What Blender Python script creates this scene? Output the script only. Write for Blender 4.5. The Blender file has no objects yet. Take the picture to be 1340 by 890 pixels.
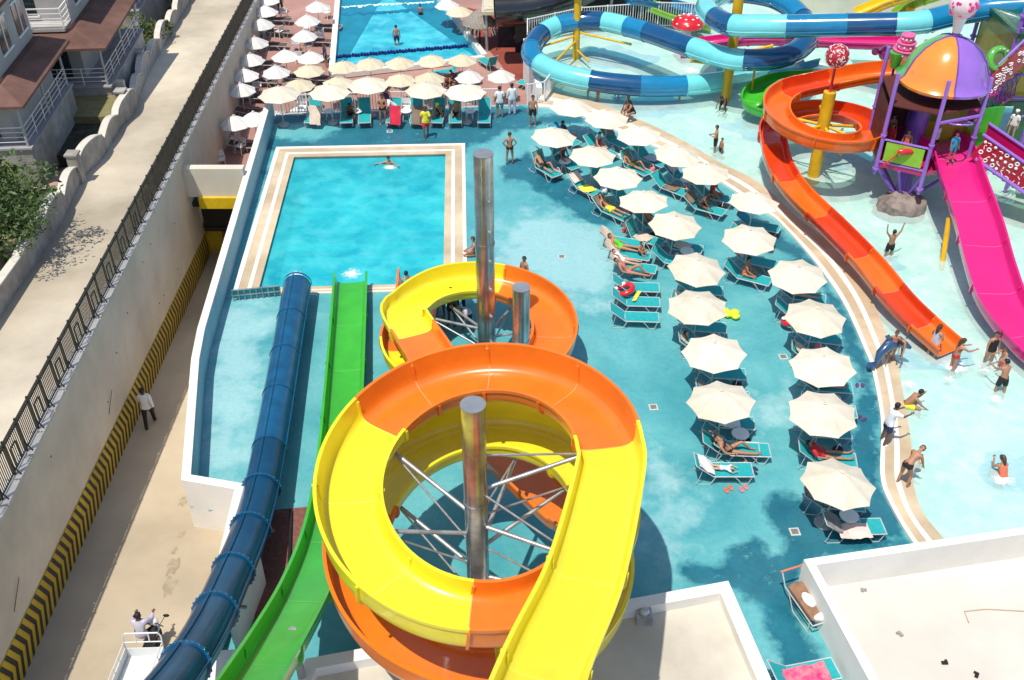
import bpy, bmesh, math, random
import numpy as np
from mathutils import Vector, Matrix
random.seed(7)
R = math.radians
scene = bpy.context.scene
COL = scene.collection
# ------------------------------------------------------------------ camera geometry
H = 23.0; F = 1340.0; PIT = R(37.5); SP = math.sin(PIT); CP = math.cos(PIT)
def P(px, py, z=0.0):
    u = (px-670)/F; v = (py-445)/F
    t = (H-z)/(SP+v*CP)
    return Vector((t*u, t*(CP-v*SP), z))
def PS(px, py, a, b):            # ground sloping as z = a + b*Y
    u = (px-670)/F; v = (py-445)/F
    t = (H-a)/(SP+v*CP+b*(CP-v*SP))
    y = t*(CP-v*SP)
    return Vector((t*u, y, a+b*y))
LA, LB = 2.36, -0.152            # service lane ramp
RA, RB = 5.2, -0.08              # upper road
TZ = -2.2                        # lower terrace level
AX = R(4.57)
def lane_z(y): return LA+LB*y
def road_z(y): return RA+RB*y
def wall_x(y): return -11.4-0.0787*y

# ------------------------------------------------------------------ materials
MATS = {}
def nm(name):
    m = bpy.data.materials.new(name); m.use_nodes = True
    nt = m.node_tree; nt.nodes.clear()
    out = nt.nodes.new('ShaderNodeOutputMaterial')
    b = nt.nodes.new('ShaderNodeBsdfPrincipled')
    nt.links.new(b.outputs[0], out.inputs[0])
    MATS[name] = m
    return m, nt, b, out
def mat(name, c, rough=.6, metal=0, var=.12, scale=3.0, bump=0.0, bscale=30, coat=0, spec=.5, detail=6, c2=None, dirt=0, vec='Object', trans=0):
    if name in MATS: return MATS[name]
    m, nt, b, out = nm(name)
    N = nt.nodes; L = nt.links
    tc = N.new('ShaderNodeTexCoord')
    no = N.new('ShaderNodeTexNoise'); no.inputs['Scale'].default_value = scale; no.inputs['Detail'].default_value = detail
    no.inputs['Roughness'].default_value = .62
    L.new(tc.outputs[vec], no.inputs['Vector'])
    m['base'] = tuple(c)
    cr = N.new('ShaderNodeValToRGB')
    lo = [max(0, x*(1-var*1.4)) for x in c]; hi = [min(1, x*(1+var)) for x in c]
    if c2: lo = list(c2); hi = list(c)
    cr.color_ramp.elements[0].position = .3; cr.color_ramp.elements[0].color = (*lo, 1)
    cr.color_ramp.elements[1].position = .68; cr.color_ramp.elements[1].color = (*hi, 1)
    L.new(no.outputs[0], cr.inputs[0])
    col = cr.outputs[0]
    if dirt:
        n2 = N.new('ShaderNodeTexNoise'); n2.inputs['Scale'].default_value = scale*.22; n2.inputs['Detail'].default_value = 8
        L.new(tc.outputs[vec], n2.inputs['Vector'])
        r2 = N.new('ShaderNodeValToRGB'); r2.color_ramp.elements[0].position = .42; r2.color_ramp.elements[1].position = .62
        r2.color_ramp.elements[0].color = (1-dirt, 1-dirt*1.05, 1-dirt*1.15, 1); r2.color_ramp.elements[1].color = (1, 1, 1, 1)
        L.new(n2.outputs[0], r2.inputs[0])
        mx = N.new('ShaderNodeMixRGB'); mx.blend_type = 'MULTIPLY'; mx.inputs[0].default_value = 1
        L.new(col, mx.inputs[1]); L.new(r2.outputs[0], mx.inputs[2]); col = mx.outputs[0]
    L.new(col, b.inputs['Base Color'])
    b.inputs['Roughness'].default_value = rough; b.inputs['Metallic'].default_value = metal
    b.inputs['Coat Weight'].default_value = coat; b.inputs['Coat Roughness'].default_value = .08
    b.inputs['Specular IOR Level'].default_value = spec
    if bump:
        n3 = N.new('ShaderNodeTexNoise'); n3.inputs['Scale'].default_value = bscale; n3.inputs['Detail'].default_value = 5
        L.new(tc.outputs[vec], n3.inputs['Vector'])
        bp = N.new('ShaderNodeBump'); bp.inputs['Strength'].default_value = bump; bp.inputs['Distance'].default_value = .05
        L.new(n3.outputs[0], bp.inputs['Height']); L.new(bp.outputs[0], b.inputs['Normal'])
    return m
def setm(name): return MATS[name]

M_yel = mat('yellow_fibreglass', (.88, .735, .022), .3, var=.06, scale=1.2, coat=.5, dirt=.06)
M_ora = mat('orange_fibreglass', (.80, .19, .012), .3, var=.08, scale=1.2, coat=.5, dirt=.08)
M_oraR = mat('deep_orange_fibreglass', (.74, .085, .008), .28, var=.12, scale=1.2, coat=.6)
M_grn = mat('green_fibreglass', (.045, .42, .022), .28, var=.1, scale=1.2, coat=.5, dirt=.08)
M_tub = mat('blue_fibreglass', (.003, .055, .125), .3, var=.2, scale=.9, coat=.35)
M_tubf = mat('blue_flange', (.004, .085, .19), .3, var=.2, scale=2, coat=.5)
M_navy = mat('navy_fibreglass', (.002, .075, .20), .14, var=.12, scale=.9, coat=1)
M_mblu = mat('mid_blue_fibreglass', (.004, .20, .40), .16, var=.12, scale=.9, coat=1)
M_aqua = mat('aqua_fibreglass', (.17, .64, .67), .2, var=.08, scale=.9, coat=1)
M_mag = mat('magenta_fibreglass', (.66, .014, .19), .22, var=.06, scale=.8, coat=.8)
M_magd = mat('dark_magenta_fibreglass', (.5, .01, .12), .25, var=.1, scale=.8, coat=.6)
M_ste = mat('galvanised_steel', (.44, .45, .455), .45, .6, var=.25, scale=2.5, bump=.05, bscale=8)
M_spole = mat('polished_steel', (.50, .51, .52), .24, .9, var=.3, scale=1.5, bump=.08, bscale=3)
M_ypole = mat('yellow_painted_steel', (.80, .45, .01), .4, var=.12, scale=2, dirt=.15)
M_pur = mat('purple_painted_steel', (.17, .07, .42), .35, var=.15, scale=2, coat=.4)
M_purl = mat('purple_fibreglass', (.30, .14, .58), .25, var=.08, scale=1, coat=.8)
M_white = mat('white_wall_paint', (.82, .80, .755), .75, var=.05, scale=.8, dirt=.12, bump=.03)
M_cream = mat('cream_wall_paint', (.70, .65, .54), .8, var=.06, scale=.8, dirt=.15, bump=.05)
M_roofw = mat('pale_roof_coating', (.68, .64, .565), .8, var=.05, scale=.5, dirt=.14)
M_roof = mat('roof_screed', (.62, .575, .49), .85, var=.08, scale=.9, dirt=.22, bump=.08)
M_conc = mat('retaining_concrete', (.68, .595, .47), .85, var=.1, scale=.5, dirt=.2, bump=.08, bscale=12)
M_lane = mat('lane_concrete', (.62, .52, .38), .9, var=.1, scale=.35, dirt=.28, bump=.08, bscale=14)
M_road = mat('road_concrete', (.65, .575, .45), .9, var=.2, scale=.22, dirt=.35, bump=.1, bscale=10)
M_ston = mat('garden_wall_stone', (.42, .40, .37), .9, var=.2, scale=2, dirt=.3, bump=.3, bscale=14)
M_iron = mat('dark_iron', (.05, .045, .035), .5, .4, var=.2)
M_terra = mat('terracotta_paving', (.42, .235, .20), .85, var=.12, scale=.5, dirt=.2, bump=.05)
M_red = mat('red_rubber_paving', (.26, .055, .035), .8, var=.2, scale=.8)
M_black = mat('matt_black', (.012, .012, .013), .6, var=.2)
M_gblack = mat('gloss_black_fibreglass', (.012, .014, .013), .12, var=.2, coat=1)
M_bgy = mat('band_yellow', (.62, .42, .02), .6, var=.12, scale=2, dirt=.2)
M_bgk = mat('band_black', (.025, .022, .018), .6, var=.2)
M_wplas = mat('white_plastic', (.82, .81, .78), .4, var=.03)
M_frame = mat('lounger_frame_metal', (.62, .62, .60), .4, .3, var=.1)
M_turq = mat('turquoise_sling', (.012, .36, .38), .7, var=.1, scale=8, bump=.15, bscale=180)
M_tan = mat('travertine_coping', (.60, .45, .28), .7, var=.15, scale=1.6, dirt=.25, c2=(.66, .56, .41))
M_wstone = mat('white_stone_coping', (.80, .76, .68), .65, var=.05, scale=2)
M_wood = mat('brown_canvas', (.28, .15, .09), .8, var=.2, scale=5)
M_tile = mat('roof_tile_red', (.17, .085, .065), .85, var=.18, scale=1.5, dirt=.25)
M_stucco = mat('grey_stucco', (.33, .32, .33), .9, var=.1, scale=1)
M_stucw = mat('white_stucco', (.46, .45, .44), .9, var=.06, scale=1, dirt=.15)
M_glass = mat('dark_window_glass', (.02, .03, .035), .08, var=.3, coat=1)
M_grass = mat('dry_grass', (.16, .17, .05), .95, var=.5, scale=3, c2=(.28, .22, .12), bump=.5, bscale=25)
M_rock = mat('painted_rock', (.36, .30, .26), .9, var=.4, scale=2.2, bump=.8, bscale=6, c2=(.10, .085, .08))
M_leaf = mat('dark_leaf', (.055, .11, .022), .6, var=.5, scale=1.2, c2=(.02, .05, .012))
M_leaf2 = mat('pale_leaf', (.16, .20, .05), .6, var=.4, scale=1.5, c2=(.06, .10, .02))
M_bark = mat('bark', (.11, .08, .055), .95, var=.3, scale=6)
M_ctile = mat('cream_panel', (.62, .55, .40), .7)
M_olive = mat('olive_fibreglass', (.20, .26, .02), .35, var=.15, coat=.3)
M_lime = mat('lime_fibreglass', (.28, .55, .04), .3, var=.1, coat=.5)
M_must = mat('mustard_fibreglass', (.55, .36, .015), .35, var=.1, coat=.3)
M_dgrn = mat('dark_green_fibreglass', (.012, .09, .03), .3, var=.2, coat=.5)
M_orr = mat('dome_orange', (.88, .27, .03), .22, var=.04, coat=1)
M_dgrn2 = mat('dome_green', (.10, .42, .05), .22, var=.04, coat=1)
M_dyel = mat('dome_yellow', (.85, .6, .02), .22, var=.04, coat=1)
M_candyr = mat('candy_red', (.42, .012, .03), .3, var=.1, coat=.5)
M_candyw = mat('candy_white', (.82, .80, .78), .4, var=.03)
M_pink = mat('pink_fibreglass', (.80, .13, .33), .3, var=.1, coat=.6)
M_redf = mat('red_fibreglass', (.62, .012, .02), .25, var=.1, coat=.8)
M_lblue = mat('light_blue_panel', (.03, .42, .66), .4, var=.1)
M_brick = mat('red_tile_walk', (.20, .075, .06), .85, var=.25, scale=9)
M_rub = mat('tyre_rubber', (.02, .02, .02), .8)
M_hole = mat('tunnel_dark', (.03, .026, .022), .95)
M_ctrash = mat('thatch', (.30, .27, .23), .95, var=.4, scale=12, bump=.6, bscale=40)
def cloth(name, c, c2=None, tr=.18):
    m = mat(name, c, .85, var=.05, scale=5, bump=.12, bscale=14, spec=.1, c2=c2)
    nt = m.node_tree; b = [n for n in nt.nodes if n.type == 'BSDF_PRINCIPLED'][0]; out = [n for n in nt.nodes if n.type == 'OUTPUT_MATERIAL'][0]
    oi = nt.nodes.new('ShaderNodeObjectInfo'); mr = nt.nodes.new('ShaderNodeMapRange'); mr.inputs[3].default_value = .92; mr.inputs[4].default_value = 1.06; nt.links.new(oi.outputs['Random'], mr.inputs[0])
    vm = nt.nodes.new('ShaderNodeVectorMath'); vm.operation = 'SCALE'; src = b.inputs['Base Color'].links[0].from_socket; nt.links.new(src, vm.inputs[0]); nt.links.new(mr.outputs[0], vm.inputs['Scale'])
    n4 = nt.nodes.new('ShaderNodeTexNoise'); n4.noise_dimensions = '4D'; n4.inputs['Scale'].default_value = 1.3; n4.inputs['Detail'].default_value = 7; wm = nt.nodes.new('ShaderNodeMath'); wm.operation = 'MULTIPLY'; wm.inputs[1].default_value = 40; nt.links.new(oi.outputs['Random'], wm.inputs[0]); nt.links.new(wm.outputs[0], n4.inputs['W'])
    tco = nt.nodes.new('ShaderNodeTexCoord'); nt.links.new(tco.outputs['Object'], n4.inputs['Vector'])
    r4 = nt.nodes.new('ShaderNodeValToRGB'); r4.color_ramp.elements[0].position = .36; r4.color_ramp.elements[0].color = (.93, .905, .86, 1); r4.color_ramp.elements[1].position = .55; r4.color_ramp.elements[1].color = (1, 1, 1, 1); nt.links.new(n4.outputs[0], r4.inputs[0])
    mm4 = nt.nodes.new('ShaderNodeMixRGB'); mm4.blend_type = 'MULTIPLY'; mm4.inputs[0].default_value = 1; nt.links.new(vm.outputs[0], mm4.inputs[1]); nt.links.new(r4.outputs[0], mm4.inputs[2]); nt.links.new(mm4.outputs[0], b.inputs['Base Color'])
    t = nt.nodes.new('ShaderNodeBsdfTranslucent'); t.inputs[0].default_value = (*c, 1)
    mx = nt.nodes.new('ShaderNodeMixShader'); mx.inputs[0].default_value = tr
    nt.links.new(b.outputs[0], mx.inputs[1]); nt.links.new(t.outputs[0], mx.inputs[2]); nt.links.new(mx.outputs[0], out.inputs[0])
    return m
M_can = cloth('cream_canopy', (.745, .69, .565), tr=.06)
M_canw = cloth('white_canopy', (.74, .73, .70), tr=.06)
M_canb = cloth('beige_canopy', (.68, .61, .45), tr=.06)

# skin, hair and garment colours
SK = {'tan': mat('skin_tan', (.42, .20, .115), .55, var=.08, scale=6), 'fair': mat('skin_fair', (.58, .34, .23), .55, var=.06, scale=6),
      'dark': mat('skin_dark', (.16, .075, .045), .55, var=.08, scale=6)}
HR = {'black': mat('hair_black', (.012, .01, .009), .6), 'brown': mat('hair_brown', (.06, .03, .016), .6), 'blond': mat('hair_blond', (.42, .28, .12), .6)}
CL = {}
for k, c in dict(black=(.015, .015, .017), white=(.8, .8, .8), red=(.55, .02, .03), yellow=(.8, .72, .05), teal=(.02, .25, .26), navy=(.02, .03, .10),
                 green=(.12, .75, .03), blue=(.02, .32, .5), purple=(.12, .03, .14), pink=(.75, .2, .22), orange=(.75, .16, .08), lilac=(.55, .52, .62), olive=(.10, .10, .03)).items():
    CL[k] = mat('cloth_'+k, c, .8, var=.08, scale=8)

# ------------------------------------------------------------------ object helpers
def tag(o, label=None, cat=None, group=None, kind=None):
    if label: o['label'] = label
    if cat: o['category'] = cat
    if group: o['group'] = group
    if kind: o['kind'] = kind
    return o
def thing(name, label, cat, loc=(0, 0, 0), rz=0, group=None):
    o = bpy.data.objects.new(name, None); COL.objects.link(o)
    o.location = loc; o.rotation_euler = (0, 0, rz); o.empty_display_size = .2
    return tag(o, label, cat, group)
class MB:
    def __init__(s): s.v = []; s.f = []; s.m = []; s.mi = 0
    def add(s, vs, fs):
        n = len(s.v); s.v += [tuple(v) for v in vs]; s.f += [tuple(i+n for i in f) for f in fs]; s.m += [s.mi]*len(fs); return s
    def box(s, c, size, rz=0, bev=0):
        x, y, z = [k/2 for k in size]; c = Vector(c); M = Matrix.Rotation(rz, 3, 'Z')
        vs = [c+M @ Vector((a*x, b*y, d*z)) for a in (-1, 1) for b in (-1, 1) for d in (-1, 1)]
        return s.add(vs, [(0, 1, 3, 2), (4, 6, 7, 5), (0, 4, 5, 1), (2, 3, 7, 6), (0, 2, 6, 4), (1, 5, 7, 3)])
    def bar(s, a, b, w, h=None):
        h = h or w; a = Vector(a); b = Vector(b); d = (b-a)
        if d.length < 1e-6: return s
        d.normalize(); up = Vector((0, 0, 1)) if abs(d.z) < .95 else Vector((0, 1, 0))
        sx = d.cross(up).normalized(); sy = sx.cross(d).normalized()
        vs = [p+sx*i*w/2+sy*j*h/2 for p in (a, b) for i, j in ((-1, -1), (1, -1), (1, 1), (-1, 1))]
        return s.add(vs, [(0, 3, 2, 1), (4, 5, 6, 7), (0, 1, 5, 4), (1, 2, 6, 5), (2, 3, 7, 6), (3, 0, 4, 7)])
    def tube(s, a, b, r, r2=None, n=12, cap=True):
        r2 = r if r2 is None else r2; a = Vector(a); b = Vector(b); d = (b-a).normalized()
        up = Vector((0, 0, 1)) if abs(d.z) < .95 else Vector((0, 1, 0))
        sx = d.cross(up).normalized(); sy = sx.cross(d).normalized()
        vs = []
        for p, q in ((a, r), (b, r2)):
            for i in range(n):
                an = 2*math.pi*i/n; vs.append(p+sx*math.cos(an)*q+sy*math.sin(an)*q)
        fs = [(i, (i+1) % n, n+(i+1) % n, n+i) for i in range(n)]
        if cap: fs += [tuple(range(n-1, -1, -1)), tuple(range(n, 2*n))]
        return s.add(vs, fs)
    def path(s, pts, r, n=8, close=False):
        pts = [Vector(p) for p in pts]; k = len(pts); rings = []
        prev = None
        for i, p in enumerate(pts):
            if close: d = pts[(i+1) % k]-pts[i-1]
            else: d = pts[min(i+1, k-1)]-pts[max(i-1, 0)]
            d.normalize()
            if prev is None:
                up = Vector((0, 0, 1)) if abs(d.z) < .9 else Vector((0, 1, 0)); sx = d.cross(up).normalized()
            else:
                sx = (prev-d*prev.dot(d)).normalized()
            prev = sx; sy = sx.cross(d)
            rr = r[i] if isinstance(r, (list, tuple)) else r
            rings.append([p+sx*math.cos(2*math.pi*j/n)*rr+sy*math.sin(2*math.pi*j/n)*rr for j in range(n)])
        vs = [v for rg in rings for v in rg]; fs = []
        for i in range(k if close else k-1):
            a = i*n; b = ((i+1) % k)*n
            fs += [(a+j, a+(j+1) % n, b+(j+1) % n, b+j) for j in range(n)]
        if not close: fs += [tuple(range(n-1, -1, -1)), tuple((k-1)*n+j for j in range(n))]
        return s.add(vs, fs)
    def lathe(s, prof, c=(0, 0, 0), n=24):
        c = Vector(c); vs = []; fs = []; k = len(prof)
        for r, z in prof:
            for j in range(n):
                a = 2*math.pi*j/n; vs.append(c+Vector((r*math.cos(a), r*math.sin(a), z)))
        for i in range(k-1):
            fs += [(i*n+j, i*n+(j+1) % n, (i+1)*n+(j+1) % n, (i+1)*n+j) for j in range(n)]
        if prof[0][0] > 1e-4: fs.append(tuple(range(n-1, -1, -1)))
        if prof[-1][0] > 1e-4: fs.append(tuple((k-1)*n+j for j in range(n)))
        return s.add(vs, fs)
    def ball(s, c, r, n=14, sc=(1, 1, 1)):
        c = Vector(c); k = n//2; vs = []; fs = []
        for i in range(k+1):
            th = math.pi*i/k
            for j in range(n):
                a = 2*math.pi*j/n
                vs.append(c+Vector((r*sc[0]*math.sin(th)*math.cos(a), r*sc[1]*math.sin(th)*math.sin(a), r*sc[2]*math.cos(th))))
        for i in range(k):
            fs += [(i*n+j, (i+1)*n+j, (i+1)*n+(j+1) % n, i*n+(j+1) % n) for j in range(n)]
        return s.add(vs, fs)
    def torus(s, c, Rr, r, n=24, m=8, axis=(0, 0, 1)):
        ax = Vector(axis).normalized(); q = ax.to_track_quat('Z', 'Y'); c = Vector(c)
        pts = [c+q @ Vector((Rr*math.cos(2*math.pi*i/n), Rr*math.sin(2*math.pi*i/n), 0)) for i in range(n)]
        return s.path(pts, r, m, close=True)
    def prism(s, poly, z0, z1):        # poly: list of (x,y); z0/z1 floats or callables
        n = len(poly); a = z0 if callable(z0) else (lambda x, y: z0); b = z1 if callable(z1) else (lambda x, y: z1)
        vs = [(p[0], p[1], a(p[0], p[1])) for p in poly]+[(p[0], p[1], b(p[0], p[1])) for p in poly]
        fs = [(i, (i+1) % n, n+(i+1) % n, n+i) for i in range(n)]+[tuple(range(n-1, -1, -1)), tuple(range(n, 2*n))]
        return s.add(vs, fs)
    def quad(s, *ps): return s.add(ps, [tuple(range(len(ps)))])
def build(mb, name, mats, parent=None, smooth=False, local=False, fixn=True):
    me = bpy.data.meshes.new(name); me.from_pydata(mb.v, [], mb.f)
    if not isinstance(mats, (list, tuple)): mats = [mats]
    for m in mats: me.materials.append(m)
    if len(mats) > 1: me.polygons.foreach_set('material_index', mb.m)
    if fixn:
        bm = bmesh.new(); bm.from_mesh(me); bmesh.ops.remove_doubles(bm, verts=bm.verts, dist=1e-5)
        bmesh.ops.recalc_face_normals(bm, faces=bm.faces); bm.to_mesh(me); bm.free()
    if smooth:
        me.polygons.foreach_set('use_smooth', [True]*len(me.polygons))
        try: me.set_sharp_from_angle(angle=R(40))
        except Exception: pass
    o = bpy.data.objects.new(name, me); COL.objects.link(o)
    if parent:
        o.parent = parent
        if not local:
            q = parent.rotation_euler.z
            o.location = Matrix.Rotation(-q, 3, 'Z') @ (-Vector(parent.location)); o.rotation_euler = (0, 0, -q)
    return o
KIDS = {}
def dup(root, loc, rz, label=None, group=None, scale=None):
    def cp(o, par):
        c = o.copy(); COL.objects.link(c); c.parent = par
        for ch in [x for x in o.children]: cp(ch, c)
        return c
    r = cp(root, None); r.location = loc; r.rotation_euler = (0, 0, rz)
    if label: r['label'] = label
    if group: r['group'] = group
    if scale: r.scale = (scale,)*3
    return r
def bez(pts, n=10):               # Catmull-Rom through points
    pts = [Vector(p) for p in pts]; out = []
    e = [pts[0]*2-pts[1]]+pts+[pts[-1]*2-pts[-2]]
    for i in range(1, len(e)-2):
        a, b, c, d = e[i-1], e[i], e[i+1], e[i+2]
        for k in range(n):
            t = k/n
            out.append(.5*((2*b)+(c-a)*t+(2*a-5*b+4*c-d)*t*t+(3*b-a-3*c+d)*t**3))
    out.append(pts[-1].copy()); return out
def resample(pts, step):
    L = [0]
    for i in range(1, len(pts)): L.append(L[-1]+(pts[i]-pts[i-1]).length)
    n = max(2, int(L[-1]/step)); out = []; j = 0
    for k in range(n+1):
        s = L[-1]*k/n
        while j < len(L)-2 and L[j+1] < s: j += 1
        t = (s-L[j])/max(1e-9, L[j+1]-L[j]); out.append(pts[j].lerp(pts[j+1], min(1, max(0, t))))
    return out
def frames(pts):
    fr = []; k = len(pts)
    for i, p in enumerate(pts):
        d = (pts[min(i+1, k-1)]-pts[max(i-1, 0)]).normalized()
        sx = d.cross(Vector((0, 0, 1))).normalized(); sy = sx.cross(d).normalized()
        fr.append((p, sx, sy))
    return fr
def open_prof(w, hl, hr, th, n=18, ex=.42):
    inner = []
    for k in range(n+1):
        a = -math.pi/2+math.pi*k/n; sn = math.sin(a); cs = max(0, math.cos(a))
        x = w/2*math.copysign(abs(sn)**ex, sn); h = hl if sn < 0 else hr
        inner.append((x, h*(1-cs**ex)))
    rim = .085
    left = [(-w/2-rim, hl), (-w/2-rim, hl-.09)]; right = [(w/2+rim, hr), (w/2+rim, hr-.09)]
    outer = []
    for k in range(n+1):
        a = math.pi/2-math.pi*k/n; sn = math.sin(a); cs = max(0, math.cos(a))
        x = (w/2+th)*math.copysign(abs(sn)**ex, sn); h = hl if sn < 0 else hr
        outer.append((x, (h-.06)-(h-.06+th)*cs**ex))
    return inner+right+outer+left[::-1]
def sweep(mb, fr, prof_at, closed_caps=True):
    base = len(mb.v); n = None; k = len(fr)
    for i, (p, sx, sy) in enumerate(fr):
        pr = prof_at(i); n = len(pr)
        mb.v += [tuple(p+sx*a+sy*b) for a, b in pr]
    fs = []
    for i in range(k-1):
        A = base+i*n; B = A+n
        fs += [(A+j, A+(j+1) % n, B+(j+1) % n, B+j) for j in range(n)]
    mb.f += fs; mb.m += [mb.mi]*len(fs)
    return base, n, k
def flume(parent, pts, secs, w=1.4, hl=.5, hr=.5, th=.05, step=.16, label=True, secname='flume_section'):
    """secs: list of (fraction_end, material, colour word); hl/hr float or function(fraction)"""
    P_ = resample(pts, step); fr = frames(P_); N = len(fr)-1
    gl = hl if callable(hl) else (lambda t: hl); gr = hr if callable(hr) else (lambda t: hr)
    prev = 0
    for fe, m, word in secs:
        i1 = min(N, int(round(fe*N)))
        if i1 <= prev: continue
        mb = MB(); seg = fr[prev:i1+1]
        sweep(mb, seg, lambda i, o=prev: open_prof(w, gl((i+o)/N), gr((i+o)/N), th))
        n = len(open_prof(w, .5, .5, th)); k = len(seg); b = 0
        # annular caps
        h = 19
        for off in (0, (k-1)*n):
            # connect inner row with outer row
            for j in range(h-1):
                mb.f.append((off+j, off+j+1, off+(h+2)+(h-1)-(j+1), off+(h+2)+(h-1)-j)); mb.m.append(0)
        # bolted joint lip at the section's end
        for q in ((0, 1),):
            pts2 = [seg[q[0]], seg[min(q[1], k-1)]]
            p0, sx, sy = pts2[0]; d = sy.cross(sx).normalized()
            a = gl(prev/N); c = gr(prev/N)
            lipfr = [(p0-d*.035, sx, sy), (p0+d*.035, sx, sy)]
            out = open_prof(w+2*th, a, c, .07)
            outer = out[19+2:19+2+19]; innr = [(x*(w/2+th*.6)/(w/2+th*2+.02), y+.0) for x, y in open_prof(w, a-.07, c-.07, th)[19+2:19+2+19]]
            poly = outer+innr[::-1]
            bs = len(mb.v); nn = len(poly)
            for pp, s_, u_ in lipfr: mb.v += [tuple(pp+s_*x+u_*y) for x, y in poly]
            for j in range(nn): mb.f.append((bs+j, bs+(j+1) % nn, bs+nn+(j+1) % nn, bs+nn+j)); mb.m.append(0)
            for j in range(18):
                mb.f.append((bs+j, bs+j+1, bs+nn-2-j, bs+nn-1-j)); mb.m.append(0)
                mb.f.append((bs+nn+j, bs+nn+j+1, bs+nn+nn-2-j, bs+nn+nn-1-j)); mb.m.append(0)
        # pale sealant line across the joint
        p0, sx, sy = seg[0]; d = sy.cross(sx).normalized(); inn_ = open_prof(w, gl(prev/N), gr(prev/N), th)[:19]
        mb.mi = 1; vs_ = []
        for q_ in (-.012, .012):
            for x_, y_ in inn_: vs_.append(p0+d*q_+sx*x_*.994+sy*(y_+.006))
        mb.add(vs_, [(j, j+1, 20+j, 19+j) for j in range(18)]); mb.mi = 0
        o = build(mb, secname, [m, mat('joint_sealant_'+m.name, [min(1, c_*1.15+.10) for c_ in m['base']], .5)], parent, smooth=True)
        if word: o['label'] = word+' flume section'
        prev = i1
    return fr
def tubeslide(parent, pts, secs, r=.55, step=.2, n=20, secname='tube_section', flange=None, ridge=False):
    P_ = resample(pts, step); fr = frames(P_); N = len(fr)-1; prev = 0
    for fe, m, word in secs:
        i1 = min(N, int(round(fe*N)))
        if i1 <= prev: continue
        mb = MB(); seg = fr[prev:i1+1]
        circ = lambda rr: [(rr*math.cos(2*math.pi*j/n), rr*math.sin(2*math.pi*j/n)) for j in range(n)]
        k = len(seg)
        def rad(i): return r
        b0, nn, kk = sweep(mb, seg, lambda i: circ(rad(i)))
        b1, nn, kk = sweep(mb, seg, lambda i: circ(r-.04)[::1])
        for off in (0, (kk-1)*n):
            for j in range(n): mb.f.append((b0+off+j, b0+off+(j+1) % n, b1+off+(j+1) % n, b1+off+j)); mb.m.append(0)
        if ridge:
            for sg in ridge:
                pp = [p+sx*(math.cos(sg)*(r+.015))+sy*(math.sin(sg)*(r+.015)) for p, sx, sy in seg]
                mb.path(pp, .03, 6)
        o = build(mb, secname, m, parent, smooth=True)
        if word: o['label'] = word+' tube section'
        # flange
        p0, sx, sy = seg[0]; d = sy.cross(sx).normalized(); fb = MB(); fl_r = .055 if flange and (flange[2] if len(flange) > 2 else 1) > prev/N*0+(prev/N < .55)*0+0 and prev/N < (flange[2] if flange and len(flange) > 2 else 2) else .022
        q = [(p0-d*.04, sx, sy), (p0+d*.04, sx, sy)]
        c0, _, _ = sweep(fb, q, lambda i: circ(r+fl_r)); c1, _, _ = sweep(fb, q, lambda i: circ(r-.005))
        for off in (0, n):
            for j in range(n): fb.f.append((c0+off+j, c0+off+(j+1) % n, c1+off+(j+1) % n, c1+off+j)); fb.m.append(0)
        if flange and flange[0] and fl_r > .03:
            nb = 26
            for j in range(nb):
                an = 2*math.pi*j/nb; cc = p0+sx*math.cos(an)*(r+.05)+sy*math.sin(an)*(r+.05)
                fb.ball(cc, .035, 6)
        build(fb, 'flange', flange[1] if flange else m, o, smooth=True, local=True)
        o2 = COL.objects[-1] if False else None
        prev = i1
    return fr
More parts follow.
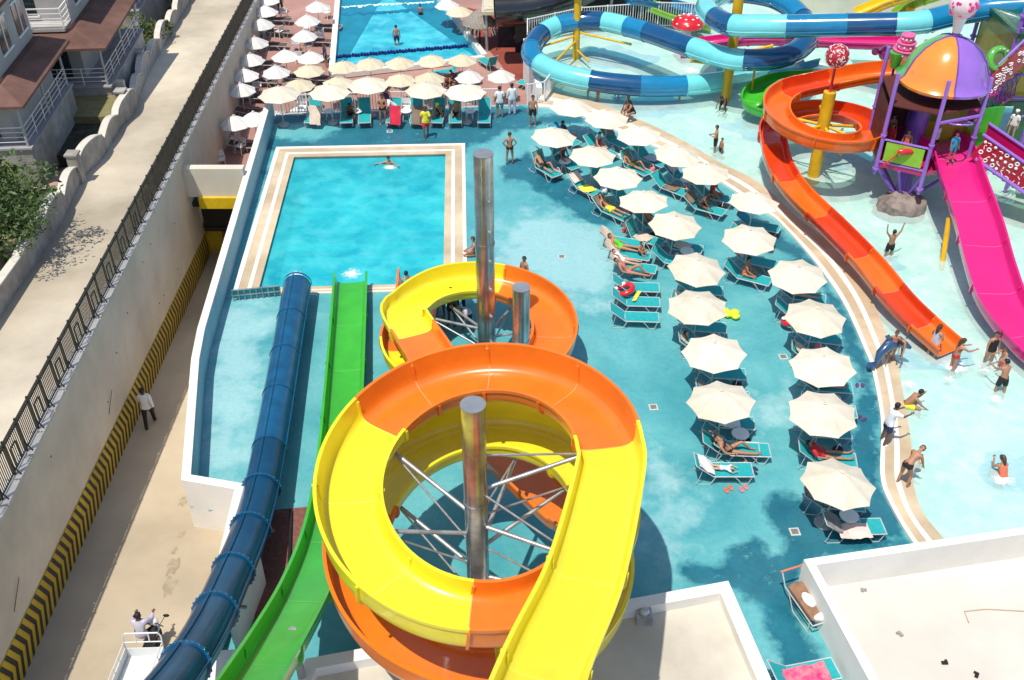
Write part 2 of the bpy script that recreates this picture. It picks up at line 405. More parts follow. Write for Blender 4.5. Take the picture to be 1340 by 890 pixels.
# ------------------------------------------------------------------ people
V = Vector
def nv(*a): return Vector(a).normalized()
POSES = dict(
 stand=dict(pel=.93, tor=(0, 0, 1), hd=(0, .1, 1), aL=((-.22, .05, -1), (-.08, .25, -1)), aR=((.22, .05, -1), (.08, .25, -1)), lL=((-.08, .02, -1), (-.03, -.05, -1)), lR=((.08, .02, -1), (.03, -.05, -1))),
 walk=dict(pel=.90, tor=(0, .06, 1), hd=(0, .1, 1), aL=((-.2, .35, -1), (-.05, .6, -1)), aR=((.2, -.35, -1), (.1, .1, -1)), lL=((-.04, -.3, -1), (0, -.5, -1)), lR=((.04, .4, -1), (0, .1, -1))),
 hips=dict(pel=.93, tor=(0, 0, 1), hd=(0, .15, 1), aL=((-.6, -.1, -.8), (.55, .2, -.7)), aR=((.6, -.1, -.8), (-.55, .2, -.7)), lL=((-.1, .02, -1), (-.03, -.05, -1)), lR=((.1, .1, -1), (.03, -.02, -1))),
 fold=dict(pel=.93, tor=(0, 0, 1), hd=(0, .1, 1), aL=((-.3, .2, -1), (.7, .8, .1)), aR=((.3, .2, -1), (-.7, .8, .2)), lL=((-.1, 0, -1), (0, -.05, -1)), lR=((.1, .02, -1), (.02, -.05, -1))),
 reach=dict(pel=.92, tor=(0, .15, 1), hd=(0, .3, 1), aL=((-.2, .7, -.6), (0, 1, -.1)), aR=((.2, .8, -.5), (-.1, 1, .1)), lL=((-.1, .1, -1), (0, -.1, -1)), lR=((.12, -.1, -1), (.02, -.2, -1))),
 up=dict(pel=.93, tor=(0, 0, 1), hd=(0, -.1, 1), aL=((-.55, .05, .7), (-.1, .1, 1)), aR=((.55, .05, .7), (.2, .1, 1)), lL=((-.12, .02, -1), (-.03, -.05, -1)), lR=((.12, .1, -1), (.03, -.05, -1))),
 bend=dict(pel=.86, tor=(0, .75, .65), hd=(0, .9, .35), aL=((-.15, .3, -1), (0, .5, -1)), aR=((.15, .3, -1), (0, .5, -1)), lL=((-.12, .2, -1), (-.03, -.25, -1)), lR=((.12, .35, -1), (.03, -.2, -1))),
 sit=dict(pel=.0, tor=(0, .08, 1), hd=(0, .2, 1), aL=((-.15, .4, -1), (.1, .9, -.5)), aR=((.15, .4, -1), (-.1, .9, -.5)), lL=((-.2, 1, .02), (-.02, .1, -1)), lR=((.2, 1, .02), (.02, .1, -1))),
 hunch=dict(pel=.0, tor=(0, .5, .85), hd=(0, .6, .8), aL=((-.1, .6, -.75), (.15, .4, .75)), aR=((.1, .6, -.8), (-.1, .6, -.5)), lL=((-.2, 1, .05), (-.02, .05, -1)), lR=((.2, 1, .05), (.02, .15, -1))),
 knees=dict(pel=.0, tor=(0, -.1, 1), hd=(0, .2, 1), aL=((-.15, .7, -.7), (.2, .8, .1)), aR=((.15, .7, -.7), (-.2, .8, .1)), lL=((-.12, .8, .65), (0, .35, -1)), lR=((.12, .8, .6), (0, .45, -1))),
 lie=dict(pel=.0, tor=(0, -.78, .6), hd=(0, -.6, .8), aL=((-.35, .5, -.55), (.05, 1, -.1)), aR=((.35, .5, -.55), (-.05, 1, -.1)), lL=((-.1, 1, -.02), (-.02, 1, -.05)), lR=((.1, 1, -.02), (.02, 1, -.05))),
 liek=dict(pel=.0, tor=(0, -.78, .6), hd=(0, -.7, .7), aL=((-.5, -.3, .3), (.5, -.6, .5)), aR=((.35, .5, -.55), (-.05, 1, -.1)), lL=((-.1, .8, .55), (-.02, .7, -.65)), lR=((.1, 1, .02), (.02, 1, -.05))),
 prone=dict(pel=.0, tor=(0, -1, .06), hd=(0, -1, .12), aL=((-.6, -.7, -.05), (.5, -.9, 0)), aR=((.6, -.7, -.05), (-.5, -.9, 0)), lL=((-.1, 1, 0), (-.02, 1, .0)), lR=((.1, 1, 0), (.02, 1, .0))),
 swim=dict(pel=.0, tor=(0, .15, 1), hd=(0, .2, 1), aL=((-.7, .35, -.45), (-.5, .8, .35)), aR=((.8, .1, -.35), (.7, .6, .25)), lL=((-.12, .1, -1), (0, -.2, -1)), lR=((.12, .1, -1), (0, -.2, -1))),
 ride=dict(pel=.0, tor=(0, .2, 1), hd=(0, .2, 1), aL=((-.3, .7, -.6), (.02, 1, -.15)), aR=((.3, .7, -.6), (-.02, 1, -.15)), lL=((-.35, .9, -.3), (0, -.1, -1)), lR=((.35, .9, -.3), (0, -.1, -1))),
)
def person(label, loc, rz, pose, skin='tan', hair='black', wear='trunks:black', s=1.0, long=False, group=None, hat=None):
    q = POSES[pose]; side = V((1, 0, 0)); tor = nv(*q['tor']); hd = nv(*q['hd'])
    fwd = side.cross(tor)*-1 if False else tor.cross(side)*-1
    pv = V((0, 0, q['pel'])); wa = pv+tor*.17; ch = pv+tor*.36; nb = pv+tor*.50; nk = nb+hd*.07; h1 = nk+hd*.06; h2 = h1+hd*.075; h3 = h2+hd*.07
    vs = []; es = []; rd = []; seg = []
    def av(p, r, par=None, nm_=None):
        vs.append(p); rd.append(r)
        if par is not None: es.append((par, len(vs)-1)); seg.append((nm_, vs[par], p, r))
        return len(vs)-1
    iP = av(pv, .115); iW = av(wa, .105, iP, 'waist'); iC = av(ch, .125, iW, 'chest'); iN = av(nb, .075, iC, 'neckbase'); iK = av(nk, .05, iN, 'neck')
    i1 = av(h1, .075, iK, 'head'); i2 = av(h2, .092, i1, 'head'); i3 = av(h3, .06, i2, 'head')
    hands = []
    for sg, ak, lk in ((-1, 'aL', 'lL'), (1, 'aR', 'lR')):
        d1, d2 = nv(*q[ak][0]), nv(*q[ak][1])
        sh = ch+tor*.09+side*sg*.165; el = sh+d1*.28; wr = el+d2*.24; pa = wr+d2*.08
        a = av(sh, .058, iC, 'shoulder'); b = av(el, .042, a, 'uparm'); c = av(wr, .028, b, 'forearm'); d = av(pa, .036, c, 'palm')
        hands.append((pa, d2, sg))
        e1, e2 = nv(*q[lk][0]), nv(*q[lk][1])
        hp = pv+side*sg*.095-tor*.03; kn = hp+e1*.43; an = kn+e2*.42
        fd = V((0, 1, 0)) if e2.z < -.6 else (e2*.4+V((0, .2, .9))).normalized()
        if pose == 'prone': fd = e2
        a = av(hp, .098, iP, 'hip'); b = av(hp+e1*.21, .08, a, 'thigh'); b = av(kn, .056, b, 'lothigh'); c = av(kn+e2*.14, .056, b, 'shin'); c = av(an, .036, c, 'shin')
        t = av(an+fd*.08+e2*.03, .036, c, 'foot'); av(an+fd*.17+e2*.035, .03, t, 'foot')
    me = bpy.data.meshes.new('body'); me.from_pydata(vs, es, []); ob = bpy.data.objects.new('tmp', me); COL.objects.link(ob)
    sk = ob.modifiers.new('s', 'SKIN'); sk.use_smooth_shade = True
    if not me.skin_vertices: pass
    for i, r in enumerate(rd): me.skin_vertices[0].data[i].radius = (r, r)
    me.skin_vertices[0].data[0].use_root = True
    ss = ob.modifiers.new('u', 'SUBSURF'); ss.levels = 1; ss.render_levels = 1
    dg = bpy.context.evaluated_depsgraph_get(); dg.update()
    m2 = bpy.data.meshes.new_from_object(ob.evaluated_get(dg)); bpy.data.objects.remove(ob)
    # face, ears, fingers, joined to the body mesh
    mb = MB(); fw = (hd.cross(side)*-1); 
    if fw.dot(V((0, 1, 0)))+fw.dot(V((0, 0, 1)))*.5 < 0: fw = -fw
    if pose in ('lie', 'liek'): fw = V((0, .6, .8))
    hc = h2-hd*.01
    mb.ball(hc+fw*.092-hd*.015, .017, 6, (1, 1, 1.3)); mb.ball(hc+side*.09-hd*.01, .02, 6, (.5, 1, 1.4)); mb.ball(hc-side*.09-hd*.01, .02, 6, (.5, 1, 1.4))
    mb.ball(hc+fw*.078-hd*.055, .022, 6, (1.3, .8, .5))
    for pa, d, sg in hands:
        w = d.cross(V((0, 0, 1)));
        w = (w if w.length > .3 else V((0, 1, 0))).normalized(); dn = d.cross(w).normalized()
        for k, ln in enumerate((.06, .07, .066, .052)):
            a = pa+w*(k-1.5)*.019+d*.02; m_ = a+d*ln*.6; mb.path([a, m_, m_+(d*.7-dn*.5).normalized()*ln*.55], [.011, .010, .007], 5)
        mb.path([pa-w*.03, pa-w*.055+d*.03, pa-w*.06+d*.06], [.012, .010, .008], 5)
    n0 = len(m2.vertices); V0 = [v.co[:] for v in m2.vertices]; F0 = [tuple(p.vertices) for p in m2.polygons]
    Vs = V0+mb.v; Fs = F0+[tuple(i+n0 for i in f) for f in mb.f]
    bm_ = bpy.data.meshes.new('body'); bm_.from_pydata(Vs, [], Fs); bm_.materials.append(SK[skin]); bm_.polygons.foreach_set('use_smooth', [True]*len(Fs))
    eye = MB()
    root = thing('person', label, 'person', loc, rz, group); root.scale = (s, s, s)
    bo = bpy.data.objects.new('body', bm_); COL.objects.link(bo); bo.parent = root
    eye.ball(hc+fw*.083+side*.032+hd*.012, .011, 6); eye.ball(hc+fw*.083-side*.032+hd*.012, .011, 6)
    build(eye, 'eyes', HR['black'], root, smooth=True, local=True)
    # classify faces by bone
    A = np.array([x[1][:] for x in seg]); B = np.array([x[2][:] for x in seg]); RR = np.array([x[3] for x in seg]); NMs = [x[0] for x in seg]
    cen = np.array([np.mean([V0[i] for i in f], axis=0) for f in F0]); AB = B-A; L2 = (AB**2).sum(1)
    T = np.clip(((cen[:, None]-A[None])*AB[None]).sum(2)/L2[None], 0, 1); D = np.sqrt(((cen[:, None]-(A[None]+T[..., None]*AB[None]))**2).sum(2))-RR[None]
    bi = D.argmin(1); bt = T[np.arange(len(cen)), bi]; names = [NMs[i] for i in bi]
    vn = [v.normal.copy() for v in m2.vertices]
    def shell(sel, off, name, m):
        fs = [F0[i] for i in range(len(F0)) if sel(i)]
        if len(fs) < 3: return
        used = sorted({v for f in fs for v in f}); mp = {v: k for k, v in enumerate(used)}
        b = MB(); b.v = [tuple(V(V0[v])+vn[v]*off) for v in used]; b.f = [tuple(mp[v] for v in f) for f in fs]; b.m = [0]*len(fs)
        build(b, name, m, root, smooth=True, local=True, fixn=False)
    hairm = HR[hair]
    def hsel(i):
        if names[i] != 'head': return False
        c = V(cen[i])-hc; return c.dot(hd) > .045 or c.dot(fw) < .0 and c.dot(hd) > -.06
    shell(hsel, .02, 'hair', hairm)
    if long:
        hb = MB(); hb.path([hc-fw*.05+hd*.05, hc-fw*.1-hd*.03, hc-fw*.11-hd*.16, hc-fw*.1-hd*.27], [.07, .075, .06, .03], 8); build(hb, 'hair', hairm, root, smooth=True, local=True)
    if hat:
        hb = MB(); hb.ball(hc+hd*.06, .112, 10, (1, 1, .7)); hb.path([hc+hd*.06+fw*.09, hc+hd*.05+fw*.17], [.06, .05], 8); build(hb, 'cap', CL[hat], root, smooth=True, local=True)
    tz = lambda i: (V(cen[i])-pv).dot(tor)
    for wspec in wear.split(','):
        kd, colr = wspec.split(':'); m = CL[colr]
        if kd == 'trunks': shell(lambda i: (names[i] in ('hip', 'thigh') and True) or (names[i] == 'waist' and tz(i) < .05) or (names[i] == 'lothigh' and bt[i] < .3), .02, 'swim_shorts', m)
        if kd == 'brief': shell(lambda i: (names[i] == 'hip' and bt[i] < 1.1) and tz(i) > -.16 or (names[i] == 'waist' and tz(i) < .03), .012, 'bikini_bottom', m)
        if kd == 'bra': shell(lambda i: names[i] in ('chest', 'waist', 'shoulder') and .27 < tz(i) < .37, .014, 'bikini_top', m)
        if kd == 'suit': shell(lambda i: (names[i] in ('chest', 'waist', 'hip')) and -.12 < tz(i) < .42, .012, 'swimsuit', m)
        if kd == 'shirt': shell(lambda i: names[i] in ('chest', 'waist', 'shoulder', 'neckbase') or names[i] == 'uparm' and bt[i] < .75 or names[i] == 'hip' and tz(i) > -.1, .024, 'shirt', m)
        if kd == 'long': shell(lambda i: names[i] in ('chest', 'waist', 'shoulder', 'neckbase', 'uparm') or names[i] == 'forearm' and bt[i] < .85 or names[i] == 'hip' and tz(i) > -.1, .026, 'shirt', m)
        if kd == 'pants': shell(lambda i: names[i] in ('hip', 'thigh', 'lothigh', 'shin') or (names[i] == 'waist' and tz(i) < .06), .02, 'trousers', m)
        if kd == 'shoes': shell(lambda i: names[i] == 'foot', .014, 'shoes', m)
    return root

# ------------------------------------------------------------------ ground, decks, pools
def struct(o, nmk='structure'): o['kind'] = nmk; return o
g = MB(); g.quad((-400, -60, -7), (400, -60, -7), (400, 900, -7), (-400, 900, -7)); struct(build(g, 'ground', mat('dusty_ground', (.30, .25, .19), .95, var=.3, scale=.05)))

# deck sheet with darker and paler blue patches in its colour
WALLPX = [(349, 128), (258, 430), (250, 470), (237, 628), (307, 640), (272, 785), (238, 905)]
WALL = [P(x, y, 1.1) for x, y in WALLPX]
KD = [(700, 141), (740, 146), (790, 166), (850, 191), (905, 216), (960, 251), (1002, 280), (1017, 290), (1053, 329), (1082, 366), (1107, 406), (1133, 465), (1139, 480), (1152, 551), (1151, 622), (1161, 656), (1190, 707), (1205, 722)]
KW = [(712, 118), (745, 125), (800, 141), (850, 163), (900, 188), (945, 215), (977, 230), (1002, 247), (1045, 287), (1085, 318), (1119, 358), (1144, 400), (1172, 470), (1175, 480), (1192, 579), (1193, 622), (1205, 667), (1231, 701), (1243, 714)]
def smooth_line(px, z=0, n=90): return resample(bez([P(x, y, z) for x, y in px], 8), 999) if False else resample(bez([P(x, y, z) for x, y in px], 8), .35)
def norm_line(px, n=110):
    pts = bez([P(x, y, 0) for x, y in px], 8); L = [0]
    for i in range(1, len(pts)): L.append(L[-1]+(pts[i]-pts[i-1]).length)
    out = []; j = 0
    for k in range(n+1):
        s = L[-1]*k/n
        while j < len(L)-2 and L[j+1] < s: j += 1
        t = (s-L[j])/max(1e-9, L[j+1]-L[j]); out.append(pts[j].lerp(pts[j+1], min(1, t)))
    return out
KDl = norm_line(KD); KWl = norm_line(KW)
def inpoly(X, Y, poly):
    ins = np.zeros(X.shape, bool); n = len(poly); j = n-1
    for i in range(n):
        xi, yi = poly[i][0], poly[i][1]; xj, yj = poly[j][0], poly[j][1]
        c = ((yi > Y) != (yj > Y)) & (X < (xj-xi)*(Y-yi)/((yj-yi) if abs(yj-yi) > 1e-9 else 1e-9)+xi)
        ins ^= c; j = i
    return ins
def sdist(X, Y, poly):
    d = np.full(X.shape, 1e9); n = len(poly)
    for i in range(n):
        ax, ay = poly[i][0], poly[i][1]; bx, by = poly[(i+1) % n][0], poly[(i+1) % n][1]
        vx, vy = bx-ax, by-ay; t = np.clip(((X-ax)*vx+(Y-ay)*vy)/(vx*vx+vy*vy+1e-9), 0, 1)
        d = np.minimum(d, np.hypot(X-ax-t*vx, Y-ay-t*vy))
    return np.where(inpoly(X, Y, poly), -d, d)
# main pool rectangle
pTL, pTR = P(385, 206), P(583, 202); pBL = P(354, 377)
ux = (pTR-pTL).normalized(); uy = Vector((-ux.y, ux.x, 0)); PW = (pTR-pTL).length; PL = (pTL-pBL).dot(uy)
pBL = pTL-uy*PL; pBR = pBL+ux*PW
def pool_pt(a, b, z=0): return pBL+ux*a+uy*b+Vector((0, 0, z))
EDGE0, EDGE1 = P(349, 152), P(712, 136)       # deck edge along the white railing
x0, x1, y0, y1, st = -17.0, 16.0, 7.0, 56.0, .14
nx = int((x1-x0)/st); ny = int((y1-y0)/st)
gx = np.linspace(x0, x1, nx); gy = np.linspace(y0, y1, ny); X, Y = np.meshgrid(gx, gy)
deckpoly = [(w.x+.05, w.y) for w in WALL[::-1]]
deckpoly = [(-3.5, 7.0)] + [(WALL[-1].x+.1, 7.0)] + [(w.x+.12, w.y) for w in WALL[::-1]][:-1] + [(EDGE0.x-.3, EDGE0.y), (EDGE1.x, EDGE1.y)] + [((a.x+b.x)/2, (a.y+b.y)/2) for a, b in zip(KDl, KWl)] + [(16, 19), (16, 7.0)]
fcx = (gx[:-1]+gx[1:])/2; fcy = (gy[:-1]+gy[1:])/2; FX, FY = np.meshgrid(fcx, fcy)
keep = inpoly(FX, FY, deckpoly)
pm = [pool_pt(-.4, -.3), pool_pt(PW+.4, -.3), pool_pt(PW+.4, PL+.4), pool_pt(-.4, PL+.4)]
keep &= ~inpoly(FX, FY, [(p.x, p.y) for p in pm])
def pxp(l): return [tuple(P(a, b)[:2]) for a, b in l]
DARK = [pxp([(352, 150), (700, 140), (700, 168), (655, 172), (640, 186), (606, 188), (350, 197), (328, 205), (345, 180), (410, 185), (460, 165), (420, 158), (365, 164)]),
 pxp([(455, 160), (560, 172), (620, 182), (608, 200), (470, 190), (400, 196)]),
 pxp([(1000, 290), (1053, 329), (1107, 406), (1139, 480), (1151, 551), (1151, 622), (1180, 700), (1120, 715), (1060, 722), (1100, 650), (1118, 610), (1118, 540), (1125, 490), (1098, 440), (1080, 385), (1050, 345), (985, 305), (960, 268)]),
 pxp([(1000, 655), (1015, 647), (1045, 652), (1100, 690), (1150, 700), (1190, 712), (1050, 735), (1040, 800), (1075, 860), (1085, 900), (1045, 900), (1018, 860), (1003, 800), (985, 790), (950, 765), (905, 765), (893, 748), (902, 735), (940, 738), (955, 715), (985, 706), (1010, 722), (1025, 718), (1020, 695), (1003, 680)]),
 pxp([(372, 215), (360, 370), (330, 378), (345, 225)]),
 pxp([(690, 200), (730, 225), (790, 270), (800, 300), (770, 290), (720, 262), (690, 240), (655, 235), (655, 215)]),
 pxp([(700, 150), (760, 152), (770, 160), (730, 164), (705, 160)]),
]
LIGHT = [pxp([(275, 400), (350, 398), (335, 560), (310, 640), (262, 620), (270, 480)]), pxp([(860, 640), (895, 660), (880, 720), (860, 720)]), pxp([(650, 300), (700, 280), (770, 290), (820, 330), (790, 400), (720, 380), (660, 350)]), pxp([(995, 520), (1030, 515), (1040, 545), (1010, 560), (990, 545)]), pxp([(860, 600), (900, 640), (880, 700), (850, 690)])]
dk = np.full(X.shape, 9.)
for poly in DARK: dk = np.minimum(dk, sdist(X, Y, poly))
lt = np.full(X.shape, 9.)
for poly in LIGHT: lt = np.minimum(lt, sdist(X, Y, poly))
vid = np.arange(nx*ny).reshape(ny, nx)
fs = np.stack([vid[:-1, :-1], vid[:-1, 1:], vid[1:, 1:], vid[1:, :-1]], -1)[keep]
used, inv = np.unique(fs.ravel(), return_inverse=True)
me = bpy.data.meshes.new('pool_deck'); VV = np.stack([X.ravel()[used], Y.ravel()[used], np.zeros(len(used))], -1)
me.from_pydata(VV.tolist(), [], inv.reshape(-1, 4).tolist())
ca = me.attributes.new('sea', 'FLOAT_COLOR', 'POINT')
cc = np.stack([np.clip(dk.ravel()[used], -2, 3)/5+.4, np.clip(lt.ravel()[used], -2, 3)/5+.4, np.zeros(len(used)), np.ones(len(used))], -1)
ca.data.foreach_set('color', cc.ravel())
m, nt, b, out = nm('painted_deck'); N = nt.nodes; L = nt.links
def math_(op, a, bb=None, cl=False):
    n = N.new('ShaderNodeMath'); n.operation = op; n.use_clamp = cl
    for i, x in enumerate((a, bb)):
        if x is None: continue
        if isinstance(x, (int, float)): n.inputs[i].default_value = x
        else: L.new(x, n.inputs[i])
    return n.outputs[0]
tc = N.new('ShaderNodeTexCoord')
def noise(sc, det=6, ro=.6, dist=0, off=None):
    n = N.new('ShaderNodeTexNoise'); n.inputs['Scale'].default_value = sc; n.inputs['Detail'].default_value = det; n.inputs['Roughness'].default_value = ro; n.inputs['Distortion'].default_value = dist
    if off:
        mp = N.new('ShaderNodeMapping'); mp.inputs['Location'].default_value = off; L.new(tc.outputs['Object'], mp.inputs[0]); L.new(mp.outputs[0], n.inputs[0])
    else: L.new(tc.outputs['Object'], n.inputs['Vector'])
    return n.outputs[0]
def ramp(x, stops):
    r = N.new('ShaderNodeValToRGB'); e = r.color_ramp.elements
    while len(e) < len(stops): e.new(.5)
    for i, (p, c) in enumerate(stops): e[i].position = p; e[i].color = (*c, 1) if len(c) == 3 else c
    L.new(x, r.inputs[0]); return r.outputs[0]
def mixc(f, a, bb, bt='MIX'):
    n = N.new('ShaderNodeMixRGB'); n.blend_type = bt
    for i, x in enumerate((f, a, bb)):
        if isinstance(x, (int, float)): n.inputs[i].default_value = x
        elif isinstance(x, tuple): n.inputs[i].default_value = (*x, 1)
        else: L.new(x, n.inputs[i])
    return n.outputs[0]
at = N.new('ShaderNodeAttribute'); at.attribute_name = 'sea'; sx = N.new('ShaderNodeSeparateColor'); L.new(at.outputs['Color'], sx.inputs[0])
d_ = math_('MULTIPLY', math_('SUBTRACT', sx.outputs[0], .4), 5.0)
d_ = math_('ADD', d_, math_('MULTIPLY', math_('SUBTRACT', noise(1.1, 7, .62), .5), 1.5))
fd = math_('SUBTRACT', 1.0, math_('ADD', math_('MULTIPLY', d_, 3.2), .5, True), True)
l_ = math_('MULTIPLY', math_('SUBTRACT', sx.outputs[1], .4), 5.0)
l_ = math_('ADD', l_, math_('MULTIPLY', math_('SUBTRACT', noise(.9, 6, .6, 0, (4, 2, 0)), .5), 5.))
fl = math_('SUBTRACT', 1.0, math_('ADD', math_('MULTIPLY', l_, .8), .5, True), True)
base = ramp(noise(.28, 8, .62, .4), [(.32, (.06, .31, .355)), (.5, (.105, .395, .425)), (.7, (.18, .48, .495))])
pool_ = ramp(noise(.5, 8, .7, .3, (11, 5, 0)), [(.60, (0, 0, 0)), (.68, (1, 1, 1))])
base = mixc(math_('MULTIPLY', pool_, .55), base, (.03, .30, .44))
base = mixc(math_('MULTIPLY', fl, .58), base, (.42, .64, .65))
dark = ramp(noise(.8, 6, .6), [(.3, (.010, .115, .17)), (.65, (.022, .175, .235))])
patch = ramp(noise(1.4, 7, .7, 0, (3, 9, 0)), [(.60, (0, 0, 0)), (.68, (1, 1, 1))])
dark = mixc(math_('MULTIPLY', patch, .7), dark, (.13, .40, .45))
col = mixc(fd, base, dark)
grime = ramp(noise(6, 8, .7), [(.3, (.86, .86, .86)), (.6, (1, 1, 1))])
col = mixc(1.0, col, grime, 'MULTIPLY')
sp = ramp(noise(.33, 9, .75, 0, (30, 7, 0)), [(.66, (1, 1, 1)), (.74, (.72, .68, .62))])
col = mixc(1.0, col, sp, 'MULTIPLY')
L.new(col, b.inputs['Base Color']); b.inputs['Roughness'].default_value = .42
rr = ramp(noise(.5, 6, .6, 0, (9, 9, 9)), [(.4, (.22, .22, .22)), (.6, (.6, .6, .6))]); L.new(rr, b.inputs['Roughness'])
bp = N.new('ShaderNodeBump'); bp.inputs['Strength'].default_value = .12; bp.inputs['Distance'].default_value = .02; L.new(noise(20, 4), bp.inputs['Height']); L.new(bp.outputs[0], b.inputs['Normal'])
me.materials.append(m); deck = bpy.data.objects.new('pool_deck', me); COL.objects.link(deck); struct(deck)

# water materials
def water(name, deep, light, cov, wscale=1.6, streak=0.0, rough=.05, bump=.25):
    global N, L, tc
    m, nt, b, out = nm(name); N = nt.nodes; L = nt.links; tc = N.new('ShaderNodeTexCoord')
    v = N.new('ShaderNodeTexVoronoi'); v.feature = 'SMOOTH_F1'; v.inputs['Scale'].default_value = wscale*1.3
    n0 = N.new('ShaderNodeTexNoise'); n0.inputs['Scale'].default_value = wscale; n0.inputs['Detail'].default_value = 4
    L.new(tc.outputs['Object'], n0.inputs['Vector'])
    mv = N.new('ShaderNodeMixRGB'); mv.inputs[0].default_value = .45; L.new(tc.outputs['Object'], mv.inputs[1]); L.new(n0.outputs['Color'], mv.inputs[2]); L.new(mv.outputs[0], v.inputs['Vector'])
    c = ramp(noise(wscale*.22, 7, .62, .5), [(.32, deep), (.66, light)])
    caustics = ramp(v.outputs['Distance'], [(.35, (0, 0, 0)), (.75, (1, 1, 1))])  # bright caustic net painted into the water colour
    c = mixc(math_('MULTIPLY', caustics, streak), c, tuple(min(1, x*1.2+.16) for x in light))
    L.new(c, b.inputs['Base Color']); b.inputs['Roughness'].default_value = rough; b.inputs['IOR'].default_value = 1.33
    wv = noise(wscale*2.2, 5, .55, .6)
    bp = N.new('ShaderNodeBump'); bp.inputs['Strength'].default_value = bump; bp.inputs['Distance'].default_value = .12; L.new(wv, bp.inputs['Height']); L.new(bp.outputs[0], b.inputs['Normal'])
    tr = N.new('ShaderNodeBsdfTransparent'); tr.inputs[0].default_value = (*[min(1, .55+.5*x) for x in light], 1)
    mx = N.new('ShaderNodeMixShader'); mx.inputs[0].default_value = cov; L.new(tr.outputs[0], mx.inputs[1]); L.new(b.outputs[0], mx.inputs[2]); L.new(mx.outputs[0], out.inputs[0])
    return m
W_main = water('main_pool_water', (.012, .43, .54), (.06, .68, .72), .62, 2.2, .3)
W_kid = water('splash_pool_water', (.48, .75, .70), (.72, .90, .83), .52, 3.0, .4, .08, .3)
W_wave = water('wave_pool_water', (.004, .32, .50), (.05, .60, .70), .85, 2.0, .4)
F_main = mat('pool_floor_turquoise', (.04, .60, .68), .6, var=.1, scale=.5)
F_kid = mat('splash_pool_floor', (.46, .76, .70), .6, var=.18, scale=.35)
P_wall = mat('pool_wall_blue', (.03, .40, .52), .5, var=.15, scale=2)
def slab(name, pts, z, m): 
    g = MB(); g.quad(*[(p[0], p[1], z) for p in pts]); return struct(build(g, name, m))
c4 = [pool_pt(0, 0), pool_pt(PW, 0), pool_pt(PW, PL), pool_pt(0, PL)]
slab('pool_water', c4, -.12, W_main); slab('pool_floor', c4, -1.3, F_main)
for nm5, ya_, yb_, m5 in (('pool_floor_band', 5.3, 6.1, mat('floor_band_blue', (.01, .34, .50), .6)), ('pool_floor_band', 4.2, 4.7, MATS['floor_band_blue']), ('pool_floor_band', 9.4, 11.0, MATS['floor_band_blue'])):
    slab(nm5, [pool_pt(.2, ya_), pool_pt(PW-.1, ya_), pool_pt(PW-.1, min(PL, yb_)), pool_pt(.2, min(PL, yb_))], -1.29, m5)
g = MB()
for i in range(4):
    a, b2 = c4[i], c4[(i+1) % 4]; g.quad((a.x, a.y, -1.3), (b2.x, b2.y, -1.3), (b2.x, b2.y, -.005), (a.x, a.y, -.005))
struct(build(g, 'pool_wall', P_wall, fixn=False))
cop = thing('pool_coping', 'pale stone coping framing the rectangular turquoise pool', 'coping', pBL)
cop['kind'] = 'structure'
def ring_strip(a, b_, z, m, name):
    g = MB(); o = [pool_pt(-b_[0], -b_[1]), pool_pt(PW+b_[2], -b_[1]), pool_pt(PW+b_[2], PL+b_[3]), pool_pt(-b_[0], PL+b_[3])]
    i_ = [pool_pt(-a[0], -a[1]), pool_pt(PW+a[2], -a[1]), pool_pt(PW+a[2], PL+a[3]), pool_pt(-a[0], PL+a[3])]
    for k in range(4):
        q = (k+1) % 4; g.quad(o[k]+V((0, 0, z)), o[q]+V((0, 0, z)), i_[q]+V((0, 0, z)), i_[k]+V((0, 0, z)))
        g.quad(o[k]+V((0, 0, z)), o[q]+V((0, 0, z)), o[q]-V((0, 0, .05)), o[k]-V((0, 0, .05))); g.quad(i_[k]+V((0, 0, z)), i_[q]+V((0, 0, z)), i_[q]-V((0, 0, .1)), i_[k]-V((0, 0, .1)))
    build(g, name, m, cop)
ring_strip((0, 0, 0, 0), (.30, .2, .30, .30), .03, M_tan, 'tile_strip'); ring_strip((.30, .2, .30, .30), (.45, .26, .45, .45), .034, M_wstone, 'stone_strip')
ring_strip((.45, .26, .45, .45), (.80, .42, .80, .85), .03, M_tan, 'tile_strip'); ring_strip((.80, .42, .80, .85), (1.0, .5, .95, 1.05), .05, M_wstone, 'stone_strip')

# splash pool
kc = [(a, b) for a, b in zip(KDl, KWl)]
kcop = thing('splash_pool_coping', 'curved cream and tan kerb separating the painted deck from the splash pool', 'kerb', KDl[60]); kcop['kind'] = 'structure'
for (t0, t1, z, mm, nme) in ((0, .14, .10, M_wstone, 'kerb_strip'), (.14, .45, .03, M_tan, 'tile_strip'), (.45, .62, .045, M_wstone, 'stone_strip'), (.62, 1.0, .03, M_tan, 'tile_strip')):
    g = MB(); vs = []
    for a, b2 in kc:
        p, q = a.lerp(b2, t0), a.lerp(b2, t1)
        vs += [(p.x, p.y, -.05), (p.x, p.y, z), (q.x, q.y, z), (q.x, q.y, -.3 if t1 == 1 else -.05)]
    n = len(kc); fs_ = []
    for i in range(n-1):
        for j in range(3): fs_.append((i*4+j, i*4+j+1, i*4+5+j, i*4+4+j))
    g.add(vs, fs_); build(g, nme, mm, kcop)
wline = [(p.x, p.y) for p in KWl]
KPOLY = [(60, wline[-1][1]-8), (60, 75)]+[(5.0, 75)]+wline[:1]+wline[1:]+[(wline[-1][0], wline[-1][1]-8)]
KPOLY = wline[::-1]+[tuple(P(692, 66)[:2]), tuple(P(692, 40)[:2]), (6, 71), (70, 71), (70, 8), (wline[-1][0]+.4, 8)]
from mathutils.geometry import tessellate_polygon
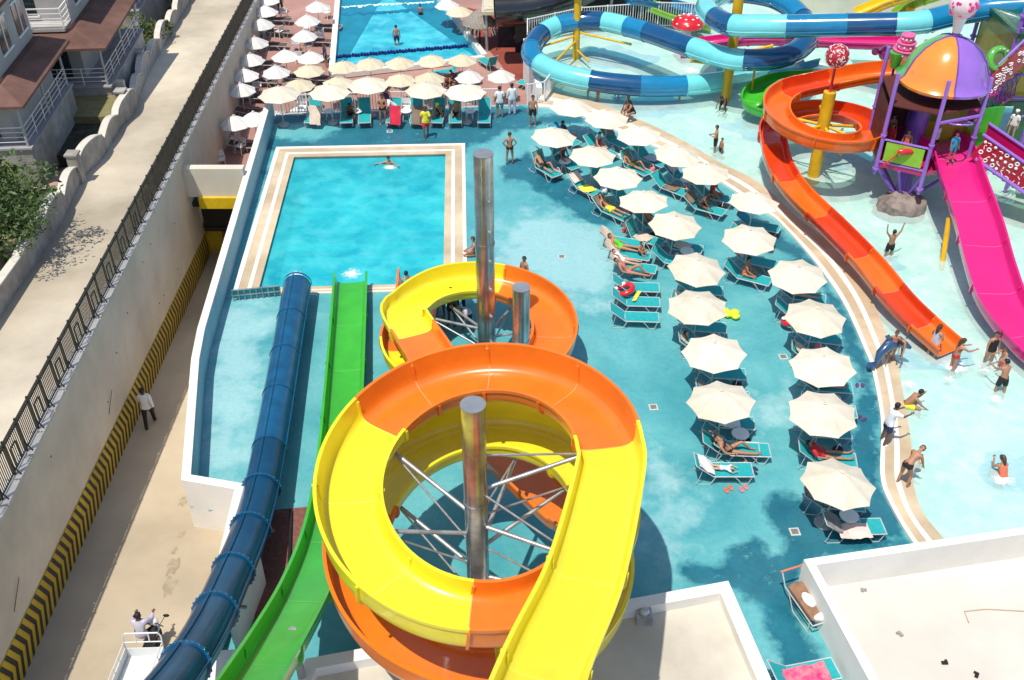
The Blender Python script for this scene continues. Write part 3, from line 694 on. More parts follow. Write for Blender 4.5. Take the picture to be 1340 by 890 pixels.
def flat(name, poly, z, m):
    tr = tessellate_polygon([[Vector((x, y, 0)) for x, y in poly]]); g = MB(); g.add([(x, y, z) for x, y in poly], [tuple(t) for t in tr])
    o = build(g, name, m); struct(o); return o
flat('splash_pool_water', KPOLY, -.06, W_kid); flat('splash_pool_floor', KPOLY, -.42, F_kid)
# painted blue splashes on the pool floor
g = MB(); random.seed(3)
for (px, py, r) in ((850, 138, 1.5), (1290, 150, 1.2), (800, 74, 1.6), (995, 168, 1.3), (1225, 467, 1.0), (1335, 620, .9), (1150, 345, .7), (1130, 210, 1.4), (1220, 445, .8)):
    c = P(px, py, -.415); k = 18; ph = [random.uniform(.7, 1.25) for _ in range(k)]
    g.add([(c.x+1.5*r*ph[i]*math.cos(2*math.pi*i/k), c.y+r*ph[i]*math.sin(2*math.pi*i/k), -.412) for i in range(k)], [tuple(range(k))])
struct(build(g, 'pool_floor_paint', mat('floor_paint_blue', (.02, .45, .66), .6)))

# lower terrace behind the railing
flat('terrace_floor', [(-30, 42), (7.5, 42), (7.5, 58), (7.5, 95), (-30, 95)], TZ, M_terra)
# wave pool (below the terrace level line)
wl = [P(437, -6, TZ+.35), P(425, 74, TZ+.35)]; wr = [P(571, -6, TZ+.35), P(627, 71, TZ+.35)]; wn = [P(452, 94, TZ+.35), P(566, 80, TZ+.35)]
dirL = (wl[0]-wl[1]).normalized(); far = 26
WP = [wn[0], wl[1], wl[1]+dirL*far*1.0, wr[1]+(wr[0]-wr[1]).normalized()*far, wr[1]]
WP = [P(434, 97, TZ+.3)]+[wl[1]+dirL*far, wr[1]+(wr[0]-wr[1]).normalized()*far, P(634, 74, TZ+.3)]
wpp = [(p.x, p.y) for p in WP]
flat('wave_pool_water', wpp, TZ+.12, W_wave)
cen_ = V((sum(p[0] for p in wpp)/4, sum(p[1] for p in wpp)/4, 0))
wt = thing('wave_pool_wall', 'low white wall around the fan shaped wave pool', 'wall', (wpp[0][0], wpp[0][1], TZ)); wt['kind'] = 'structure'
for a, b2 in ((0, 1), (2, 3), (3, 0)):
    g = MB(); g.bar((wpp[a][0], wpp[a][1], TZ+.2), (wpp[b2][0], wpp[b2][1], TZ+.2), .35, .5 if (a, b2) != (3, 0) else .3); build(g, 'wall_cap', M_white, wt)
g = MB()
for a, b2 in ((0, 1), (2, 3)):
    p, q = V((*wpp[a], 0)), V((*wpp[b2], 0)); c2 = (cen_-p).normalized(); n_ = V((q.y-p.y, p.x-q.x, 0)).normalized(); n_ = n_ if n_.dot(cen_-p) > 0 else -n_
    g.quad((p.x+n_.x*.22, p.y+n_.y*.22, TZ+.135), (q.x+n_.x*.22, q.y+n_.y*.22, TZ+.135), (q.x+n_.x*(6.2 if a == 0 else .3), q.y+n_.y*(6.2 if a == 0 else .3), TZ+.135), (p.x+n_.x*(.3 if a == 0 else 6.2), p.y+n_.y*(.3 if a == 0 else 6.2), TZ+.135))
struct(build(g, 'wave_pool_ledge', M_mblu if False else mat('wave_pool_paint', (.004, .22, .33), .5, var=.15, scale=.8)))
# dark bands and foam of the swell
M_foam = mat('foam', (.6, .85, .85), .7, var=.3, scale=3)
for (ya, yb, mm, nn) in ((8, 12, M_foam, 'wave_foam'), (17, 22, mat('swell_blue', (.002, .16, .32), .1, var=.3, scale=1.5), 'wave_swell')):
    g = MB(); n = 60; vs = []
    for i in range(n+1):
        px = 447+(568-447)*i/n
        for s_ in (0, 1):
            yy = (ya if s_ == 0 else yb-2)+(random.uniform(-1.6, 1.6) if s_ else random.uniform(-.5, .5))+math.sin(i*.13+ya)*.5-(px-447)*.055
            p = P(px, yy, TZ+.15); vs.append(tuple(p))
    g.add(vs, [(2*i, 2*i+2, 2*i+3, 2*i+1) for i in range(n)]); struct(build(g, nn, mm))
# float line
ft = thing('lane_rope', 'navy blue float rope strung across the shallow end of the wave pool', 'rope', P(440, 72, TZ+.15))
a, b2 = P(434, 75, TZ+.2), P(611, 60, TZ+.2); g = MB(); g.tube(a, b2, .03); n = 46
for i in range(n+1): g.ball(a.lerp(b2, i/n)+V((0, .06*math.sin(i*2), 0)), .15, 8, (.7, 1, 1))
build(g, 'floats', mat('float_navy', (.006, .02, .16), .3), ft)
# red rubber ground east of wave pool
g = MB(); pl = [P(x, y, TZ) for x, y in ((612, 38), (640, 66), (655, 84), (664, 98), (685, 110), (692, 118), (698, 85), (700, 30), (612, 10))]
flat('red_rubber_path', [(p.x, p.y) for p in pl], TZ+.012, M_red)
# ------------------------------------------------------------------ people in the photo
def pp(px, py, z=0): return P(px, py, z)
def ground(px, py): return P(px, py, 0)
A = lambda d: R(d-90)      # heading (deg from +X) -> rotation with the figure facing local +Y
KZ = -.42
G_ = None
lane_p = PS(198, 556, LA, LB)
person('man in a white shirt and black trousers walking away down the lane', lane_p, A(100), 'walk', 'dark', 'black', 'pants:black,long:white,shoes:black')
rd_ = PS(184, 888, LA, LB); person('rider in a pale lilac shirt on the cargo tricycle', (rd_.x-.12, rd_.y+.95, lane_z(rd_.y+.95)+.72), A(93), 'ride', 'dark', 'black', 'pants:black,long:lilac', .92)
# deck
person('tanned woman in a dark bikini walking with hands at her waist right of the pool', ground(667, 215), A(95), 'hips', 'tan', 'brown', 'brief:black,bra:black', .97)
person('shirtless man in black shorts standing by the splash pool corner', ground(697, 165), A(260), 'stand', 'tan', 'black', 'trunks:black', .98)
person('man in a yellow shirt and red shorts walking in front of the loungers', ground(558, 180), A(280), 'walk', 'dark', 'black', 'trunks:red,shirt:yellow')
person('woman in a bikini standing under the middle railing parasol', ground(502, 163), A(265), 'fold', 'tan', 'black', 'brief:black,bra:black', .97, True)
person('woman behind her in a purple swimsuit under the middle railing parasol', ground(508, 152), A(250), 'stand', 'tan', 'black', 'suit:purple', .95, True)
person('hunched man sitting on the railing lounger', ground(460, 158)+V((0, 0, .47)), A(275), 'hunch', 'dark', 'black', 'trunks:black')
person('woman in a yellow cap sitting on a railing lounger', ground(577, 158)+V((0, 0, .47)), A(250), 'hunch', 'tan', 'blond', 'suit:black', .97, False, None, 'yellow')
person('bare chested man sitting beside the woman in the yellow cap', ground(597, 158)+V((0, 0, .47)), A(270), 'sit', 'tan', 'black', 'trunks:navy')
person('person bending over the red towel bundle by the railing', ground(518, 158), A(200), 'bend', 'tan', 'brown', 'shirt:white,trunks:red', .95)
person('woman in a teal and white top standing at the deck gate', ground(654, 154), A(95), 'stand', 'tan', 'black', 'shirt:white,trunks:teal')
person('man in a white shirt standing right of her at the deck gate', ground(670, 150), A(100), 'stand', 'dark', 'black', 'long:white,pants:lilac')
person('man whose head shows above the far rim of the second spiral', ground(686, 381), A(220), 'stand', 'tan', 'black', 'trunks:orange', .95)
person('bather sitting on the pool coping behind the tall steel pole', ground(622, 334)+V((0, 0, .12)), A(180), 'sit', 'tan', 'brown', 'brief:black')
person('bather at the near edge of the rectangular pool beside the spiral', pool_pt(PW*.80, .6, -.55), A(120), 'swim', 'tan', 'black', 'suit:black', .95)
person('woman wading in the rectangular pool with her arms spread', P(510, 222, -.45), A(265), 'swim', 'tan', 'black', 'bra:orange,brief:orange')
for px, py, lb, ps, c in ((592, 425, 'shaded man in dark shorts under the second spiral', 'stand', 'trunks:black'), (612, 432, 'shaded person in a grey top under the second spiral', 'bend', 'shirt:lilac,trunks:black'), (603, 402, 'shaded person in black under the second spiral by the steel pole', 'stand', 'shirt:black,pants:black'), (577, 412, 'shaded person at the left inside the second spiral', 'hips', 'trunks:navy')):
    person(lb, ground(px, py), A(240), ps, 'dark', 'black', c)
# sunlit group
person('bather in a bright green swimsuit lying on the far sunlit lounger', P(812, 322, .48), A(-16), 'lie', 'tan', 'brown', 'suit:green', .95)
person('small child sitting at the foot of the sunlit loungers', P(838, 330, .42), A(-60), 'knees', 'tan', 'black', 'trunks:navy', .65)
person('pale bather on the middle sunlit lounger', P(815, 340, .48), A(-16), 'lie', 'fair', 'brown', 'shirt:white', .8)
person('tanned bather lying with a bent knee on the near sunlit lounger', P(822, 354, .48), A(-14), 'liek', 'tan', 'black', 'brief:pink,bra:pink', .97)
person('sunbathing woman in a black bikini below the nearest left parasol', P(955, 588, .47), A(-3), 'liek', 'tan', 'black', 'brief:black,bra:black', .97, True)
person('blond child curled on the white towel lounger', P(944, 612, .46), A(170), 'prone', 'fair', 'blond', 'shirt:white', .5)
# under the far parasols
def at_l(nm_, i, sg, al=.1):
    b_ = ubase0[(nm_, i)]; a = (HA if nm_ == 'A' else HB)[i]; f = V((math.cos(R(a)), math.sin(R(a)), 0)); s_ = V((-f.y, f.x, 0)); q = b_+f*al+s_*sg*.6; q.z = .47; return q, a
ubase0 = {}; HA = [-52, -48, -44, -36, -22, -10, -6, -5, -5]; HB = [-50, -48, -44, -38, -34, -22, -20, -12, -8, -5, -4, -4]
for nm_, row in (('A', [(722, 174), (775, 199), (808, 227), (845, 259), (882, 288), (908, 345), (915, 396), (939, 457), (949, 522)]), ('B', [(746, 136), (794, 150), (838, 172), (883, 197), (926, 222), (986, 261), (981, 307), (1046, 354), (1067, 409), (1081, 474), (1078, 534), (1093, 628)])):
    for i, (px, py) in enumerate(row): p = P(px, py+1, 1.82); p.z = 0; ubase0[(nm_, i)] = p
for (nm_, i, sg, ps, sk, wr, lb) in (('A', 0, -1, 'liek', 'tan', 'trunks:black', 'man lying under the farthest left parasol with a knee raised'), ('A', 0, 1, 'sit', 'tan', 'suit:purple', 'woman sitting up under the farthest left parasol'), ('B', 0, -1, 'sit', 'dark', 'shirt:navy', 'person in navy sitting under the farthest right parasol'), ('B', 1, -1, 'sit', 'fair', 'suit:red', 'woman in a red swimsuit sitting between the far parasol columns'),
        ('B', 2, -1, 'liek', 'tan', 'trunks:olive', 'man lying under the tenth nearest right parasol'), ('B', 4, -1, 'hunch', 'dark', 'trunks:black', 'man hunched under the eighth nearest right parasol'), ('B', 4, 1, 'sit', 'tan', 'shirt:red', 'person in red sitting under the eighth nearest right parasol'), ('A', 3, 1, 'lie', 'tan', 'trunks:navy', 'man lying under the sixth nearest left parasol'), ('B', 6, -1, 'sit', 'tan', 'suit:orange', 'person in orange sitting under the sixth nearest right parasol'),
        ('A', 6, -1, 'lie', 'fair', 'shirt:teal', 'bather in a teal top under the third nearest left parasol'), ('B', 7, 1, 'lie', 'fair', 'shirt:lilac', 'person under a lilac towel beside the sixth nearest right parasol'), ('A', 2, -1, 'lie', 'tan', 'trunks:yellow', 'bather in yellow shorts under the seventh nearest left parasol'), ('B', 9, 1, 'lie', 'tan', 'suit:purple', 'woman lying under the third nearest right parasol'), ('B', 10, -1, 'lie', 'tan', 'shirt:red', 'person in red lying under the second nearest right parasol')):
    q, a = at_l(nm_, i, sg); person(lb, q, A(a), ps, sk, 'black', wr, .97)
# splash pool edge and water
person('woman in a dark swimsuit sitting on the kerb above the far parasols', P(829, 146, .55), A(200), 'hunch', 'tan', 'black', 'suit:black', .97, True)
person('person beside her on the kerb above the far parasols', P(822, 142, .55), A(240), 'sit', 'dark', 'black', 'trunks:olive', .95)
person('child in a purple swimsuit standing above the farthest parasols', P(782, 134, -.1), A(200), 'stand', 'tan', 'black', 'suit:purple', .8, True)
person('bather bent over in the water below the blue tube', P(806, 130, -.4), A(20), 'bend', 'dark', 'black', 'trunks:navy', .85)
person('man in black shorts standing in the splash pool shallows', P(934, 204, KZ+.12), A(170), 'fold', 'tan', 'black', 'trunks:black', .95)
person('child wading next to the man in black shorts', P(942, 209, KZ), A(200), 'stand', 'tan', 'black', 'trunks:navy', .68)
person('man crouching at the foot of the rear yellow pole', P(945, 150, KZ+.1), A(240), 'bend', 'dark', 'black', 'trunks:black', .95)
person('boy with both arms raised beside the orange slide', P(1160, 343, KZ+.05), A(100), 'up', 'tan', 'black', 'trunks:black', .92)
person('woman in a patterned swimsuit standing at the end of the orange slide', P(1216, 473, KZ+.1), A(30), 'fold', 'tan', 'brown', 'suit:lilac', .97, True)
person('woman in a red bikini right of the orange slide end', P(1243, 490, KZ+.08), A(10), 'reach', 'tan', 'brown', 'brief:red,bra:red', .95, True)
person('woman in a black swimsuit standing in the splash pool', P(1289, 482, KZ+.05), A(280), 'stand', 'tan', 'black', 'suit:black', .97)
person('child reaching out in front of the woman in black', P(1305, 492, KZ), A(200), 'reach', 'tan', 'brown', 'trunks:pink', .8)
person('man standing with his back turned in the splash pool', P(1304, 521, KZ+.05), A(100), 'reach', 'tan', 'black', 'trunks:black', .97)
person('swimmer up to the shoulders near the kerb', P(1190, 498, KZ-.7), A(190), 'swim', 'dark', 'black', 'trunks:black', .9)
person('man in yellow shorts sitting in the shallows by the kerb', P(1186, 529, .02), A(-5), 'hunch', 'tan', 'black', 'trunks:yellow', 1.0)
person('waiter in a white shirt and navy shorts leaning over the kerb', P(1156, 580, .03), A(20), 'reach', 'dark', 'black', 'trunks:navy,shirt:white,shoes:white')
person('man in black briefs bending on the kerb', P(1180, 634, .05), A(35), 'bend', 'tan', 'brown', 'brief:black', 1.0)
person('child in front of the bending man on the kerb', P(1203, 612, KZ+.1), A(150), 'sit', 'fair', 'brown', 'trunks:pink', .72)
person('bather sitting in the water near the right edge', P(1313, 625, KZ+.3), A(100), 'hunch', 'tan', 'brown', 'suit:orange', .95, True)
person('girl in a pink bikini stepping along the kerb with the dolphin float', P(1163, 474, .05), A(250), 'walk', 'tan', 'brown', 'brief:pink,bra:pink', .85, True)
person('woman leaning beside the dolphin float on the kerb', P(1173, 470, .03), A(240), 'bend', 'tan', 'black', 'suit:black', .9)
person('child in a blue shirt at the top of the magenta slide', P(1243, 211, 2.4), A(280), 'stand', 'tan', 'black', 'shirt:blue,trunks:blue', .78)
person('child in a white cap climbing near the yellow bench', P(1320, 183, 2.0), A(230), 'stand', 'fair', 'brown', 'shirt:white', .85, False, None, 'white')
person('bather stooping on the candy stairway', P(1332, 218, 1.6), A(200), 'bend', 'tan', 'black', 'trunks:black', .85)
for k, (x, y, c, lb) in enumerate(((16.6, 41.0, 'shirt:red,trunks:black', 'child in red inside the shaded play tower'), (17.1, 40.4, 'suit:orange', 'child in orange at the tower railing'), (16.9, 41.9, 'trunks:navy', 'child in navy shorts at the back of the tower'), (18.6, 41.0, 'shirt:white,trunks:black', 'child in a white shirt under the dome'))):
    person(lb, (x, y, 1.95), A(220+30*k), 'stand', 'tan', 'black', c, .85)
# dolphin float
df = thing('dolphin_float', 'dark blue inflatable dolphin held on the splash pool kerb', 'inflatable', P(1160, 470)); c = P(1162, 462, .55)
g = MB(); g.path([c+V((-.5, -.35, -.25)), c+V((-.35, -.15, .1)), c+V((0, .1, .3)), c+V((.4, .2, .35)), c+V((.62, .12, .25)), c+V((.78, .02, .2))], [.05, .15, .22, .2, .12, .05], 12); g.bar(c+V((-.5, -.35, -.25)), c+V((-.75, -.3, -.35)), .3, .06); g.bar(c+V((0, .1, .45)), c+V((-.15, .1, .7)), .05, .16); build(g, 'float_skin', mat('dolphin_blue', (.02, .07, .16), .25, coat=1), df, smooth=True)
# wave pool and terrace
WZ = TZ-.12
person('man in grey trunks standing in the wave pool', P(520, 64, WZ), A(95), 'stand', 'tan', 'black', 'trunks:navy', .92)
person('bather sitting back in the wave pool further out', P(551, 29, WZ-.25), A(90), 'stand', 'tan', 'black', 'trunks:black', .72)
person('swimmer showing only head and arms in the wave pool', P(487, 30, WZ-1.05), A(90), 'swim', 'tan', 'black', 'trunks:black', .9)
person('person in a navy shirt at the left corner of the wave pool', P(427, 88, TZ), A(200), 'stand', 'tan', 'black', 'shirt:navy,trunks:black', .9)
person('dark clothed person between the terrace parasols near the top', P(368, 18, TZ), A(100), 'stand', 'dark', 'black', 'pants:black,shirt:black', .95)
person('tanned man crouching on the terrace behind the front row', P(588, 108, TZ+.35), A(250), 'hunch', 'tan', 'black', 'trunks:black', .9)
person('woman crouching beside him on the terrace', P(597, 103, TZ+.35), A(200), 'hunch', 'dark', 'black', 'suit:purple', .9)
# ------------------------------------------------------------------ left side: lane, retaining wall, road
def sloped(name, poly, a, b_, m, off=0.0):
    g = MB(); g.add([(x, y, a+b_*y+off) for x, y in poly], [tuple(range(len(poly)))]); return struct(build(g, name, m))
def grid_sheet(name, poly_l, poly_r, ys, zf, m):
    g = MB(); vs = []; n = 8
    for y in ys:
        xl, xr = poly_l(y), poly_r(y)
        for k in range(n+1): x = xl+(xr-xl)*k/n; vs.append((x, y, zf(x, y)))
    fs = []
    for i in range(len(ys)-1):
        for k in range(n): a = i*(n+1)+k; fs.append((a, a+1, a+n+2, a+n+1))
    g.add(vs, fs); return struct(build(g, name, m, smooth=True))
lx = lambda y: wall_x(y)-.2
grid_sheet('service_lane', lx, lambda y: -7.2 if y < 26 else wall_x(y)+4.6, [4+1.0*i for i in range(46)], lambda x, y: lane_z(y), M_lane)
WV = [(-60, 505), (-8, 428), (42, 352), (78, 297), (108, 236), (134, 208), (160, 166), (176, 148), (192, 103), (214, 62), (236, 24), (258, -14), (276, -50)]
WVp = [PS(x, y, RA, RB) for x, y in WV]
WVr = resample(bez(WVp, 6), .25)
_wy = [p.y for p in WVr]; _wx = [p.x for p in WVr]
def wvx(y): return float(np.interp(y, _wy, _wx))
grid_sheet('upper_road', lambda y: wvx(y)-.15, lambda y: wall_x(y)-.25, [3+1*i for i in range(112)], lambda x, y: road_z(y), M_road)
grid_sheet('garden_ground', lambda y: -60, lambda y: wvx(y)-.05, [3+2*i for i in range(56)], lambda x, y: road_z(y)-.55, M_grass)
rw = thing('retaining_wall', 'long bare concrete retaining wall dropping from the upper road to the sunken lane', 'wall', (wall_x(20), 20, lane_z(20)))
g = MB(); ys = [4+i for i in range(110)]
vs = []
for y in ys:
    zb = min(lane_z(y), -2.6)-1.5; zt = road_z(y)+.05; x = wall_x(y)
    vs += [(x, y, zb), (x, y, zt), (x-.3, y, zt), (x-.3, y, zb)]
fs = []
for i in range(len(ys)-1):
    for j in range(4): fs.append((i*4+j, i*4+(j+1) % 4, i*4+4+(j+1) % 4, i*4+4+j))
g.add(vs, fs); build(g, 'wall_face', M_conc, rw)
g = MB()
for i in range(37*3):
    y = 4+i; g.bar((wall_x(y)-.15, y+.02, road_z(y)+.10), (wall_x(y+1)-.15, y+.96, road_z(y+.96)+.10), .42, .10)
build(g, 'coping_slab', M_conc if False else mat('coping_concrete', (.56, .54, .50), .85, var=.1), rw)
g = MB(); random.seed(5)
for _ in range(12):
    y = random.uniform(14, 39); z = lane_z(y)+random.uniform(1.6, max(1.8, road_z(y)-lane_z(y)-.6)); g.ball((wall_x(y)+.005, y, z), .04, 6, (.4, 1, 1))
for y, z0 in ((16.5, 1.6), (25.5, .3)): g.bar((wall_x(y)+.004, y, z0), (wall_x(y)+.004, y+.7, z0+.5), .014, .018)
build(g, 'wall_marks', mat('stain_dark', (.12, .11, .10), .9), rw)
# chevron band at the wall foot
bandt = thing('hazard_band', 'yellow and black chevron band along the foot of the retaining wall', 'hazard band', (wall_x(20), 20, lane_z(20)))
g = MB(); y = 5.0; hb = 1.25
Y0, Y1 = 5.0, 42.6
g.add([(wall_x(Y0)+.03, Y0, lane_z(Y0)), (wall_x(Y1)+.03, Y1, lane_z(Y1)), (wall_x(Y1)+.03, Y1, lane_z(Y1)+hb), (wall_x(Y0)+.03, Y0, lane_z(Y0)+hb),
       (wall_x(Y0)-.1, Y0, lane_z(Y0)), (wall_x(Y1)-.1, Y1, lane_z(Y1)), (wall_x(Y1)-.1, Y1, lane_z(Y1)+hb), (wall_x(Y0)-.1, Y0, lane_z(Y0)+hb)],
      [(0, 1, 2, 3), (3, 2, 6, 7), (1, 5, 6, 2), (0, 3, 7, 4)]); build(g, 'band_paint', M_bgy, bandt)
g = MB(); y = 5.2; per = .36; wd = .17
def bp_(yy, h): return (wall_x(yy)+.036, yy, lane_z(yy)+h)
while y < 41.8:
    a = -.28; g.quad(bp_(y, .0), bp_(y+wd, .0), bp_(y+wd-a, hb*.5), bp_(y-a, hb*.5)); g.quad(bp_(y-a, hb*.5), bp_(y+wd-a, hb*.5), bp_(y+wd, hb), bp_(y, hb)); y += per
build(g, 'band_stripes', M_bgk, bandt, fixn=False)
# tunnel mouth under the lower terrace
tn = thing('tunnel_portal', 'cream wall with a yellow beam over the dark mouth of the lane tunnel', 'tunnel', (wall_x(40.5)+2, 40.5, lane_z(40.5)))
xa, xb = wall_x(40.5)-.02, float(np.interp(40.5, sorted(w_.y for w_ in WALL), [w_.x for w_ in sorted(WALL, key=lambda q: q.y)]))+.02
g = MB(); g.box(((xa+xb)/2, 40.7, .745), (xb-xa, .4, 1.4), 0); build(g, 'parapet', M_cream, tn)
g = MB(); g.box(((xa+xb)/2+.25, 40.62, -.22), (xb-xa-.5, .5, .55)); build(g, 'beam', mat('beam_yellow', (.72, .50, .01), .5, var=.08, dirt=.15), tn)
g = MB(); g.box(((xa+xb)/2+1, 46.6, -2.45), (xb-xa+2, 9.6, .2)); g.box(((xa+xb)/2+1, 41.4, -.6), (xb-xa+2, 1.0, .2)); g.box(((xa+xb)/2+1, 41.95, -1.5), (xb-xa+2, .1, 1.8)); g.box(((xa+xb)/2+1, 51.4, -5), (xb-xa+2, .2, 5)); g.box((xb+2, 46, -4), (.2, 11, 5)); build(g, 'tunnel_lining', M_hole, tn)
g = MB(); g.box((wall_x(42.4)+.35, 42.6, lane_z(42.4)+.62), (.7, .5, 1.25)); build(g, 'yellow_pier', M_bgy, tn)
g = MB(); g.box(((xa+xb)/2, 46.2, (TZ-.4)/1), (xb-xa+2, 9.5, .35)); 

# lane fence on top of the wall
fe = thing('iron_fence', 'long dark iron fence with meander panels on top of the retaining wall', 'fence', (wall_x(20)-.15, 20, road_z(20)))
bay = .98; y = 4.5; i = 0
def fp(yy, h, dx=0): return V((wall_x(yy)-.15+dx, yy, road_z(yy)+.12+h))
while y < 92 and i < 90:
    g = MB(); n = 10
    for k in range(1, n):
        if i % 2 == 0 or k in (1, 7) or True:
            yy = y+bay*k/n
            g.bar(fp(yy, .08), fp(yy, 1.12), .022)
    g.bar(fp(y, .10), fp(y+bay, .10), .035); g.bar(fp(y, 1.12), fp(y+bay, 1.12), .05); g.bar(fp(y, 1.02), fp(y+bay, 1.02), .03)
    if i % 2:
        q = [(.28, .08), (.28, .72), (.62, .72), (.62, .08)]
        for (a1, h1), (a2, h2) in zip(q, q[1:]): g.bar(fp(y+bay*a1, h1), fp(y+bay*a2, h2), .035)
    build(g, 'panel', M_iron, fe)
    if i < 88:
        g = MB(); g.bar(fp(y, -.06), fp(y, 1.2), .06); g.bar(fp(y, 0), fp(y, .0)+V((.18, 0, 0)), .03); g.bar(fp(y, 0)+V((.18, 0, 0)), fp(y, .45), .025); build(g, 'post', M_iron, fe)
    y += bay; i += 1

# white boundary wall between lane and deck
bw = thing('boundary_wall', 'white painted wall stepping along the deck edge above the lane', 'wall', WALL[0])
pts = [V((w.x, w.y, 0)) for w in WALL]; wth = .27
def off_line(pts, d):
    out = []
    for i, p in enumerate(pts):
        a = (pts[i]-pts[i-1]).normalized() if i else (pts[1]-pts[0]).normalized(); b_ = (pts[i+1]-pts[i]).normalized() if i < len(pts)-1 else a
        na, nb_ = V((a.y, -a.x, 0)), V((b_.y, -b_.x, 0)); nn = (na+nb_).normalized(); k = d/max(.3, nn.dot(nb_)); out.append(p+nn*k)
    return out
inn = off_line([p for p in pts], -wth) ; 
# walking away->near: normal (a.y,-a.x) points to lane side (left), so inner is opposite
test = off_line(pts, .3)
if (test[1]-pts[1]).x > 0: inn = off_line(pts, wth)
vs = []
for p, q in zip(pts, inn):
    zb = lane_z(p.y)-.6 if p.y < 41 else TZ-.2
    vs += [(p.x, p.y, zb), (p.x, p.y, 1.1), (q.x, q.y, 1.1), (q.x, q.y, -.2)]
fs = []
for i in range(len(pts)-1):
    for j in range(3): fs.append((i*4+j, i*4+j+1, i*4+5+j, i*4+4+j))
fs += [(0, 3, 2, 1)]
g = MB(); g.add(vs, fs); build(g, 'wall_body', M_white, bw)
vs = []
for p, q in zip(off_line(pts, -.004), inn): vs += [(q.x+(q.x-p.x)*.02, q.y+(q.y-p.y)*.02, .004), (q.x+(q.x-p.x)*.02, q.y+(q.y-p.y)*.02, 1.0)]
g = MB(); g.add(vs, [(i*2, i*2+1, i*2+3, i*2+2) for i in range(len(pts)-1)]); build(g, 'shaded_wall_face', mat('wall_shade_tint', (.26, .46, .54), .7, var=.08, scale=1), bw)  # sheet colours the wall's deck side with its grey-blue shade

# wavy garden wall beside the road
ww = thing('garden_wall', 'wavy topped pale garden wall running along the upper road', 'wall', PS(76, 297, RA, RB))
vs = []; acc = 0
for i, p in enumerate(WVr):
    d = (WVr[min(i+1, len(WVr)-1)]-WVr[max(i-1, 0)]).normalized(); nn = V((-d.y, d.x, 0)); nn = nn if nn.x < 0 else -nn
    s_ = i*.25; zz = p.z+.62+.32*abs(math.sin(s_*1.05))+(.22 if (int(s_/3.0) % 2) else 0)
    if s_ < 6.6: zz = p.z+.95-.02*s_
    q = p+nn*.22; vs += [(p.x, p.y, p.z-.1), (p.x, p.y, zz), (q.x, q.y, zz), (q.x, q.y, p.z-.7)]
g = MB(); g.add(vs, [(i*4+j, i*4+j+1, i*4+5+j, i*4+4+j) for i in range(len(WVr)-1) for j in range(3)]); build(g, 'wall_body', M_ston, ww)
g = MB(); cv = []
for i in range(len(WVr)):
    a, b2 = V(vs[i*4+1]), V(vs[i*4+2]); d = (b2-a).normalized()*.05; a -= d; b2 += d; cv += [(a.x, a.y, a.z+.005), (b2.x, b2.y, b2.z+.005), (b2.x, b2.y, b2.z+.06), (a.x, a.y, a.z+.06)]
g.add(cv, [(i*4+j, i*4+(j+1) % 4, i*4+4+(j+1) % 4, i*4+4+j) for i in range(len(WVr)-1) for j in range(4)]); build(g, 'wall_cap', mat('pale_cap_plaster', (.62, .58, .50), .85, var=.1), ww)
for px, py in ((168, 152), (190, 98), (108, 238)):
    p = PS(px, py, RA, RB); g = MB(); g.box((p.x-.1, p.y, p.z+.6), (.42, .42, 1.35)); g.box((p.x-.1, p.y, p.z+1.31), (.52, .52, .08)); build(g, 'pier', M_ston, ww)

# lamp post
lp = PS(190, 88, RA, RB); lt_ = thing('garden_lamp', 'slim garden lamp post with a round globe beside the wavy wall', 'lamp', lp)
g = MB(); g.tube(lp, lp+V((0, 0, 2.3)), .035, n=8); build(g, 'post', M_ste, lt_)
g = MB(); g.ball(lp+V((0, 0, 2.42)), .15, 12); build(g, 'globe', M_wplas, lt_, smooth=True)

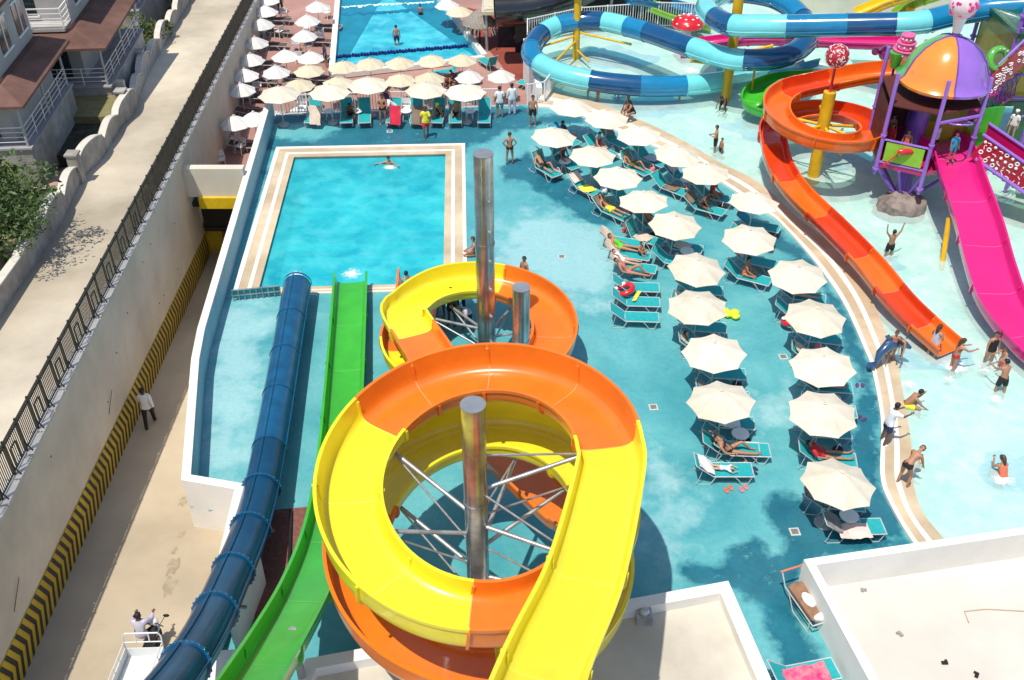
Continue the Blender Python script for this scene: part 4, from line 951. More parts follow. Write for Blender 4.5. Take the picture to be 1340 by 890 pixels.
# houses
def railing(parent, pts, hgt=.9, nr=4, name='railing', m=None, th=.035):
    g = MB(); pts = [V(p) for p in pts]
    for a, b2 in zip(pts, pts[1:]):
        for k in range(nr): z = V((0, 0, hgt*(k+1)/nr)); g.bar(a+z, b2+z, th if k < nr-1 else th*1.5)
        n = max(1, int((b2-a).length/1.1))
        for k in range(n+1): c = a.lerp(b2, k/n); g.bar(c, c+V((0, 0, hgt)), th*1.3)
    build(g, name, m or M_wplas, parent)
def house(label, corner, sx_, sy_, z0, name='house', eave=2.45, rail=True, win=True, upper=2.9, set_=(1.6, 1.2)):
    """corner = near right corner of the veranda (x,y); body extends to -x and +y"""
    cx, cy = corner; ht = thing(name, label, 'house', (cx-sx_/2, cy+sy_/2, z0))
    gz = z0
    g = MB(); g.box((cx-sx_/2, cy+sy_/2, gz-.85), (sx_, sy_, 2.3)); build(g, 'plinth', M_ston, ht)
    g = MB(); g.box((cx-sx_/2, cy+sy_/2, gz+.33), (sx_+.16, sy_+.16, .08)); build(g, 'veranda_floor', M_stucco, ht)
    fz = gz+.37
    bx0, bx1, by0, by1 = cx-sx_, cx-set_[0]-.4, cy+set_[1]+.5, cy+sy_
    g = MB(); g.box(((bx0+bx1)/2, (by0+by1)/2, fz+eave/2), (bx1-bx0, by1-by0, eave)); build(g, 'wall', M_stucw, ht)
    # tiled veranda roof, slightly hipped
    ez = fz+eave; o = .35; g = MB()
    A = [(cx+o, cy-o, ez), (cx+o, cy+sy_+o, ez), (cx-sx_-o, cy+sy_+o, ez), (cx-sx_-o, cy-o, ez)]
    B = [(cx-set_[0]-.3, cy+set_[1]+.4, ez+.5), (cx-set_[0]-.3, cy+sy_-.4, ez+.5), (cx-sx_+.4, cy+sy_-.4, ez+.5), (cx-sx_+.4, cy+set_[1]+.4, ez+.5)]
    g.add(A+B+[(x, y, z-.12) for x, y, z in A], [(0, 1, 5, 4), (1, 2, 6, 5), (2, 3, 7, 6), (3, 0, 4, 7), (4, 5, 6, 7), (0, 3, 11, 8), (0, 8, 9, 1), (1, 9, 10, 2), (2, 10, 11, 3), (8, 11, 10, 9)])
    rf = build(g, 'roof', M_tile, ht)
    g = MB(); e = [V(a)+V((0, 0, -.06)) for a in A]
    for i in range(4): g.bar(e[i]+V((.02, -.02, 0)), e[(i+1) % 4]+V((.02, -.02, 0)), .06, .16)
    build(g, 'fascia', M_stucw, rf)
    # upper storey with balcony
    ux0, ux1, uy0, uy1 = cx-sx_+.4, cx-set_[0]-.6, cy+set_[1]+1.2, cy+sy_-.4
    g = MB(); g.box(((ux0+ux1)/2, (uy0+uy1)/2, ez+.4+upper/2), (ux1-ux0, uy1-uy0, upper)); build(g, 'upper_wall', M_stucw, ht)
    g = MB(); g.box(((ux0+ux1)/2, (uy0+uy1)/2, ez+.4+upper+.08), (ux1-ux0+.8, uy1-uy0+.8, .16)); build(g, 'roof', M_tile, ht)
    bz = ez+.5
    g = MB(); g.box((ux1-1.6, uy0-.55, bz+.05), (3.0, 1.1, .14)); build(g, 'balcony', M_stucw, ht)
    railing(ht, [(ux1-3.1, uy0, bz+.12), (ux1-3.1, uy0-1.1, bz+.12), (ux1-.1, uy0-1.1, bz+.12), (ux1-.1, uy0, bz+.12)], .95, 4, 'balcony_railing')
    for (wx, wy, ax) in ((ux1-2.2, uy0-.01, 'x'), (ux1+.01, uy0+1.5, 'y'), (ux1+.01, uy0+3.6, 'y')):
        g = MB(); f = MB(); zc = bz+1.25
        if ax == 'x': g.box((wx, wy, zc), (1.3, .04, 1.7)); f.box((wx, wy-.02, zc-.9), (1.5, .1, .08)); f.box((wx, wy-.02, zc+.9), (1.5, .1, .08)); f.box((wx, wy-.02, zc), (.06, .07, 1.7))
        else: g.box((wx, wy, zc), (.04, 1.1, 1.3)); f.box((wx+.02, wy, zc-.7), (.1, 1.3, .08)); f.box((wx+.02, wy, zc+.7), (.1, 1.3, .08)); f.box((wx+.02, wy, zc), (.07, .06, 1.3))
        w_ = build(g, 'window', M_glass, ht); build(f, 'frame', M_wplas, w_, local=True)
    # ground floor door, windows, posts
    for k in range(2):
        g = MB(); wx = bx1-1.2-k*2.4; g.box((wx, by0-.02, fz+1.1), (1.2, .05, 2.0 if k == 0 else 1.2)); w_ = build(g, 'window' if k else 'door', M_glass, ht)
        f = MB(); f.box((wx, by0-.05, fz+2.15 if k == 0 else fz+1.75), (1.4, .06, .08)); build(f, 'frame', M_wplas, w_, local=True)
    for px_, py_ in ((cx-.1, cy+.1), (cx-.1, cy+sy_*.5), (cx-.1, cy+sy_-.2), (cx-sx_*.5, cy+.1)):
        g = MB(); g.tube((px_, py_, fz), (px_, py_, ez-.1), .06, n=8); build(g, 'post', M_stucw, ht)
    if rail: railing(ht, [(cx-sx_, cy+.08, fz), (cx-.08, cy+.08, fz), (cx-.08, cy+sy_*.98, fz)], .85, 4, th=.022)
    c_ = V((cx, cy, 0)); ht.rotation_euler = (0, 0, AX); ht.location = c_+Matrix.Rotation(AX, 3, 'Z') @ (V(ht.location)-c_)
    return ht
c1 = V((-19.7, 38.4, 0)); house('nearest grey stuccoed house with a stone plinth and shaded red tiled veranda roof', (-19.9, 38.4), 11, 6.4, 3.2, eave=1.95, set_=(.3, .2), upper=2.6)
house('second house with a broad sunlit terracotta veranda roof and white upper balcony', (-19.3, 46.4), 10, 7.5, 2.4, eave=2.0, set_=(.9, .5), upper=2.6)
house('furthest house with a grey wall and slim balcony by the end of the garden', (-22.0, 59.5), 9, 8, 1.4, eave=2.1)
# garden stair and fence bits
st_ = thing('garden_stairs', 'grey garden stairs with thin white handrails beside the second house', 'stairs', (-17.0, 46.8, 1.2))
g = MB()
for k in range(7): g.box((-17.9+.32*k, 46.8, 2.75-.17*k-.9), (.34, 1.7, 1.8))
build(g, 'steps', M_stucco, st_); railing(st_, [(-17.9, 45.9, 2.9), (-15.8, 45.9, 1.8)], .8, 3, th=.02); railing(st_, [(-17.9, 47.7, 2.9), (-15.8, 47.7, 1.8)], .8, 3, th=.02); st_.location = PS(158, 96, RA-.55, RB)+V((0, 0, .05)); st_.scale = (.75, .75, .75)
gt = thing('cream_garden_kerb', 'low cream kerb between the veranda garden and the lawn', 'kerb', P(150, 112, 2.2)); gt.name = 'garden_kerb'
g = MB(); g.bar(P(88, 112, 2.45), P(163, 111, 2.45), .25, .45); build(g, 'kerb_body', M_cream, gt)
g = MB(); c = [P(60, 236, 1.8), P(98, 216, 1.8), P(118, 206, 1.8), P(60, 262, 1.8), P(0, 275, 1.8), P(0, 236, 1.8)]
pv_ = [PS(x, y, RA-.38, RB) for x, y in ((0, 238), (58, 236), (96, 214), (116, 205), (102, 232), (78, 246), (0, 250))]
g.add([tuple(p) for p in pv_], [tuple(range(len(pv_)))]); struct(build(g, 'garden_path', mat('pink_paving', (.45, .29, .24), .9, var=.15, scale=2)))
pv_ = [PS(x, y, RA-.43, RB) for x, y in ((92, 172), (128, 150), (168, 118), (170, 125), (140, 165), (128, 185), (110, 205), (60, 225))]
g = MB(); g.add([tuple(p) for p in pv_], [tuple(range(len(pv_)))]); struct(build(g, 'garden_soil', mat('garden_soil', (.05, .052, .035), .95, var=.4, scale=2)))

for nme_, y0_, y1_, z_, m_ in (('garden_lawn', 44.0, 46.6, 2.3, M_grass), ('garden_soil_bed', 40.8, 44.0, 1.95, mat('bed_soil', (.045, .05, .03), .95, var=.5, scale=2))):
    g = MB(); pts_ = [(-30, y0_), (wvx(y0_)-.3, y0_), (wvx(y1_)-.3, y1_), (-30, y1_)]; g.prism(pts_, 0.0, z_); struct(build(g, nme_, m_))
# trees and shrubs
def crown(mb, c, rx, ry, rz, n, leaf, rng):
    cl = [(V((rng.gauss(0, .45)*rx, rng.gauss(0, .45)*ry, rng.gauss(0, .42)*rz)), rng.uniform(.25, .5)) for _ in range(max(6, n//90))]
    for i in range(n):
        cc, r_ = rng.choice(cl); d = V((rng.gauss(0, 1), rng.gauss(0, 1), rng.gauss(0, 1))).normalized()*r_*rng.uniform(.5, 1)*min(rx, ry)
        p = V(c)+cc+d; a = V((rng.gauss(0, 1), rng.gauss(0, 1), rng.gauss(0, .6))).normalized(); b_ = a.cross(V((rng.gauss(0, 1), rng.gauss(0, 1), rng.gauss(0, 1)))).normalized()
        l = leaf*rng.uniform(.6, 1.3); mb.add([p-a*l, p+b_*l*.38, p+a*l, p-b_*l*.38], [(0, 1, 2, 3)])
def tree(label, base, h, r, name='garden_tree', n=3500, leaf=.13, m=None, seed=1, cat='tree'):
    rng = random.Random(seed); t = thing(name, label, cat, base); base = V(base); g = MB()
    top = base+V((.1, 0, h*.62)); g.path([base, base+V((.05, 0, h*.3)), top], [.12*h/3, .09*h/3, .05*h/3], 8)
    for k in range(7):
        a = k*.9; st = base.lerp(top, .45+.07*k); g.path([st, st+V((math.cos(a)*r*.35, math.sin(a)*r*.35, h*.13)), st+V((math.cos(a)*r*.7, math.sin(a)*r*.7, h*.22))], [.035, .025, .01], 5)
    build(g, 'trunk', M_bark, t); g = MB(); crown(g, base+V((0, 0, h*.68)), r, r, h*.36, n, leaf, rng); build(g, 'crown', m or M_leaf, t, fixn=False); return t
tree('large dark green tree leaning over the garden wall at the left edge', PS(8, 352, RA-.5, RB), 3.6, 1.9, n=7500, leaf=.11, seed=2, m=mat('mid_leaf', (.10, .16, .035), .6, var=.5, scale=1.2, c2=(.035, .07, .018)))
tree('spiky pale young tree sticking up above the dark tree', PS(16, 290, RA-.5, RB), 3.6, .8, n=1200, leaf=.16, m=M_leaf2, seed=4)
tree('rounded bush beside the pink garden path', PS(50, 285, RA-.5, RB), 1.1, .8, name='garden_bush', n=1400, leaf=.09, seed=5, cat='bush')
tree('bright green bush behind the wavy wall near the lamp post', PS(200, 66, RA-.5, RB), 1.6, 1.1, name='garden_bush', n=1800, leaf=.1, m=M_leaf2, seed=6, cat='bush')
tree('dark shrub in the shade between the two rear houses', PS(172, 40, RA-.5, RB), 1.5, 1.1, name='garden_bush', n=1400, leaf=.1, seed=7, cat='bush')
tree('small dry bush at the end of the road wall', PS(225, 8, RA-.5, RB), 1.5, 1.0, name='garden_bush', n=1400, leaf=.1, m=M_leaf2, seed=8, cat='bush')
tree('dusty shrub at the foot of the stone plinth', PS(8, 262, RA-.5, RB), 1.0, .8, name='garden_bush', n=900, leaf=.1, m=M_leaf2, seed=9, cat='bush')

# ------------------------------------------------------------------ white railing along the deck
def white_fence(label, pts, z, h=1.05, zt=None):
    t = thing('white_railing', label, 'railing', (pts[0].x, pts[0].y, z))
    for a, b2 in zip(pts, pts[1:]):
        L_ = (b2-a).length; n = max(1, round(L_/1.9))
        for k in range(n):
            p, q = a.lerp(b2, k/n), a.lerp(b2, (k+1)/n); g = MB(); nb_ = max(2, int((q-p).length/.15))
            for j in range(1, nb_): c = p.lerp(q, j/nb_); g.bar(V((c.x, c.y, z+.1)), V((c.x, c.y, z+h-.03)), .03)
            g.bar(V((p.x, p.y, z+.1)), V((q.x, q.y, z+.1)), .04); g.bar(V((p.x, p.y, z+h)), V((q.x, q.y, z+h)), .05); build(g, 'panel', M_wplas, t)
            g = MB(); g.bar(V((p.x, p.y, z)), V((p.x, p.y, z+h+.06)), .07); build(g, 'post', M_wplas, t)
    return t
white_fence('white picket railing behind the front row of loungers, above the terracotta terrace', [P(352, 150), P(655, 141)], 0)
white_fence('white railing curving round the steps left of the splash pool', [P(690, 138), P(712, 134), P(730, 108)], 0, 1.15)
white_fence('tall white railing behind the looping blue tube slide', [P(690, 76), P(690, 58), P(760, 42), P(860, 35), P(945, 38)], 0, 1.5)
g = MB(); ew = thing('deck_edge_wall', 'white edge wall dropping from the deck to the terracotta terrace', 'wall', (EDGE0.x, EDGE0.y, TZ))
g.bar((EDGE0.x-.2, EDGE0.y+.14, -1.13), (P(660, 141).x, P(660, 141).y+.2, -1.13), .25, 2.2); build(g, 'wall_body', M_white, ew)
sw = thing('splash_pool_wall', 'white wall closing the splash pool on the terrace side', 'wall', P(690, 75)); g = MB()
a, b2 = P(688, 60, .0), P(706, 125, .0); g.bar(a+V((0, 0, -.9)), b2+V((0, 0, -.9)), .3, 2.7); build(g, 'wall_body', M_white, sw)
# steps
stt = thing('deck_steps', 'pale steps leading down from the deck gate to the terrace', 'steps', P(670, 141)); g = MB()
for k in range(6): c = P(672, 139); g.box((c.x, c.y+.2+.33*k, -.12-.17*k-.6), (1.7, .34, 1.2))
build(g, 'step_blocks', M_wstone, stt)
# turquoise low rail near the pool corner
tr = thing('turquoise_rail', 'low turquoise and steel rail at the near left corner of the pool', 'rail', P(305, 395)); g = MB(); a, b2 = P(306, 394), P(368, 388)
for z in (.25, .5): g.bar(a+V((0, 0, z)), b2+V((0, 0, z)), .04)
for k in range(9): c = a.lerp(b2, k/8); g.bar(c, c+V((0, 0, .5)), .03)
build(g, 'rail_bars', M_ste, tr); g = MB(); g.bar(a+V((0, .05, .28)), b2+V((0, .05, .28)), .02, .36); build(g, 'rail_panel', M_lblue if False else M_turq, tr)

# drains
for k, (x, y, lb) in enumerate(((855, 533, 'square drain cover right of the large spiral slide'), (1025, 467, 'square drain cover between the two lower parasol columns'), (735, 336, 'square drain cover on the pale deck above the second spiral'), (1040, 696, 'square drain cover beside the dark deck patch'), (510, 172, 'round topped drain cover behind the rectangular pool'))):
    p = P(x, y); t = thing('drain_cover', lb, 'drain', p, AX, 'drain covers set in the painted deck'); g = MB(); g.box((0, 0, .006), (.30, .30, .012)); build(g, 'rim', mat('drain_rim', (.5, .55, .53), .7), t, local=True)
    g = MB(); g.box((0, 0, .013), (.20, .20, .012)); build(g, 'grate', mat('drain_grate', (.2, .17, .15), .7), t, local=True)

# ------------------------------------------------------------------ service buildings at the bottom
def parapet_block(label, corners, z, fz, th=.28, name='flat_roof_block', rm=None):
    t = thing(name, label, 'building', (corners[0].x, corners[0].y, 0)); cs = [V((c.x, c.y, 0)) for c in corners]; n = len(cs)
    ctr = sum(cs, V((0, 0, 0)))/n; inn_ = []
    for i in range(n):
        a = (cs[i]-cs[i-1]).normalized(); b_ = (cs[(i+1) % n]-cs[i]).normalized(); na = V((a.y, -a.x, 0)); nb_ = V((b_.y, -b_.x, 0))
        if na.dot(ctr-cs[i]) < 0: na = -na
        if nb_.dot(ctr-cs[i]) < 0: nb_ = -nb_
        nn = (na+nb_).normalized(); inn_.append(cs[i]+nn*(th/max(.3, nn.dot(na))))
    g = MB(); vs = []
    for p, q in zip(cs, inn_): vs += [(p.x, p.y, -.5), (p.x, p.y, z), (q.x, q.y, z), (q.x, q.y, fz-.1)]
    g.add(vs, [(i*4+j, i*4+j+1, ((i+1) % n)*4+j+1, ((i+1) % n)*4+j) for i in range(n) for j in range(3)]); build(g, 'parapet', M_white, t)
    g = MB(); g.add([(q.x, q.y, fz) for q in inn_], [tuple(range(n))]); build(g, 'roof_floor', rm or M_roof, t); return t
pC = [P(400, 862, 1.2), P(953, 760, 1.2), P(1013, 898, 1.2)]; pC += [pC[2]+V((-.9, -4.5, 0)), pC[0]+V((-.9, -5.5, 0))]
blkC = parapet_block('low white parapet block with a screeded roof below the large spiral slide', pC, 1.2, .86, .34)
pD = [P(1052, 732, 1.2), P(1400, 681, 1.2)]; pD += [pD[1]+V((1.4, -9, 0)), pD[0]+V((1.55, -8, 0))]
blkD = parapet_block('large white flat roofed block filling the lower right corner', pD, 1.2, .15, .24, rm=M_roofw)
t = thing('roof_pipe', 'thin copper pipe lying bent on the lower right roof', 'pipe', P(1265, 800, .15)); g = MB(); g.path([P(1268, 815, .18), P(1262, 800, .18), P(1290, 797, .18), P(1345, 800, .18)], .013, 6); build(g, 'pipe_run', mat('copper_pipe', (.50, .36, .27), .6), t)
g = MB(); c = P(842, 812, .86); t = thing('rooftop_unit', 'small grey box unit in the shade on the low roof', 'equipment box', c)
g.box((c.x, c.y, 1.01), (.4, .35, .3)); g.ball((c.x, c.y, 1.2), .14, 10); build(g, 'unit_case', M_ste, t)
# white stub walls by the green slide
t = thing('white_pier', 'white masonry pier between the blue tube and the green slide', 'pier', P(318, 850)); g = MB(); c = P(318, 850); g.box((c.x, c.y+1.1, .6), (.18, 2.2, 1.6), R(-6)); build(g, 'pier_body', M_white, t)
t = thing('white_block', 'small white block end under the foot of the green slide', 'masonry block', P(305, 880)); g = MB(); c = P(318, 888); g.box((c.x, c.y-.5, .5), (1.1, 1.2, 1.2), R(5)); build(g, 'block_body', M_white, t)
for k, (px, py, r_) in enumerate(((226, 742, .42), (221, 768, .5), (240, 655, .3), (236, 700, .25), (228, 720, .2))):
    c = PS(px, py, LA, LB); random.seed(k+20); g = MB(); n_ = 16; ph = [random.uniform(.5, 1.2) for _ in range(n_)]
    vv = [(c.x+.45*r_*ph[i]*math.cos(6.283*i/n_), c.y+r_*ph[i]*math.sin(6.283*i/n_)) for i in range(n_)]; g.add([(x, y, lane_z(y)+.006) for x, y in vv], [tuple(range(n_))]); struct(build(g, 'lane_stain', mat('damp_stain', (.36, .29, .20), .8, var=.2)))
for k, (px, py) in enumerate(((1236, 868), (1278, 884), (1178, 830), (1130, 772))):
    c = P(px, py, .16); t = thing('roof_scrap', ['small dark scrap lying on the lower right roof', 'dark offcut at the bottom edge of the lower right roof', 'pale chip on the lower right roof left of the pipe', 'tiny scrap near the roof parapet corner'][k], 'debris', c, k); g = MB(); g.box((0, 0, .02), (.16, .09, .04)); g.box((.05, .04, .03), (.06, .1, .03)); build(g, 'scrap_body', M_black if k < 2 else M_ston, t, local=True)
# red tile walk strip
g = MB(); q = [P(352, 668, .02), P(412, 662, .02), P(412, 820, .02), P(330, 830, .02)]; g.quad(*[tuple(p) for p in q]); struct(build(g, 'red_tile_strip', M_brick))
t = thing('drain_pipe', 'dark pipe lying along the red tile strip', 'pipe', P(378, 700)); g = MB(); g.tube(P(381, 668, .08), P(378, 760, .08), .05, n=8); build(g, 'pipe_run', M_black, t)
# ------------------------------------------------------------------ slides
def fracs(ctrl_n, n, pts, marks):
    """marks: control-point parameters -> arc length fractions"""
    L_ = [0]
    for i in range(1, len(pts)): L_.append(L_[-1]+(pts[i]-pts[i-1]).length)
    out = []
    for m_ in marks:
        k = min(len(pts)-1, m_*n); i = int(k); f = k-i; l = L_[i]+(L_[min(i+1, len(L_)-1)]-L_[i])*f; out.append(l/L_[-1])
    return out
def helix(c, rx, ry, a0, a1, z0, z1, da=15):
    n = max(1, int(round(abs(a1-a0)/da))); return [V((c[0]+rx*math.cos(R(a0+(a1-a0)*k/n)), c[1]+ry*math.sin(R(a0+(a1-a0)*k/n)), z0+(z1-z0)*k/n)) for k in range(n+1)]
# the large yellow and orange open slide
C1 = (-.78, 17.2); C2 = (-1.15, 28.3)
ent = [V((-.9, 4.0, 9.7)), V((-.25, 7.2, 8.6)), P(712, 890, 7.3), V((1.45, 13.2, 6.75))]
hx1 = helix(C1, 3.05, 3.4, -12, 770, 6.22, 2.0)
con = [V((-1.6, 23.6, 2.1)), V((-2.75, 26.3, 2.05))]
hx2 = helix(C2, 2.62, 2.6, 172, -188, 1.85, .95)
ex = [V((-3.55, 30.4, .6)), P(548, 370, .22)]
ctrl = ent+hx1+con+hx2+ex; path = bez(ctrl, 6)
i1 = len(ent); dth = 782/ (len(hx1)-1)
def th(t): return i1+(t+12)/dth
i2 = i1+len(hx1)+len(con); dt2 = 360/(len(hx2)-1)
def th2(t): return i2+(172-t)/dt2
marks = [1.0, 2.0, 3.0, th(9), th(48), th(86), th(117), th(145), th(185), th(228), th(268), th(330), th(400), th(520), th(640), th(725), i1+len(hx1)+.2, i1+len(hx1)+1.5, th2(75), th2(0), th2(-95), th2(-175), len(ctrl)-1]
cols = [M_yel, M_yel, M_yel, M_yel, M_ora, M_ora, M_ora, M_ora, M_yel, M_yel, M_yel, M_ora, M_yel, M_yel, M_ora, M_yel, M_ora, M_ora, M_yel, M_ora, M_ora, M_yel, M_ora]
wds = {M_yel: 'yellow', M_ora: 'orange', M_oraR: 'deep orange', M_navy: 'navy', M_mblu: 'mid blue', M_aqua: 'pale aqua'}
fr_ = fracs(len(ctrl), 6, path, marks)
fe_ = fracs(len(ctrl), 6, path, [th(-12), th(20), th(700), i1+len(hx1), i2+1, i2+4])
def lerp(a, b, t): t = max(0, min(1, t)); t = t*t*(3-2*t); return a+(b-a)*t
def hR(t): return lerp(.5, .82, (t-fe_[0])/(fe_[1]-fe_[0])) if t < fe_[2] else lerp(.82, .45, (t-fe_[2])/(fe_[3]-fe_[2]))
def hL(t): return .5 if t < fe_[4] else lerp(.5, .68, (t-fe_[4])/(fe_[5]-fe_[4]))
sA = thing('spiral_water_slide', 'giant yellow and orange open spiral water slide winding down to the rectangular pool', 'water slide', (C1[0], C1[1], 0))
flume(sA, path, [(f, m_, wds[m_]) for f, m_ in zip(fr_, cols)], w=1.42, hl=hL, hr=hR, th=.05, step=.15)
def steel_pole(parent, c, top, r, nm_='support_pole', m=None, cap=True):
    g = MB(); g.tube((c[0], c[1], 0), (c[0], c[1], top), r, n=28); g.tube((c[0], c[1], 0), (c[0], c[1], .06), r*1.5, n=20)
    g.tube((c[0], c[1], top*.62), (c[0], c[1], top*.62+.1), r*1.06, n=28)
    o = build(g, nm_, m or M_spole, parent, smooth=True)
    if cap: g = MB(); g.tube((c[0], c[1], top), (c[0], c[1], top+.03), r*1.03, n=28); build(g, 'pole_cap', m or mat('steel_cap', (.36, .38, .40), .5, .6), parent)
    return o
p1 = (-.86, 17.0); steel_pole(sA, p1, 8.15, .28); p2 = (-.88, 28.2); steel_pole(sA, p2, 8.5, .31); p3 = (.28, 25.6); steel_pole(sA, p3, 5.35, .27)
def strut(a, b, r=.06, name='strut', m=None, par=None):
    g = MB(); a = V(a); b = V(b); g.tube(a, b, r, n=10); g.ball(a, r*1.5, 8); g.ball(b, r*1.4, 8); build(g, name, m or M_ste, par or sA, smooth=True)
def hp(t, r=.75):
    z = 6.22-(t+12)/782*4.22; return V((C1[0]+3.05*r*math.cos(R(t)), C1[1]+3.4*r*math.sin(R(t)), z-.1))
for t, dz in ((10, -.5), (-25+360, .1), (70+360, -.4), (150, -.6), (200, -.9), (390, -.5), (345+360, .2), (150+360, -.6), (205+360, -.9)):
    a = hp(t, .86); strut((p1[0]+.2*math.cos(R(t)), p1[1]+.2*math.sin(R(t)), a.z+dz), a, .055)
    strut((p1[0]+.2*math.cos(R(t)), p1[1]+.2*math.sin(R(t)), a.z+dz+1.1 if t % 360 < 90 or t % 360 > 300 else a.z+dz-1.1), a, .028)
def hp2(t, r=.8): return V((C2[0]+2.62*r*math.cos(R(t)), C2[1]+2.6*r*math.sin(R(t)), 1.55+(t-172)/360*.9))
for t in (150, 120, 60, 20, -30): a = hp2(t); strut((p2[0], p2[1], a.z+.3), a, .05); strut((p2[0], p2[1], a.z-.6), a, .035)

g = MB()
for z_ in (1.5, 2.6, 3.7, 4.8, 5.9, 7.0):
    for a_ in (-60, 120): g.tube((p2[0]+.28*math.cos(R(a_)), p2[1]+.28*math.sin(R(a_)), z_), (p2[0]+.42*math.cos(R(a_)), p2[1]+.42*math.sin(R(a_)), z_), .05, n=8)
build(g, 'bracket_stubs', M_ste, sA)
# green open slide
sG = thing('green_water_slide', 'bright green open body slide running into the near edge of the rectangular pool', 'water slide', P(458, 380))
gp = bez([P(460, 370, .12), P(457, 430, .25), P(451, 530, .45), P(444, 620, .75), P(430, 705, 1.35), P(404, 780, 2.3), P(368, 850, 3.5), P(330, 915, 4.8), P(302, 965, 5.8)][::-1], 8)
flume(sG, gp, [(f, M_grn, None) for f in (.14, .27, .4, .52, .64, .76, .88, 1)], w=1.16, hl=.5, hr=.5, step=.2)
for k in (.3, .5):
    q = gp[int(k*len(gp))]; g = MB(); g.tube((q.x, q.y, 0), (q.x, q.y, q.z), .1); build(g, 'support_pole', M_ste, sG)
# blue closed slide
sB = thing('blue_tube_slide', 'long dark blue closed tube slide beside the green slide', 'water slide', P(389, 400))
bp2 = bez([P(389, 374, .68), P(376, 450, .72), P(360, 545, .8), P(343, 635, .95), P(325, 700, 1.25), P(300, 760, 1.85), P(268, 830, 2.85), P(228, 892, 4.0), P(182, 948, 5.1)][::-1], 8)
tubeslide(sB, bp2, [(f, M_tub, None) for f in (.13, .24, .335, .42, .5, .585)]+[(.7, M_tubf, 'lighter blue'), (.8, M_tubf, 'lighter blue'), (.9, M_tubf, 'lighter blue'), (1, M_tubf, 'lighter blue')], r=.52, n=28, flange=(True, M_tubf, .55), ridge=(R(100), R(10)))
g = MB(); q, q2 = bp2[-1], bp2[-2]; d = (q-q2).normalized(); g.tube(q, q+d*.12, .56, n=28, cap=False); build(g, 'flange', M_tubf, sB, smooth=True)
for k in (.35, .55, .75):
    q = bp2[int(k*len(bp2))]; g = MB(); g.tube((q.x, q.y, -1.0 if k < .4 else 0), (q.x, q.y, q.z-.45), .09); g.bar((q.x-.5, q.y, q.z-.55), (q.x+.5, q.y, q.z-.55), .08); build(g, 'support_pole', M_ste, sB)

# orange open spiral in the splash pool
C3 = (14.1, 42.7)
ctrl = [V((18.3, 45.2, 3.75)), V((16.3, 45.4, 3.45))]+helix(C3, 2.2, 2.25, 95, 545, 3.15, 1.45)+[P(1018, 222, 1.15), P(1042, 258, 1.0), P(1088, 303, .85), P(1135, 352, .62), P(1172, 398, .45), P(1206, 432, .28), P(1240, 462, .1)]
pB = bez(ctrl, 6); nh = len(ctrl)-9
mk = [1.5, 4, 8, 12, 16, 20, 24, 28, nh+.5, nh+2.5, nh+3.6, nh+4.7, nh+5.7, nh+6.9, len(ctrl)-1]
M_ora2 = mat('spiral_orange_fibreglass', (.80, .14, .01), .28, var=.1, scale=1.2, coat=.6); M_oraR2 = mat('spiral_red_orange_fibreglass', (.66, .05, .006), .26, var=.12, scale=1.2, coat=.6)
wds[M_ora2] = 'orange'; wds[M_oraR2] = 'deep red orange'
cB = [M_ora, M_ora, M_oraR, M_ora, M_ora, M_oraR, M_oraR, M_ora, M_oraR, M_oraR, M_ora, M_oraR, M_ora, M_oraR, M_ora]
cB = [{M_ora: M_ora2, M_oraR: M_oraR2}[x] for x in cB]; cB[:3] = [M_ora2, M_oraR2, M_ora2]; cB[5] = M_ora2
fb_ = fracs(0, 6, pB, mk)
sC = thing('orange_spiral_slide', 'orange open spiral slide with a long run out into the splash pool', 'water slide', (C3[0], C3[1], -.4))
fa = fracs(0, 6, pB, [nh, nh+3])
flume(sC, pB, [(f, m_, wds[m_]) for f, m_ in zip(fb_, cB)], w=1.08, hl=lambda t: .42, hr=lambda t: .62 if t < fa[0] else lerp(.62, .42, (t-fa[0])/(fa[1]-fa[0])), step=.14)
g = MB(); g.tube((C3[0], C3[1], -.4), (C3[0], C3[1], 4.1), .28, n=20); build(g, 'support_pole', M_ypole, sC, smooth=True)
for a in (20, 80, 150, 210, 280, 330):
    zz = 2.0; strut((C3[0], C3[1], zz+.5), (C3[0]+2.0*math.cos(R(a)), C3[1]+2.0*math.sin(R(a)), zz-.1+(.6 if a in (80, 150, 210) else .2)), .07, 'strut', M_ypole, sC); strut((C3[0], C3[1], zz-.5), (C3[0]+1.1*math.cos(R(a)), C3[1]+1.1*math.sin(R(a)), zz+.1), .05, 'strut', M_ypole, sC)
for px, py in ((1043, 262), (1098, 312)):
    q = P(px-4, py+6, -.4); g = MB(); g.tube(q, q+V((0, 0, 1.3)), .09); build(g, 'support_leg', M_ypole, sC)

# magenta family slide
sM = thing('magenta_slide', 'wide glossy magenta slide curving down from the play tower', 'water slide', P(1262, 260))
mp_ = bez([V((18.75, 41.2, 2.35)), P(1243, 203, 2.3), P(1257, 245, 2.0), P(1276, 300, 1.45), P(1291, 357, .95), P(1310, 408, .5), P(1350, 458, .25), P(1402, 502, .1)], 8)
flume(sM, mp_, [(f, M_mag, None) for f in (.1, .3, .48, .66, .82, 1)], w=1.72, hl=.55, hr=.55, step=.16)
q = P(1232, 352, -.4); g = MB(); g.tube(q, P(1242, 285, 1.5), .11); build(g, 'support_leg', M_ypole, sM)

